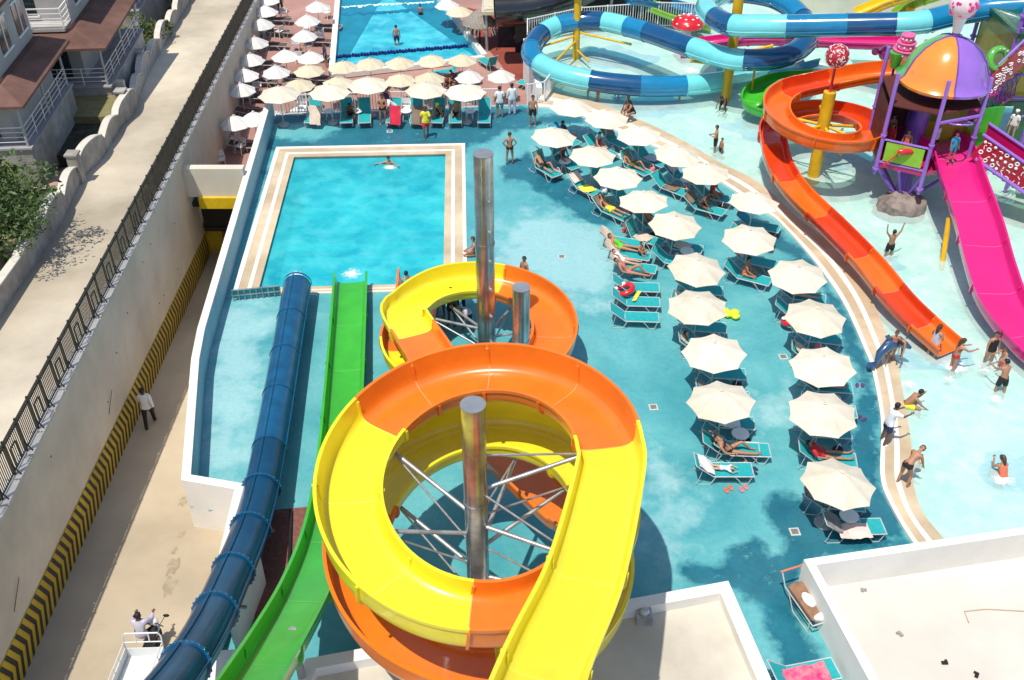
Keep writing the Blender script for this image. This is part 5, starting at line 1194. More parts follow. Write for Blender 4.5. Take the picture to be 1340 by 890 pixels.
# three tone blue tube slide
cp = [(1345, 8, 6.4), (1290, 12, 6.05), (1245, 20, 5.75), (1200, 30, 5.5), (1150, 32, 5.3), (1100, 33, 5.1), (1050, 34, 4.9), (1000, 34, 4.7), (950, 31, 4.45), (924, 8, 4.2), (955, -9, 4.0), (1010, -3, 3.7), (1046, 20, 3.4), (1058, 48, 3.15), (1030, 73, 2.9), (965, 78, 2.7), (905, 62, 2.5), (840, 40, 2.3), (778, 27, 2.1), (722, 36, 1.8), (696, 62, 1.5), (708, 84, 1.25), (755, 102, 1.05), (830, 112, .9), (895, 112, .8), (946, 107, .72)]
tp = bez([P(*c) for c in cp], 8)
mk = [2.7, 3.6, 4.8, 6.4, 7.8, 8.4, 10, 12.2, 14.9, 16.0, 16.9, 17.3, 17.8, 18.4, 18.9, 19.4, 20.1, 21.0, 22.3, 23.1, 24.0, 25]
cl = [M_mblu, M_aqua, M_navy, M_mblu, M_aqua, M_navy, M_aqua, M_mblu, M_navy, M_aqua, M_navy, M_mblu, M_aqua, M_navy, M_mblu, M_aqua, M_navy, M_mblu, M_aqua, M_navy, M_mblu, M_aqua]
sT = thing('looping_tube_slide', 'looping closed tube slide in navy, mid blue and pale aqua above the splash pool', 'water slide', P(948, 135))
ft_ = fracs(0, 8, tp, mk)
tubeslide(sT, tp, [(f, m_, wds[m_]) for f, m_ in zip(ft_, cl)], r=.55, n=24, ridge=(R(-15), R(195)))
op = bez([P(946, 107, .3), P(980, 101, .2), P(1020, 94, .1), P(1060, 84, .0)], 8); flume(sT, op, [(.4, M_aqua, 'pale aqua'), (1, M_mblu, 'mid blue')], w=1.15, hl=.55, hr=.55)
g = MB(); q = P(948, 138, -.4); g.tube(q, (q.x, q.y, 5.6), .26, n=18); build(g, 'support_pole', M_ypole, sT, smooth=True); qq = q
for px, py, z in ((1010, 60, 2.6), (905, 80, 2.0), (1060, 60, 2.7), (925, 30, 3.6), (1010, 20, 4.2)): strut((qq.x, qq.y, z-.2), P(px, py, z), .07, 'strut', M_ypole, sT)
g = MB(); q = P(753, 84, -.4); g.tube(q, (q.x, q.y, 3.5), .2, n=18); build(g, 'support_pole', M_ypole, sT, smooth=True)
for px, py, z in ((712, 60, 1.2), (825, 58, 1.4), (800, 35, 1.8), (725, 82, .9), (770, 80, .4)): strut((q.x, q.y, z+.1), P(px, py, z), .06, 'strut', M_ypole, sT)
for px, py, z in ((770, 110, .4), (890, 120, .2), (988, 88, 2.3), (1180, 60, 4.4)):
    a = P(px, py, z); g = MB(); g.tube((a.x, a.y, -.4), a, .06); build(g, 'support_leg', M_ypole, sT)
# pink topper on the first pole
t = thing('pink_topper', 'pink sweet shaped ornament on top of the yellow pole inside the blue loop', 'ornament', (q.x, q.y, 3.5)); g = MB()
g.ball((q.x, q.y, 4.15), .5, 14, (1.1, 1.1, .7)); g.ball((q.x-.7, q.y, 4.2), .25, 10); g.ball((q.x+.7, q.y, 4.2), .25, 10); g.ball((q.x, q.y, 4.6), .3, 10); build(g, 'ornament_body', M_pink, t, smooth=True)
# green curled flume
sK = thing('small_green_slide', 'small curled green slide tucked behind the orange spiral', 'water slide', P(985, 140))
flume(sK, bez([P(1060, 108, 1.9), P(1020, 112, 1.4), P(992, 124, 1.0), P(985, 142, .6), P(1010, 152, .3), P(1050, 150, .1)], 8), [(.5, M_grn, None), (1, M_grn, None)], w=1.05, hl=.5, hr=.5)
sP = thing('rear_pink_slide', 'shallow magenta slide crossing behind the blue tube', 'water slide', P(940, 66))
flume(sP, bez([P(1180, 62, 2.6), P(1120, 60, 2.1), P(1050, 57, 1.5), P(980, 56, .8), P(925, 62, .2), P(885, 72, -.1)], 8), [(.33, M_mag, None), (.66, M_mag, None), (1, M_mag, None)], w=1.3, hl=.4, hr=.4)
# slides beyond the rear fence
for lb, pl, mm, w_ in (('blue slide behind the tall white railing', [(820, 2, 1.5), (870, 10, .9), (925, 26, .3)], M_mblu, 1.4), ('green slide beside the blue one behind the railing', [(850, 12, .9), (885, 25, .5), (930, 38, .1)], M_lime, 1.0),
                       ('yellow slide chute at the top of the park behind the blue tube', [(1225, -22, 5), (1190, -4, 4.4), (1150, 12, 3.6), (1120, 24, 3)], M_dyel, 1.2), ('lime slide chute next to the yellow one', [(1265, -16, 5), (1220, 0, 4.2), (1190, 14, 3.4), (1170, 26, 2.8)], M_lime, 1.2), ('orange slide chute under the far end of the blue tube', [(1300, -12, 5.4), (1262, 12, 4.6), (1225, 40, 3.2)], M_ora, 1.1), ('pale green slide coming down by the beige building', [(985, -20, 3), (1022, 2, 1.8), (1040, 26, .5)], M_lime, .9)):
    t = thing('background_slide', lb, 'water slide', P(pl[0][0], pl[0][1], 0)); flume(t, bez([P(*c) for c in pl], 8), [(.5, mm, None), (1, mm, None)], w=w_, hl=.4, hr=.4)
# mushrooms and sweets
t = thing('mushroom_fountain', 'red mushroom fountain with white dots in the splash pool', 'ornament', P(898, 52, -.4)); c = P(898, 50, 0); g = MB()
g.lathe([(.9, 0), (.98, .1), (.9, .32), (.65, .52), (.3, .62), (0, .65)], (c.x, c.y, .75), 28); build(g, 'cap', M_redf, t, smooth=True)
g = MB(); g.tube((c.x, c.y, -.4), (c.x, c.y, .8), .3, .22); build(g, 'stem', M_candyw, t); g = MB(); random.seed(4)
for a in range(0, 360, 45):
    for rr_, zz in ((.9, .33), (.55, .57)): g.ball((c.x+rr_*.97*math.cos(R(a+rr_*40)), c.y+rr_*.97*math.sin(R(a+rr_*40)), .75+zz-.02), .085, 8, (1, 1, .5))
g.ball((c.x, c.y, 1.4), .1, 8); build(g, 'dots', M_candyw, t)
t = thing('sprinkle_lollipop', 'red sprinkle covered lollipop on a thin pole above the orange spiral', 'ornament', (C3[0], C3[1], 4.1)); g = MB(); g.tube((C3[0], C3[1], 4.1), (C3[0], C3[1], 5.35), .06); build(g, 'stick', M_redf, t)
g = MB(); g.ball((C3[0], C3[1], 5.75), .52, 20); build(g, 'lollipop_ball', M_candyr, t, smooth=True); g = MB(); random.seed(2)
def sprinkles(g, c, r, n, l=.13):
    for _ in range(n):
        d = V((random.gauss(0, 1), random.gauss(0, 1), random.gauss(0, 1))).normalized(); u_ = d.cross(V((random.gauss(0, 1), random.gauss(0, 1), random.gauss(0, 1)))).normalized(); p = V(c)+d*r*1.0; g.bar(p-u_*l/2, p+u_*l/2, .032, .032)
sprinkles(g, (C3[0], C3[1], 5.75), .505, 170, .11); build(g, 'sprinkles', M_candyw, t)

# ------------------------------------------------------------------ play tower
TC = V((18.05, 41.3, 0))
tw = thing('play_tower', 'purple framed play tower under a big orange, purple, green and yellow dome', 'play tower', (TC.x, TC.y, -.4))
posts = [((15.95, 40.2), 1.4, 6.0), ((17.7, 39.25), .9, 6.1), ((19.75, 40.0), .5, 5.9), ((16.4, 43.1), 1.4, 6.0), ((18.3, 43.9), 1.4, 6.0), ((20.2, 42.8), 1.2, 6.0)]
for (x, y), a, b_ in posts:
    g = MB(); g.tube((x, y, a), (x, y, b_), .09, n=12); g.tube((x, y, a+.2), (x, y, a+.28), .15, n=12); g.tube((x, y, 3.2), (x, y, 3.26), .13, n=12); build(g, 'post', M_purl, tw, smooth=True)
g = MB(); g.prism([p[0] for p in (posts[0], posts[1], posts[2], posts[5], posts[4], posts[3])], 1.75, 1.95); build(g, 'deck_floor', M_magd, tw)
g = MB(); g.prism([(V((p[0][0], p[0][1], 0))-TC)*.97+TC for p in (posts[0], posts[1], posts[2], posts[5], posts[4], posts[3])] if False else [((p[0][0]-TC.x)*.97+TC.x, (p[0][1]-TC.y)*.97+TC.y) for p in (posts[0], posts[1], posts[2], posts[5], posts[4], posts[3])], 4.55, 4.62); build(g, 'upper_floor', mat('tower_shade_red', (.10, .02, .015), .7), tw)
g = MB(); g.tube((17.3, 39.9, -.3), (17.6, 40.8, 1.8), .3, .34, n=14); g.tube((17.6, 41.2, 1.9), (17.9, 41.4, 5.2), .42, n=14); build(g, 'central_column', M_pur, tw, smooth=True)
for x, y in ((15.95, 40.2), (17.7, 39.25), (19.6, 40.1), (16.4, 42.8), (18.9, 42.2), (16.8, 39.7)):
    g = MB(); g.tube((17.3, 39.9, 0.1), (x, y, 1.75), .075, n=8); build(g, 'brace', M_pur, tw)
# dome, six coloured gores with a flared rim
dc = V((18.4, 41.4, 5.3)); prof = [(r_*.85, z_) for r_, z_ in [(2.25, -.12), (2.28, .0), (2.05, .18), (1.95, .45), (1.72, .9), (1.35, 1.32), (.9, 1.63), (.45, 1.79), (.08, 1.85)]]
gc = [M_orr, M_purl, M_dyel, M_dgrn2, M_dyel, M_dgrn2]; gc = {0: M_purl, 1: M_dyel, 2: M_orr, 3: M_dgrn2, 4: M_orr, 5: M_purl}
order = [('purple', M_purl), ('yellow', M_dyel), ('green', M_dgrn2), ('orange', M_orr)]
span = [(-96, -22, M_purl, 'purple'), (-22, 48, M_dyel, 'yellow'), (48, 106, M_purl, 'purple'), (106, 184, M_dgrn2, 'green'), (184, 264, M_orr, 'orange')]
for a0, a1, m_, wd_ in span:
    g = MB(); n = 12; vs = []
    for r_, z in prof:
        for k in range(n+1):
            a = R(a0+(a1-a0)*k/n); bl = 1+.035*math.sin(math.pi*k/n); vs.append((dc.x+r_*bl*math.cos(a), dc.y+r_*bl*math.sin(a), dc.z+z))
    g.add(vs, [(i*(n+1)+k, i*(n+1)+k+1, (i+1)*(n+1)+k+1, (i+1)*(n+1)+k) for i in range(len(prof)-1) for k in range(n)]); o = build(g, 'dome_panel', m_, tw, smooth=True, fixn=False); o['label'] = wd_+' dome panel'
    g = MB(); g.path([(dc.x+(r_+.02)*math.cos(R(a0)), dc.y+(r_+.02)*math.sin(R(a0)), dc.z+z+.01) for r_, z in prof], .035, 6); build(g, 'dome_rib', M_pur, tw)
g = MB(); g.tube((dc.x, dc.y, dc.z+1.8), (dc.x, dc.y, dc.z+2.0), .16, n=12); build(g, 'dome_cap', M_pur, tw)
# rails and coloured screens
def bars(parent, a, b_, z0, z1, n, m_, name='rail'):
    g = MB(); a = V((*a, 0)); b_ = V((*b_, 0)); g.tube(a+V((0, 0, z1)), b_+V((0, 0, z1)), .05, n=8); g.tube(a+V((0, 0, z0)), b_+V((0, 0, z0)), .05, n=8)
    for k in range(n+1): c = a.lerp(b_, k/n); g.tube(c+V((0, 0, z0)), c+V((0, 0, z1)), .03, n=6)
    build(g, name, m_, parent)
bars(tw, posts[0][0], posts[1][0], 2.0, 3.05, 2, M_purl)
g = MB(); a, b_ = V((*posts[0][0], 0)), V((*posts[1][0], 0)); n_ = (b_-a).normalized(); a2, b3 = a+n_*.2, b_-n_*.2; out_ = V((n_.y, -n_.x, 0))*.05
g.quad(a2+out_+V((0, 0, 2.1)), b3+out_+V((0, 0, 2.1)), b3+out_+V((0, 0, 2.98)), a2+out_+V((0, 0, 2.98))); sc = build(g, 'screen', M_lime, tw)
g = MB(); mid = a.lerp(b_, .55)+out_*2+V((0, 0, 2.75)); g.ball(mid, .3, 12, (1.5, .4, .5)); g.bar(mid-V((.3, -.1, .15)), mid-V((.75, -.25, .75)), .12, .05); build(g, 'toy_propeller', M_redf, tw, smooth=True)
bars(tw, posts[1][0], posts[2][0], 4.2, 4.25, 1, M_purl); 
g = MB(); g.torus((18.75, 39.55, 4.1), .5, .04, 20, 6, (0, .3, 1)); build(g, 'shower_ring', M_purl, tw)
g = MB(); g.quad((18.2, 41.9, 1.95), (19.9, 41.5, 1.95), (19.9, 41.5, 3.1), (18.2, 41.9, 3.1)); g.quad((19.9, 41.5, 1.95), (20.0, 40.4, 1.95), (20.0, 40.4, 3.1), (19.9, 41.5, 3.1)); build(g, 'back_screen', M_must, tw)
g = MB(); g.quad((18.2, 41.92, 3.1), (19.9, 41.52, 3.1), (19.9, 41.52, 4.2), (18.2, 41.92, 4.2)); build(g, 'back_screen', M_olive, tw)
for k, (a, b_) in enumerate((((15.95, 40.2), (16.4, 43.1)), ((16.4, 43.1), (18.3, 43.9)), ((18.3, 43.9), (20.2, 42.8)))):
    g = MB(); g.quad((*a, 1.95), (*b_, 1.95), (*b_, 4.4), (*a, 4.4)); build(g, 'dark_screen', mat('dark_red_screen', (.085, .02, .015), .6, var=.6, scale=2), tw)
g = MB(); g.ball((17.3, 39.8, -.1), .95, 18, (1.2, 1.0, .8)); bmv = [V(v) for v in g.v]; random.seed(9)
g.v = [tuple(v+V((random.uniform(-.1, .1), random.uniform(-.1, .1), random.uniform(-.1, .1)))) for v in bmv]
t = thing('rock_base', 'artificial grey rock at the foot of the play tower column', 'rock', (17.3, 39.8, -.4)); build(g, 'rock', M_rock, t, smooth=True)
# ornaments round the dome
def ornament(name, label, c, fn): 
    t = thing(name, label, 'ornament', c); fn(t, V(c)); return t
def icecream(t, c):
    g = MB(); g.lathe([(.16, 0), (.3, .75)], c, 14); g.tube(c-V((0, 0, .3)), c+V((0, 0, .1)), .08); build(g, 'cone', M_candyw, t, smooth=True); g = MB(); g.ball(c+V((0, 0, 1.15)), .58, 18); build(g, 'scoop', mat('pale_pink_icing', (.8, .62, .66), .4), t, smooth=True)
    g = MB(); random.seed(8)
    for _ in range(26):
        d = V((random.gauss(0, 1), random.gauss(0, 1)-.5, random.gauss(0, 1))).normalized(); g.ball(c+V((0, 0, 1.15))+d*.55, random.uniform(.06, .13), 6)
    build(g, 'sprinkles', M_mag, t)
ornament('ice_cream', 'giant ice cream with pink flecks standing on top of the dome', (dc.x, dc.y, 7.3), icecream)
def donut(t, c): g = MB(); g.torus(c+V((0, 0, .5)), .42, .16, 22, 10, (.25, -.9, .35)); g.tube(c-V((0, 0, .9)), c+V((0, 0, .0)), .06); build(g, 'ring', M_dgrn2, t, smooth=True); g = MB(); random.seed(6); [g.bar(c+V((math.cos(a)*.42, -.13+math.sin(a)*.15, .55+math.sin(a)*.40)), c+V((math.cos(a)*.42+.06, -.16+math.sin(a)*.15, .60+math.sin(a)*.40)), .04) for a in [k*.45 for k in range(14)]]; build(g, 'sprinkles', M_candyw, t)
ornament('green_doughnut', 'green sprinkled doughnut ring beside the dome', (P(1302, 92, 5.2)), donut)
def cake(t, c):
    for k, r_ in enumerate((.5, .38, .26)): g = MB(); g.tube(c+V((0, 0, k*.32)), c+V((0, 0, k*.32+.27)), r_, n=18); g.torus(c+V((0, 0, k*.32+.27)), r_, .05, 18, 6); build(g, 'tier', M_pink, t, smooth=True)
    g = MB(); [g.ball(c+V((r_*math.cos(a), r_*math.sin(a), k*.32+.12)), .05, 6) for k, r_ in enumerate((.5, .38, .26)) for a in [j*.7 for j in range(9)]]; build(g, 'icing_dots', M_candyw, t)
ornament('pink_cake', 'three tier pink cake ornament left of the dome', (P(1183, 72, 5.4)), cake)
def cup(t, c): g = MB(); g.lathe([(.2, 0), (.3, .5), (.34, .7)], c, 14); build(g, 'cup', M_dgrn2, t, smooth=True); g = MB(); g.tube(c-V((0, 0, 1.5)), c, .06); build(g, 'stick', M_pur, t)
ornament('green_cup', 'green cup ornament hanging left of the dome', (P(1170, 88, 4.9)), cup)
def sweet(t, c): g = MB(); g.ball(c, .38, 14); g.ball(c+V((-.55, 0, .1)), .2, 8); g.ball(c+V((.55, 0, -.1)), .2, 8); g.tube(c-V((0, 0, 1.6)), c, .06); build(g, 'sweet_body', M_mag, t, smooth=True)
ornament('magenta_sweet', 'magenta wrapped sweet ornament behind the orange spiral', (P(1160, 70, 3.8)), sweet)
g = MB(); q = P(1168, 110, -.4); g.tube(q, (q.x, q.y, 3.9), .22, n=14); t = thing('yellow_pillar', 'yellow support pillar behind the orange spiral, under the cake ornament', 'pillar', q); build(g, 'pillar_shaft', M_ypole, t, smooth=True)
# second tower at the right edge
t2 = thing('rear_play_tower', 'second play tower with olive and mustard panels at the right edge', 'play tower', (24.5, 46, -.4))
for x, y in ((22.3, 44.0), (26.3, 43.6), (22.3, 48.2), (26.3, 48.2)):
    g = MB(); g.tube((x, y, -.4), (x, y, 9.5), .1, n=10); [g.tube((x, y, z), (x, y, z+.08), .17, n=10) for z in (2, 4.5, 7)]; build(g, 'post', M_purl, t2, smooth=True)
for zz_ in (3.0, 6.2): g = MB(); g.box((24.3, 46, zz_), (4.2, 4.4, .2)); build(g, 'deck_floor', M_dgrn, t2)
for z0, z1, m_, x0_, x1_ in ((3.2, 4.6, M_must, 22.4, 24.2), (4.6, 6.1, M_olive, 22.4, 24.2), (3.2, 6.0, M_dgrn, 24.2, 26.2), (6.4, 8.2, M_dgrn, 22.4, 26.2), (.2, 2.8, M_dgrn, 23.2, 26.2)):
    g = MB(); g.box(((x0_+x1_)/2, 44.1, (z0+z1)/2), (x1_-x0_, .08, z1-z0)); build(g, 'panel', m_, t2)
for xx_ in (22.4, 26.3): g = MB(); g.box((xx_, 46, 5.0), (.08, 4, 2.6)); build(g, 'side_panel', M_olive, t2)
for z in (3.3, 4.4, 6.5, 7.5): bars(t2, (22.3, 43.9), (26.3, 43.5), z, z+.02, 1, M_purl)
# candy stairs between the towers
ts_ = thing('candy_stairs', 'stairway with a red side panel covered in white sweets', 'stairs', (21, 38.6, -.4))
A0, A1 = V((19.75, 39.35, 2.55)), V((24.2, 36.6, .3)); hgt = V((0, 0, 1.15)); nrm = (A1-A0).cross(V((0, 0, 1))).normalized(); nrm = nrm if nrm.y < 0 else -nrm
g = MB(); g.bar((A0+A0+hgt)/2-nrm*.03, (A1+A1+hgt)/2-nrm*.03, .06, hgt.z); build(g, 'side_panel', M_candyr, ts_, fixn=False)
g = MB(); g.tube(A0+hgt, A1+hgt, .07, n=8); g.tube(A0, A1, .09, n=8); B0, B1 = A0-nrm*1.2, A1-nrm*1.2; g.tube(B0+hgt, B1+hgt, .07, n=8); build(g, 'handrail', M_purl, ts_)
g = MB(); random.seed(12); du = (A1-A0).normalized(); Lp = (A1-A0).length; dv = V((0, 0, 1)); k = 0
for i in range(int(Lp/.27)):
    for j in range(4):
        c = A0+du*(.2+i*.27+random.uniform(-.05, .05))+dv*(.17+j*.26+random.uniform(-.04, .04))+nrm*.012; ty = random.random()
        if ty < .3: g.torus(c, .075, .028, 10, 5, nrm)
        elif ty < .5: g.ball(c, .07, 8)
        elif ty < .75: a_ = random.uniform(0, 3); e_ = (du*math.cos(a_)+dv*math.sin(a_)); f_ = e_.cross(nrm); g.path([c-e_*.1, c+e_*.04, c+e_*.09+f_*.04, c+e_*.05+f_*.08], .02, 5)
        else: a_ = random.uniform(0, 3); e_ = (du*math.cos(a_)+dv*math.sin(a_)); g.bar(c-e_*.06, c+e_*.06, .045, .03)
build(g, 'sweet_print', M_candyw, ts_)
g = MB()
for k in range(12): c = A0.lerp(A1, (k+.5)/12)-nrm*.6; g.box((c.x, c.y, c.z), (.5, 1.2, .1), math.atan2(nrm.y, nrm.x)-math.pi/2)
build(g, 'steps', M_magd, ts_)
g = MB(); g.quad(B0+V((0, 0, -.3)), B1+V((0, 0, -.3)), B1+hgt, B0+hgt); build(g, 'side_panel', M_magd, ts_)
t = thing('yellow_bench', 'yellow seat bench on the stairway landing at the right edge', 'bench', (23.4, 40.2, 1.4)); g = MB(); g.box((23.4, 40.0, 1.9), (1.9, .1, .8), R(-25)); g.box((23.5, 40.35, 1.55), (1.9, .7, .1), R(-25)); g.box((23.5, 40.4, .9), (1.6, .5, 1.2), R(-25)); build(g, 'bench_shell', M_dyel, t)
t = thing('green_hood', 'small bright green panel hood above the stairway', 'panel', (21.2, 42.5, 2)); g = MB(); g.box((21.4, 42.4, 2.9), (1.1, .1, 1.2), R(10)); g.box((21.4, 43.0, 1.9), (1.0, 1.0, 3.0), R(10)); build(g, 'hood_panel', M_grn, t)
# beige building and dark structure beyond
t = thing('beige_building', 'beige rendered building with dark windows behind the slides', 'building', (25, 70, 0)); g = MB(); g.box((23.5, 67.6, 2.8), (11.5, 7, 6.5)); build(g, 'wall', M_cream, t)
for k in range(4): g = MB(); g.box((19.3+2.7*k, 64.07, 3.0), (1.4, .1, 1.9)); w_ = build(g, 'window', M_glass, t); f = MB(); f.box((19.3+2.7*k, 64.03, 2.0), (1.7, .2, .1)); build(f, 'sill', M_wplas, w_, local=True)
t = thing('dark_pavilion', 'black walled pavilion carrying the big black tube behind the railing', 'building', (4, 70, TZ)); g = MB(); g.box((5.0, 65.9, 1.2), (9.6, 6, 6.8)); build(g, 'wall', M_black, t)
g = MB(); g.box((.9, 65.6, TZ+1.2), (3.6, 3.5, 2.4)); build(g, 'undercroft', mat('undercroft_dark', (.02, .022, .035), .7, var=.6), t); g = MB(); g.box((-.6, 64.6, TZ+2.5), (2.6, 3.2, .22)); build(g, 'platform_slab', M_ctile, t)
for x in (-1.6, .6): g = MB(); g.tube((x, 63.2, TZ), (x, 63.2, TZ+2.4), .1); build(g, 'post', M_ste, t)
for x in (1.8, 4.0, 5.9, 7.8): g = MB(); g.tube((x, 62.6, TZ), (x+.5, 62.6, 5.5), .12); build(g, 'steel_frame', M_ste, t)
g = MB(); g.quad((.1, 63.82, TZ+.6), (1.8, 63.82, TZ+.5), (1.9, 63.82, TZ+1.3), (.5, 63.82, TZ+1.9)); build(g, 'painted_panel', mat('panel_salmon', (.45, .13, .10), .6), t)
railing(t, [(-1.8, 63.1, TZ+2.6), (.6, 63.1, TZ+2.6)], 1.0, 3)
t = thing('black_tube_slide', 'huge glossy black tube slide at the top of the photo', 'water slide', (1, 64.5, 0)); tubeslide(t, bez([V((-1.0, 61.0, 1.2)), V((1.2, 61.2, 1.3)), V((3.6, 61.6, 1.9)), V((6.5, 62.0, 3.4))], 8), [(.5, M_gblack, None), (1, M_gblack, None)], r=.95, n=28)
t = thing('thatched_parasol', 'ragged grey thatched parasol by the dark pavilion', 'parasol', P(628, 60, TZ)); c = P(628, 60, TZ); g = MB(); g.tube(c, c+V((0, 0, 2)), .06); build(g, 'pole', M_bark, t); g = MB(); g.lathe([(1.1, 1.5), (.9, 1.75), (.5, 2.1), (0, 2.4)], c, 18)
random.seed(3)
for k in range(150): a = random.uniform(0, 6.28); r_ = random.uniform(.3, 1.2); g.bar(c+V((math.cos(a)*r_, math.sin(a)*r_, 2.2-.6*r_)), c+V((math.cos(a)*(r_+.25), math.sin(a)*(r_+.25), 1.95-.72*r_)), .03)
build(g, 'thatch', M_ctrash, t)
# denser play equipment between and behind the towers
tb2 = thing('rope_bridge', 'magenta and purple lattice bridge linking the two play towers', 'bridge', (21.5, 42.8, 2.5))
a_, b2_ = V((20.1, 42.2, 3.1)), V((22.6, 44.2, 3.4)); d_b = (b2_-a_); sd_ = d_b.cross(V((0, 0, 1))).normalized()
g = MB(); g.bar(a_, b2_, 1.0, .1); build(g, 'bridge_deck', M_mag, tb2)
for s_ in (-.5, .5):
    g = MB(); n = 9
    for k in range(n):
        p, q = a_.lerp(b2_, k/n)+sd_*s_, a_.lerp(b2_, (k+1)/n)+sd_*s_; g.bar(p, q+V((0, 0, 1.1)), .03); g.bar(q, p+V((0, 0, 1.1)), .03)
    g.tube(a_+sd_*s_+V((0, 0, 1.1)), b2_+sd_*s_+V((0, 0, 1.1)), .05, n=8); build(g, 'lattice_rail', M_pur, tb2)
ts3 = thing('upper_stairway', 'steep purple stairway with a candy patterned side rising to the rear tower', 'stairs', (22.5, 43.2, 2))
g = MB(); A2, B2 = V((20.9, 42.6, 4.4)), V((23.4, 43.5, 6.9))
for k in range(12): c = A2.lerp(B2, k/11); g.box((c.x, c.y, c.z), (.32, .9, .08))
build(g, 'steps', M_pur, ts3); g = MB(); g.bar(A2+V((0, -.5, .3)), B2+V((0, -.5, .3)), .06, .9); build(g, 'side_panel', M_candyr, ts3)
g = MB(); random.seed(77)
for k in range(60): c = A2.lerp(B2, random.random())+V((0, -.545, .3+random.uniform(-.38, .38))); g.torus(c, .06, .022, 8, 4, (0, 1, 0))
build(g, 'sweet_print', M_candyw, ts3)
g = MB(); g.tube(A2+V((0, -.5, 1.2)), B2+V((0, -.5, 1.2)), .05, n=8); build(g, 'handrail', M_purl, ts3)
t = thing('purple_frame', 'tall purple pipe frame with crossbars standing right of the candy stairs', 'frame', (23.2, 41.6, -.4))
for x, y in ((22.6, 41.4), (24.2, 41.0)): g = MB(); g.tube((x, y, -.4), (x, y, 5.4), .085, n=10); g.tube((x, y, 3.4), (x, y, 3.48), .15, n=10); g.tube((x, y, 1.6), (x, y, 1.68), .15, n=10); build(g, 'post', M_purl, t, smooth=True)
g = MB(); [g.tube((22.3, 41.5, z), (24.5, 40.95, z), .05, n=8) for z in (3.5, 5.3)]; g.tube((22.6, 41.4, 3.5), (24.2, 41.0, 5.3), .035, n=6); build(g, 'crossbars', M_purl, t)
# foam where slides and fountains meet the water
m, nt, b, out = nm('foam_patch'); N = nt.nodes; L = nt.links; tc = N.new('ShaderNodeTexCoord')
b.inputs['Base Color'].default_value = (.85, .9, .9, 1); b.inputs['Roughness'].default_value = .6
gr = N.new('ShaderNodeAttribute'); gr.attribute_name = 'fade'
mk_ = ramp(math_('ADD', math_('MULTIPLY', noise(7, 8, .75), .9), math_('MULTIPLY', gr.outputs['Fac'], .45)), [(.60, (0, 0, 0)), (.82, (1, 1, 1))])
trn = N.new('ShaderNodeBsdfTransparent'); mx = N.new('ShaderNodeMixShader'); L.new(mk_, mx.inputs[0]); L.new(trn.outputs[0], mx.inputs[1]); L.new(b.outputs[0], mx.inputs[2]); L.new(mx.outputs[0], out.inputs[0])
for k, (px, py, z, rx, ry) in enumerate(((1250, 480, -.05, 1.3, 1.0), (460, 358, -.11, .9, .9), (387, 360, -.11, .7, .7), (905, 92, -.05, 1.2, 1.2), (560, 362, -.11, .7, .6), (510, 219, -.11, .8, .6), (1190, 502, -.05, .6, .5), (1313, 628, -.05, .9, .7), (1070, 84, -.05, 1.2, 1.0), (1000, 152, -.05, 1.0, .8), (1303, 522, -.05, .6, .6), (1289, 483, -.05, .6, .5), (1243, 495, -.05, .6, .5), (1160, 345, -.05, .6, .5))):
    c = P(px, py, z); n_ = 24; g = MB(); g.add([(c.x, c.y, z+.002)]+[(c.x+rx*math.cos(6.283*i/n_), c.y+ry*math.sin(6.283*i/n_), z+.002) for i in range(n_)], [(0, 1+i, 1+(i+1) % n_) for i in range(n_)])
    o = build(g, 'water_foam', m, fixn=False); o['kind'] = 'stuff'; o['label'] = 'thin white foam spreading on the pool water'; o['category'] = 'foam'
    at_ = o.data.attributes.new('fade', 'FLOAT', 'POINT'); at_.data.foreach_set('value', [1.0]+[-.6]*n_)
# ------------------------------------------------------------------ parasols
def make_umbrella(m, r=1.1, rim=1.68, apex=2.15, base=True, name='parasol', spin=0, sag=.04, poleM=None):
    t = thing(name, '', 'parasol'); nseg = 8; sub = 6; rr = 6; g = MB(); vs = []
    for i in range(rr+1):
        f = i/rr
        for k in range(nseg*sub):
            a = 2*math.pi*k/(nseg*sub)+spin; u_ = (k % sub)/sub; mid = math.sin(math.pi*u_); q = math.pi/nseg
            flat_ = math.cos(q)/math.cos(2*q*u_-q); rad_ = r*f*(flat_*(1-.045*mid*f)); z = apex-(apex-rim)*(f**1.12)-sag*mid*f*.9*(1-.3*f)
            vs.append((rad_*math.cos(a), rad_*math.sin(a), z))
    n = nseg*sub; fs = [(i*n+k, i*n+(k+1) % n, (i+1)*n+(k+1) % n, (i+1)*n+k) for i in range(rr) for k in range(n)]
    g.add(vs, fs); g.add([(x, y, z-.012) for x, y, z in vs], [f[::-1] for f in fs]); cn = build(g, 'canopy', m, t, smooth=False, local=True, fixn=False)
    cn.data.polygons.foreach_set('use_smooth', [True]*len(cn.data.polygons))
    g = MB()
    for k in range(nseg):
        a = 2*math.pi*k/nseg+spin; g.path([(0, 0, apex-.02), (r*.5*math.cos(a), r*.5*math.sin(a), apex-(apex-rim)*.46-.02), (r*math.cos(a), r*math.sin(a), rim-.02)], .010, 5)
    build(g, 'ribs', M_frame, t, local=True)
    g = MB(); g.tube((0, 0, .03), (0, 0, apex+.02), .022, n=10); build(g, 'pole', poleM or M_frame, t, local=True, smooth=True)
    g = MB(); g.tube((0, 0, apex-.01), (0, 0, apex+.015), .07, n=8); g.ball((0, 0, apex+.04), .03, 8)
    build(g, 'finial', m, t, local=True)
    if base: g = MB(); g.lathe([(.29, 0), (.30, .04), (.27, .09), (.10, .12), (.05, .2), (.03, .3)], (0, 0, 0), 20); build(g, 'base', mat('base_grey', (.38, .40, .40), .8), t, local=True, smooth=True)
    return t
UMB = []
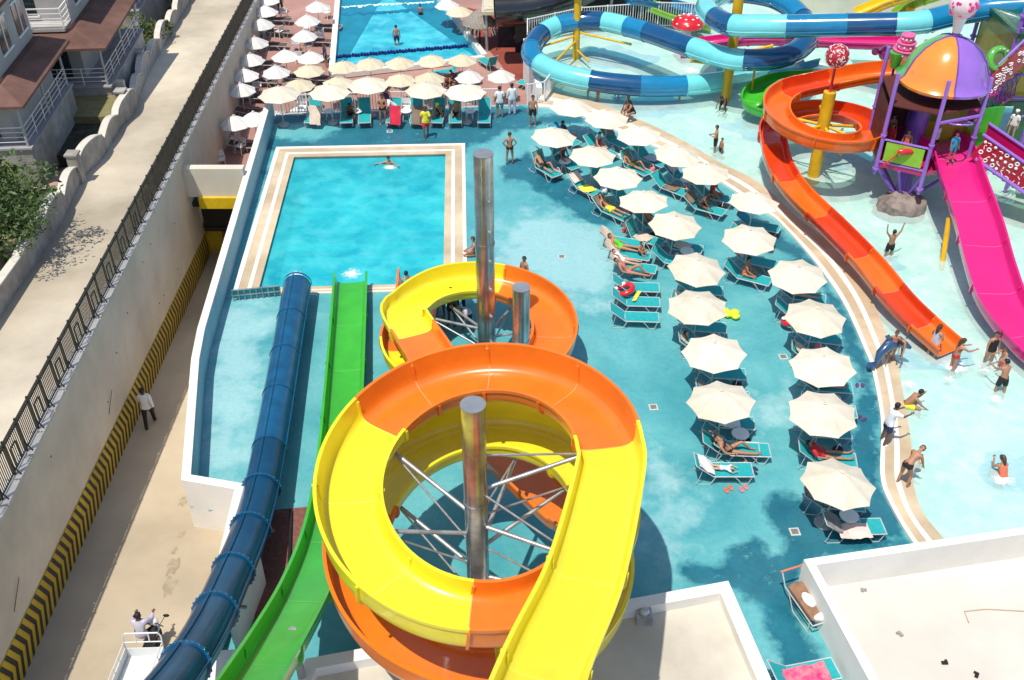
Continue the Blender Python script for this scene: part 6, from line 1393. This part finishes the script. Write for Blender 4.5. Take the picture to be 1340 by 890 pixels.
protoC = make_umbrella(M_can); protoW = make_umbrella(M_canw, r=.85, rim=1.5, apex=2.0, base=True); protoB = make_umbrella(M_canb, r=.92, rim=1.5, apex=1.92)
used = {}
def put(proto, key, loc, rz, label, group, scale=None):
    if key not in used: used[key] = 1; proto.location = loc; proto.rotation_euler = (0, 0, rz); proto['label'] = label; proto['group'] = group; o = proto; 
    else: o = dup(proto, loc, rz, label, group, scale)
    if scale: o.scale = (scale,)*3
    return o
rowA = [(722, 174), (775, 199), (808, 227), (845, 259), (882, 288), (908, 345), (915, 396), (939, 457), (949, 522)]
rowB = [(746, 136), (794, 150), (838, 172), (883, 197), (926, 222), (986, 261), (981, 307), (1046, 354), (1067, 409), (1081, 474), (1078, 534), (1093, 628)]
ordw = ['nearest', 'second nearest', 'third nearest', 'fourth nearest', 'fifth nearest', 'sixth nearest', 'seventh nearest', 'eighth nearest', 'ninth nearest', 'tenth nearest', 'eleventh nearest', 'twelfth nearest']
headA = [-52, -48, -44, -36, -22, -10, -6, -5, -5]; headB = [-50, -48, -44, -38, -34, -22, -20, -12, -8, -5, -4, -4]
rng = random.Random(11); ubase = {}
for nm_, row, hd_ in (('A', rowA, headA), ('B', rowB, headB)):
    for i, (px, py) in enumerate(row):
        p = P(px, py+1, 1.82); p.z = 0; k = len(row)-1-i
        desc = 'left column on the painted deck' if nm_ == 'A' else 'right column along the splash pool kerb'
        o = put(protoC, 'C', p, rng.uniform(-.3, .3)+R(8), f'cream parasol, {ordw[k]} of the {desc}', 'cream parasols on the painted deck', 1.0 if py > 300 else .98)
        o.rotation_euler = (R(rng.uniform(-4, 4)), R(rng.uniform(-4, 4)), o.rotation_euler.z)
        ubase[(nm_, i)] = p
rowF = [(365, 119), (431, 116), (482, 107), (557, 113), (609, 116)]
wordF = ['leftmost', 'second from the left', 'middle', 'second from the right', 'rightmost']
for i, (px, py) in enumerate(rowF):
    p = P(px, py+1, 1.82); p.z = 0; dup(protoC, p, R(10+rng.uniform(-8, 8)), f'large cream parasol, {wordF[i]} of the front row along the white picket railing', 'cream parasols along the railing', .98); ubase[('F', i)] = p
rowT = [(442, 105, 'half hidden cream parasol behind the second front row parasol'), (524, 101, 'cream parasol on the terrace behind the gap in the front row'), (562, 99, 'cream parasol behind the second front row parasol from the right'), (449, 84, 'leftmost cream parasol hard against the wave pool end'), (484, 80, 'second cream parasol from the left against the wave pool end'), (523, 79, 'middle cream parasol against the wave pool end'), (565, 76, 'fourth cream parasol along the wave pool end'), (605, 75, 'rightmost cream parasol along the wave pool end'), (404, 89, 'yellowish cream parasol at the left corner of the wave pool'), (601, 12, 'beige parasol right of the wave pool near the top of the photo'), (391, 108, 'white topped parasol squeezed behind the leftmost front row parasols')]
for i, (px, py, lb) in enumerate(rowT):
    z = TZ; p = P(px, py+1, z+1.68); p.z = z; put(protoB, 'B', p, rng.uniform(0, .7), lb, 'cream parasols on the terracotta terrace')
rowW = [(307, 157, 'white parasol nearest the camera on the left terrace'), (315, 114, 'white parasol above the nearest one in the left terrace column'), (320, 95, 'third white parasol up the left terrace column'), (328, 75, 'fourth white parasol up the left terrace column'), (334, 53, 'fifth white parasol up the left terrace column'), (342, 29, 'sixth white parasol up the left terrace column'), (347, 12, 'seventh white parasol up the left terrace column'), (350, -3, 'white parasol cut by the top edge of the photo, left column'),
        (361, 91, 'white parasol in the second terrace column, nearest the camera'), (373, 70, 'white parasol in the second terrace column, behind the nearest'), (406, 72, 'white parasol touching the left wall of the wave pool'), (398, 44, 'white parasol with a white chair behind it, left of the wave pool'), (402, 24, 'white parasol second from the top in the column left of the wave pool'), (415, 6, 'topmost white parasol in the column left of the wave pool'), (351, 149, 'low white parasol seen behind the railing corner'), (395, 143, 'low white parasol peeping through the railing pickets'), (332, 152, 'white parasol mostly hidden by the boundary wall'), (614, 97, 'white parasol right of the terrace seen behind the front row'), (656, 96, 'white parasol by the deck steps'), (585, 3, 'white parasol at the top right corner of the wave pool')]
wbase = []
for i, (px, py, lb) in enumerate(rowW):
    p = P(px, py+1, TZ+1.7); p.z = TZ; put(protoW, 'W', p, rng.uniform(0, .7), lb, 'white parasols on the lower terrace'); wbase.append(p)
for px, py, lb in ((291, 183, 'closed white parasol behind the other closed one on the terrace'), (281, 209, 'closed white parasol nearest the tunnel wall')):
    p = P(px, py+8, TZ); t = thing('closed_parasol', lb, 'parasol', p, 0, 'closed parasols at the terrace corner'); g = MB(); g.tube((0, 0, 0), (0, 0, 2.0), .02); build(g, 'pole', M_frame, t, local=True); g = MB()
    g.lathe([(.20, .55), (.17, .8), (.12, 1.4), (.05, 1.85), (0, 1.95)], (0, 0, 0), 12); build(g, 'canopy', M_canw, t, local=True, smooth=False)

# ------------------------------------------------------------------ loungers, chairs, tables
def make_lounger(back=38, m=M_turq):
    t = thing('sun_lounger', '', 'sun lounger'); zs = .34; w = .31
    g = MB(); g.tube((-w, -.28, zs), (-w, .98, zs), .02, n=8); g.tube((w, -.28, zs), (w, .98, zs), .02, n=8); g.tube((-w, .98, zs), (w, .98, zs), .02, n=8); g.tube((-w, -.28, zs-.02), (w, -.28, zs-.02), .02, n=8); g.tube((-w, .35, zs-.03), (w, .35, zs-.03), .016, n=8); build(g, 'frame', M_frame, t, local=True, smooth=True)
    g = MB(); n = 8; vs = []
    for k in range(n+1): y = -.28+1.25*k/n; vs += [(-w+.02, y, zs+.015), (0, y, zs-.01), (w-.02, y, zs+.015)]
    g.add(vs, [(k*3+j, k*3+j+1, k*3+4+j, k*3+3+j) for k in range(n) for j in (0, 1)]); build(g, 'seat', m, t, local=True, smooth=True)
    ca, sa = math.cos(R(back)), math.sin(R(back)); L_ = .74
    def bk(s_, x, o=0): return (x, -.28-ca*s_-sa*o, zs+sa*s_-ca*o)
    g = MB(); vs = []
    for k in range(6): s_ = L_*k/5; vs += [bk(s_, -w+.02), bk(s_, 0, .03), bk(s_, w-.02)]
    g.add(vs, [(k*3+j, k*3+j+1, k*3+4+j, k*3+3+j) for k in range(5) for j in (0, 1)]); build(g, 'backrest', m, t, local=True, smooth=True)
    g = MB(); g.tube(bk(0, -w), bk(L_, -w), .018, n=8); g.tube(bk(0, w), bk(L_, w), .018, n=8); g.tube(bk(L_, -w), bk(L_, w), .018, n=8); g.tube(bk(L_*.6, -w+.04), (-w+.04, -.75, .05), .012, n=6); g.tube(bk(L_*.6, w-.04), (w-.04, -.75, .05), .012, n=6); build(g, 'backrest_frame', M_frame, t, local=True, smooth=True)
    for sx_ in (-1, 1):
        g = MB(); x = sx_*w; g.path([(x, .92, zs), (x, .86, .16), (x, .80, .02), (x, .62, .02), (x, .52, .18), (x, .40, .30)], .016, 6); build(g, 'leg', M_frame, t, local=True, smooth=True)
        g = MB(); g.path([(x, -.2, zs), (x, -.30, .14), (x, -.36, .02), (x, -.72, .02), (x, -.80, .10)], .016, 6); build(g, 'leg', M_frame, t, local=True, smooth=True)
    return t
LO = make_lounger(38); LO2 = make_lounger(62); LO3 = make_lounger(12)
def lounger(p, ang, label, group='turquoise sun loungers under the parasols', kind='n'):
    pr = {'n': LO, 'u': LO2, 'f': LO3}[kind]; return put(pr, 'L'+kind, (p.x, p.y, p.z), R(ang-90)-0, label, group)
def side(p, ang, along, across):
    a = R(ang); f = V((math.cos(a), math.sin(a), 0)); s_ = V((-f.y, f.x, 0)); return p+f*along+s_*across
whA = 'under the {} parasol to the camera in the left column'
for nm_, row, hd_ in (('A', rowA, headA), ('B', rowB, headB)):
    for i in range(len(row)):
        k = len(row)-1-i; b_ = ubase[(nm_, i)]; a = hd_[i]+rng.uniform(-4, 4)
        for sg, wd in ((1, 'far'), (-1, 'near')):
            if (nm_, i, sg) in (('B', 11, -1), ('B', 0, 1)): continue
            off = .62 if i > 4 else .58
            lounger(side(b_, a, .22, sg*off), a+rng.uniform(-3, 3), f'turquoise sun lounger on the {wd} side of the {ordw[k]} parasol in the {"left" if nm_=="A" else "right"} column', kind='n' if i > 4 else rng.choice('nu'))
xt = [((827, 424), -3, 'empty turquoise lounger at the near end of the sunlit group of five', 'n'), ((829, 404), -3, 'empty turquoise lounger second from the near end of the sunlit group', 'n'), ((829, 385), -3, 'turquoise lounger piled with a red swim ring and a yellow towel', 'n'), ((826, 358), -14, 'turquoise lounger with a beige back towel and a bather, in the sunlit group', 'n'), ((819, 341), -16, 'turquoise lounger with a white towel, in the sunlit group', 'n'), ((812, 325), -16, 'turquoise lounger holding the bather in bright green, at the far end of the sunlit group', 'n'),
      ((942, 625), 0, 'turquoise lounger with a white towel lying in full sun below the left column', 'n'), ((1110, 700), 2, 'turquoise lounger with a pale pink towel at the near end of the right column', 'n'), ((965, 598), -3, 'turquoise lounger carrying the sunbathing woman in a black bikini', 'n')]
for (px, py), a, lb, kd in xt: lounger(P(px, py), a, lb, 'turquoise sun loungers in the open sun', kd)
for px, lb in ((412, 'sun lounger with a beige towel at the left end of the railing row'), (455, 'sun lounger under the hunched man in the railing row'), (478, 'empty teal sun lounger left of the middle railing parasol'), (517, 'sun lounger heaped with red and white towels'), (546, 'sun lounger with a brown towel beside the yellow shirted man'), (574, 'sun lounger under the woman in the yellow cap'), (596, 'sun lounger under the seated man right of the yellow cap'), (634, 'empty teal sun lounger at the right end of the railing row')):
    lounger(P(px, 158), -90+rng.uniform(-4, 6), lb, 'turquoise sun loungers along the railing', 'u')
for px, py, a, lb in ((588, 100, 200, 'turquoise lounger behind the crouching pair on the terrace'), (640, 90, 120, 'turquoise lounger on the terrace between two white parasols'), (697, 118, 150, 'turquoise lounger at the foot of the splash pool wall')): 
    p = P(px, py, TZ); lounger(p, a, lb, 'turquoise sun loungers on the lower terrace', 'u')
# towels and belongings
def towel(label, p, ang, wl, m, z=.39, fold=0, name='towel', cat='towel'):
    t = thing(name, label, cat, (p.x, p.y, z), R(ang)); g = MB(); r2 = random.Random(int(p.x*97+p.y*31)); nx_, ny_ = 10, 8; vs = []
    for i in range(nx_+1):
        for j in range(ny_+1):
            x = (i/nx_-.5)*wl[0]; y = (j/ny_-.5)*wl[1]; zz = r2.uniform(0, .03)+.03*math.sin(x*9+y*5); 
            if abs(y) > .33: zz -= (abs(y)-.33)*.8
            vs.append((x+r2.uniform(-.01, .01), y+r2.uniform(-.015, .015), zz+fold*x))
    g.add(vs, [(i*(ny_+1)+j, (i+1)*(ny_+1)+j, (i+1)*(ny_+1)+j+1, i*(ny_+1)+j+1) for i in range(nx_) for j in range(ny_)]); o = build(g, 'cloth', m, t, smooth=True, local=True, fixn=False); return t
for _c in list(LO3.children): pass
T_beige = mat('towel_beige', (.62, .50, .40), .95, var=.1, scale=6, bump=.2, bscale=60); T_white = mat('towel_white', (.80, .77, .74), .95, var=.05, bump=.2, bscale=60); T_pink = mat('towel_pale_pink', (.80, .58, .52), .95, var=.1, scale=4); T_red = mat('towel_red', (.55, .02, .05), .9, var=.2); T_brown = mat('towel_brown', (.22, .15, .11), .9); T_gr = mat('towel_grey', (.24, .22, .21), .9); T_yel = mat('towel_yellow', (.75, .65, .08), .9)
towel('pale pink towel spread on the nearest lounger of the right column', P(1118, 694, .4), 2, (.95, .6), T_pink, .37)
towel('grey striped towel draped over the backrest of the nearest lounger of the right column', side(P(1110, 700), 2, -.57, 0), 2, (.45, .7), T_gr, .62, -.5)
towel('white towel bundled on the sunlit lounger below the left column', side(P(942, 625), 0, -.5, 0), 0, (.5, .6), T_white, .58, -.75)
towel('yellow towel hanging over the lounger with the swim ring', P(833, 388, .4), 65, (.75, .14), T_yel, .41)
for px, py, a in ((826, 358, -14), (819, 341, -16), (812, 325, -16)): towel(f'beige towel over the backrest of a sunlit lounger at row {"near" if py == 358 else ("middle" if py == 341 else "far")} of the bathers', side(P(px, py), a, -.58, 0), a, (.62, .58), T_beige, .605, -.78)
for px, lb, m_ in ((412, 'tall beige towel clipped to the leftmost railing lounger', T_beige), (546, 'brown towel on the railing lounger beside the yellow shirted man', T_brown), (517, 'red and white towel bundle on the railing lounger', T_red)):
    p = P(px, 150, .7); towel(lb, p, -90, (.6, .55), m_, .66, -1.3)
for nm2, i, sg, m_, lb in (('A', 7, -1, T_brown, 'brown towel in the shade below the second nearest left parasol'), ('B', 9, -1, T_brown, 'brown towel in the shade below the third nearest right parasol'), ('A', 4, 1, T_beige, 'beige towel in the shade of the fifth nearest left parasol'), ('A', 3, -1, T_beige, 'beige towel in the shade of the sixth nearest left parasol'), ('B', 3, -1, T_brown, 'brown towel under the ninth nearest right parasol'), ('B', 2, 1, CL['lilac'], 'lilac towel hung on a lounger in the far part of the right column'), ('A', 1, -1, T_yel, 'yellow patterned towel on a lounger in the far part of the left column'), ('B', 10, 1, T_red, 'red towel in the shade of the second nearest right parasol'), ('B', 11, 1, T_gr, 'grey towel in the shade of the nearest right parasol'), ('A', 8, 1, T_white, 'white towel in the shade of the nearest left parasol')):
    b_ = ubase[(nm2, i)]; hd_ = (headA if nm2 == 'A' else headB)[i]; q = side(b_, hd_, .35, sg*.6); towel(lb, q, hd_, (.7, .56), m_, .375)
rr_ = random.Random(5); wcol = [T_brown, T_gr, T_beige, CL['lilac'], CL['blue'], T_white, T_pink]; wn = ['brown', 'grey', 'beige', 'lilac', 'blue', 'white', 'pink']
for nm2, row in (('A', rowA), ('B', rowB)):
    for i in range(len(row)):
        hd_ = (headA if nm2 == 'A' else headB)[i]; k = len(row)-1-i; b_ = ubase[(nm2, i)]; sg = rr_.choice((-1, 1)); ci = rr_.randrange(len(wcol)); cd = 'left' if nm2 == 'A' else 'right'
        q = side(b_, hd_, -.36, sg*.6); towel(f'{wn[ci]} towel over the backrest under the {ordw[k]} parasol of the {cd} column', q, hd_, (.42, .54), wcol[ci], .66, -.75)
        c_ = rr_.choice(['navy', 'black', 'pink', 'white', 'orange']); q = side(b_, hd_, rr_.uniform(.2, .9), -sg*rr_.uniform(.05, .2))
        t = thing('beach_bag', f'{c_} beach bag on the deck under the {ordw[k]} parasol of the {cd} column', 'bag', (q.x, q.y, 0), rr_.uniform(0, 3)); g = MB(); g.lathe([(.13, 0), (.18, .1), (.16, .26), (.12, .3)], (0, 0, 0), 10); build(g, 'bag_body', CL[c_], t, local=True, smooth=True)
        g = MB(); g.path([(-.12, 0, .28), (-.06, 0, .44), (.06, 0, .44), (.12, 0, .28)], .014, 6); build(g, 'handle', CL['white'], t, local=True)
def ringfloat(label, p, z, m1, m2, r_=.33):
    t = thing('swim_ring', label, 'swim ring', (p.x, p.y, z)); g = MB(); g.torus((0, 0, .1), r_, .11, 24, 10, (-.4, .1, 1)); build(g, 'ring', m1, t, local=True, smooth=True); g = MB()
    for k in range(4): a = k*1.57; g.ball((r_*math.cos(a), r_*math.sin(a), .17+.0*math.cos(a)), .085, 8, (1, 1, .6))
    build(g, 'spots', m2, t, local=True, smooth=True)
ringfloat('red and white swim ring on a sunlit lounger', P(817, 381, .45), .42, M_redf, M_candyw)
ringfloat('bright red bag like swim ring beside the fourth nearest right parasol', P(1034, 420, .3), .25, M_redf, M_candyw, .26)
for px, py, c, lb in ((853, 384, 'pink', 'pink mesh bag by the sunlit loungers'), (973, 608, 'pink', 'pink flip flops right of the sunbathing woman'), (973, 640, 'pink', 'magenta beach toy on the deck below the towel lounger'), (953, 641, 'orange', 'orange slippers on the deck below the towel lounger'), (848, 349, 'red', 'red sandals by the sunlit loungers'), (817, 303, 'red', 'small red sandals at the end of the left column'), (987, 617, 'navy', 'dark blue flip flops near the towel lounger'), (1125, 505, 'purple', 'purple bag at the end of the third nearest right parasol'), (1127, 548, 'purple', 'purple beach bag beside the second nearest right parasol')):
    p = P(px, py, 0); t = thing('beach_item', lb, 'beach item', p, rng.uniform(0, 3), ); g = MB()
    for k in (-1, 1): g.ball((k*.09, k*.03, .04), .085, 8, (.8, 1.5, .45)); g.bar((k*.09, .05+k*.03, .06), (k*.09, -.02+k*.03, .1), .05, .02)
    build(g, 'item_body', CL[c], t, local=True, smooth=True)
fl = thing('neon_float', 'neon yellow inflatable lying beside the third nearest left parasol', 'inflatable', P(955, 415)); g = MB()
for dx, dy in ((0, 0), (.28, -.12), (-.05, .2), (.3, .12), (.14, .02)): g.ball((dx-.1, dy, .14), .17, 10, (1, 1, .7))
build(g, 'float_body', mat('neon_yellow', (.72, .9, .02), .4), fl, local=True, smooth=True)
# plastic chairs & tables of the terrace
def make_chair():
    t = thing('plastic_chair', '', 'chair'); g = MB(); g.box((0, 0, .43), (.44, .44, .03)); build(g, 'seat', M_wplas, t, local=True); g = MB(); g.box((0, -.22, .67), (.44, .03, .30)); g.bar((-.2, -.21, .42), (-.2, -.23, .82), .035); g.bar((.2, -.21, .42), (.2, -.23, .82), .035); build(g, 'backrest', M_wplas, t, local=True)
    for x in (-1, 1): 
        g = MB(); g.path([(x*.23, -.2, .66), (x*.24, .15, .64), (x*.23, .2, .5)], .02, 6); build(g, 'armrest', M_wplas, t, local=True)
        for y in (-1, 1): g = MB(); g.tube((x*.19, y*.19, .42), (x*.23, y*.23, 0), .022, n=6); build(g, 'leg', M_wplas, t, local=True)
    return t
def make_table():
    t = thing('side_table', '', 'table'); g = MB(); g.lathe([(.28, .44), (.29, .46), (.28, .48)], (0, 0, 0), 18); build(g, 'table_top', M_wplas, t, local=True)
    for k in range(4): a = .78+1.57*k; g = MB(); g.tube((.15*math.cos(a), .15*math.sin(a), .45), (.24*math.cos(a), .24*math.sin(a), 0), .02, n=6); build(g, 'leg', M_wplas, t, local=True)
    return t
CH = make_chair(); TB = make_table()
cpos = [(403, 40, 170), (346, 44, 160), (388, 62, 0), (428, 20, 150), (335, 62, 30), (329, 84, 0), (326, 130, 160), (316, 196, 150), (290, 214, 200), (352, 108, 40), (392, 78, 10), (420, 50, 90), (372, 20, 0), (366, 45, 60), (309, 186, 60), (338, 118, 0)]
for k, (px, py, a) in enumerate(cpos): put(CH, 'ch', P(px, py+4, TZ), R(a), f'white plastic chair standing {["behind the white parasol left of the wave pool", "beside the sixth white parasol of the left column", "in front of the parasol touching the wave pool wall", "by the topmost parasol left of the wave pool", "under the fifth white parasol of the left column", "under the fourth white parasol of the left column", "below the second white parasol of the left column", "right of the nearest closed parasol", "at the foot of the nearest closed parasol", "between the two nearest terrace columns", "close to the yellowish cream parasol", "tight against the wave pool wall", "in the open aisle near the top of the terrace", "in the aisle halfway up the terrace", "behind the nearest closed parasol", "under the second terrace column parasol"][k]}', 'white plastic chairs on the lower terrace')
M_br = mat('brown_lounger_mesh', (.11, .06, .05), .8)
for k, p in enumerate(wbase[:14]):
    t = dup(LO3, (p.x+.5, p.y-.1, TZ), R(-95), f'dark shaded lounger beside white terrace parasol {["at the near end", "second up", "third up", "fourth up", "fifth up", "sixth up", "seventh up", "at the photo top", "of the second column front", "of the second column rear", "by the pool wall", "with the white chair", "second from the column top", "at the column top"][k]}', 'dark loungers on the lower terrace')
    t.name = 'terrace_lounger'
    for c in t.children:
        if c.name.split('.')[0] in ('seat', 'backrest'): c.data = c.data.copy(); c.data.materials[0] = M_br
dp = [('A', 8, 'nearest left'), ('B', 11, 'nearest right'), ('A', 4, 'fifth nearest left'), ('B', 3, 'ninth nearest right'), ('A', 0, 'farthest left')]
for n2, i, w_ in dp: b_ = ubase[(n2, i)]; put(TB, 'tb', b_+V((.65, -.1, 0)), 0, f'small round white table beside the {w_} parasol', 'small tables between loungers')
for px in (432, 468, 532, 615): put(TB, 'tb', P(px, 156), 0, f'small white table among the railing loungers, {dict([(432, "between the two leftmost parasols"), (468, "left of the middle parasol"), (532, "left of the yellow shirted man"), (615, "under the rightmost parasol")])[px]}', 'small tables between loungers')
for px, py in ((397, 150), (532, 150), (1106, 665)): put(CH, 'ch', P(px, py), R(180 if px < 1000 else 0), f'white plastic chair {"left of the beige towel lounger by the railing" if px == 397 else ("beside the red towel bundle by the railing" if px == 532 else "in the shade of the nearest right parasol")}', 'white plastic chairs on the painted deck')
# folding cart with brown cushion beside the lower right block
t = thing('folding_cart', 'folding metal lounger frame with a brown cushion and white towel against the lower right block', 'cart', P(1052, 800), R(20)); g = MB()
for x in (-.3, .3): g.path([(x, -.75, .42), (x, .6, .46), (x, .85, .8)], .02, 6); g.path([(x, -.6, .42), (x, -.65, .02), (x, .1, .02), (x, .4, .42)], .018, 6)
g.tube((-.3, -.75, .42), (.3, -.75, .42), .02); build(g, 'frame', M_frame, t, local=True, smooth=True)
g = MB(); g.box((0, -.05, .5), (.52, 1.1, .09)); g.ball((0, .5, .5), .26, 12, (1, .5, .18)); g.ball((0, -.6, .5), .26, 12, (1, .5, .18)); build(g, 'cushion', M_wood, t, local=True)
g = MB(); g.tube((-.36, .86, .82), (.36, .86, .82), .03); build(g, 'handle', mat('handle_salmon', (.7, .2, .12), .5), t, local=True)
g = MB(); g.ball((0, -.05, .56), .17, 10, (.9, 1.6, .3)); g.ball((.05, -.62, .5), .24, 10, (1.1, .5, .6)); build(g, 'cloth', T_white, t, local=True, smooth=True)
lounger(P(1045, 893), 12, 'turquoise lounger at the bottom edge between the two white blocks', 'turquoise sun loungers in the open sun', 'n')
tw_ = towel('magenta patterned beach towel over the bottom edge lounger', P(1053, 882, .5), 12, (1.3, .55), mat('towel_magenta', (.62, .01, .16), .9, var=.5, scale=4, c2=(.75, .30, .30)), .44)

# ------------------------------------------------------------------ cargo tricycle in the lane
cz = lambda p: V((p.x, p.y, lane_z(p.y)))
p0 = PS(188, 900, LA, LB); tc_ = thing('cargo_tricycle', 'white motor tricycle with an open cargo bed and a rider in the lane', 'cargo tricycle', cz(p0), R(2)); tc_.rotation_euler = (math.atan(LB), 0, R(2)); tc_.scale = (.86, .86, .86)
def tb_(g, n_, m_, sm=False): return build(g, n_, m_, tc_, local=True, smooth=sm)
M_tri = mat('white_vehicle_paint', (.72, .74, .74), .35, var=.05, dirt=.1)
g = MB(); g.box((0, -.3, .62), (1.15, 1.9, .06)); g.box((-.56, -.3, .80), (.03, 1.9, .34)); g.box((.56, -.3, .80), (.03, 1.9, .34)); g.box((0, .64, .80), (1.15, .03, .34)); g.box((0, -1.24, .8), (1.15, .03, .34)); tb_(g, 'cargo_bed', M_tri)
g = MB(); [g.path([(x, -1.25, .97), (x, -1.2, 1.18), (x, .6, 1.18), (x, .64, .97)], .02, 6) for x in (-.57, .57)]; [g.tube((x, y, .97), (x, y, 1.18), .015) for x in (-.57, .57) for y in (-.8, -.35, .1)]
g.path([(-.56, .66, .95), (-.56, .68, 1.4), (-.48, .68, 1.52), (.48, .68, 1.52), (.56, .68, 1.4), (.56, .66, .95)], .025, 6); g.tube((-.56, .67, 1.18), (.56, .67, 1.18), .02); [g.tube((x, .67, 1.18), (x, .68, 1.52), .02) for x in (-.2, .2)]; tb_(g, 'bed_rails', M_tri, True)
for x, y in ((-.5, -.55), (.5, -.55), (0, 1.75)): g = MB(); g.torus((x, y, .28), .23, .07, 20, 8, (1, 0, 0)); w_ = tb_(g, 'wheel', M_rub, True); g = MB(); g.tube((x-.03, y, .28), (x+.03, y, .28), .16, n=14); build(g, 'rim', M_ste, w_, local=True)
g = MB(); g.path([(0, .6, .5), (0, 1.2, .55), (0, 1.5, .75), (0, 1.62, .98)], [.10, .13, .12, .06], 8); g.box((0, .95, .72), (.28, .6, .12)); g.bar((0, 1.6, .95), (0, 1.75, .3), .07); tb_(g, 'motorcycle_body', M_black, True)
g = MB(); g.ball((0, 1.68, 1.0), .17, 10, (1.0, .8, .9)); g.box((0, 1.75, .55), (.14, .5, .04)); tb_(g, 'fairing', M_tri, True)
g = MB(); g.path([(-.38, 1.42, 1.05), (-.15, 1.58, 1.02), (.15, 1.58, 1.02), (.38, 1.42, 1.05)], .018, 6); tb_(g, 'handlebar', M_black, True)
for x in (-1, 1): g = MB(); g.tube((x*.25, 1.52, 1.03), (x*.42, 1.62, 1.28), .01); g.ball((x*.46, 1.62, 1.3), .08, 8, (1.3, .4, .8)); tb_(g, 'mirror', M_black)

for _c in list(LO3.children): bpy.data.objects.remove(_c)
bpy.data.objects.remove(LO3)
# ------------------------------------------------------------------ camera, light, world
cam = bpy.data.cameras.new('camera'); co = bpy.data.objects.new('camera', cam); COL.objects.link(co); scene.camera = co
co.location = (0, 0, H); co.rotation_euler = (R(90)-PIT, 0, 0); cam.sensor_width = 36; cam.lens = 36; cam.clip_end = 3000; cam.clip_start = .1
sd = V((-.22, -.31, 1)).normalized(); el_ = math.asin(sd.z); az = math.atan2(sd.x, sd.y)
su = bpy.data.lights.new('sun', 'SUN'); so = bpy.data.objects.new('sun', su); COL.objects.link(so); su.energy = 4.5; su.angle = R(.53); su.color = (1, .94, .84)
so.rotation_euler = sd.to_track_quat('Z', 'Y').to_euler(); so.location = (0, 0, 60)
w = bpy.data.worlds.new('World'); scene.world = w; w.use_nodes = True; nt = w.node_tree
bg = nt.nodes.get('Background') or nt.nodes.new('ShaderNodeBackground'); sky = nt.nodes.new('ShaderNodeTexSky'); sky.sky_type = 'NISHITA'; sky.sun_disc = False; sky.sun_elevation = el_; sky.sun_rotation = az
nt.links.new(sky.outputs[0], bg.inputs[0]); bg.inputs[1].default_value = .15
out = nt.nodes.get('World Output') or nt.nodes.new('ShaderNodeOutputWorld'); nt.links.new(bg.outputs[0], out.inputs[0])
scene.view_settings.view_transform = 'Standard'; scene.view_settings.look = 'None'; scene.view_settings.exposure = 0
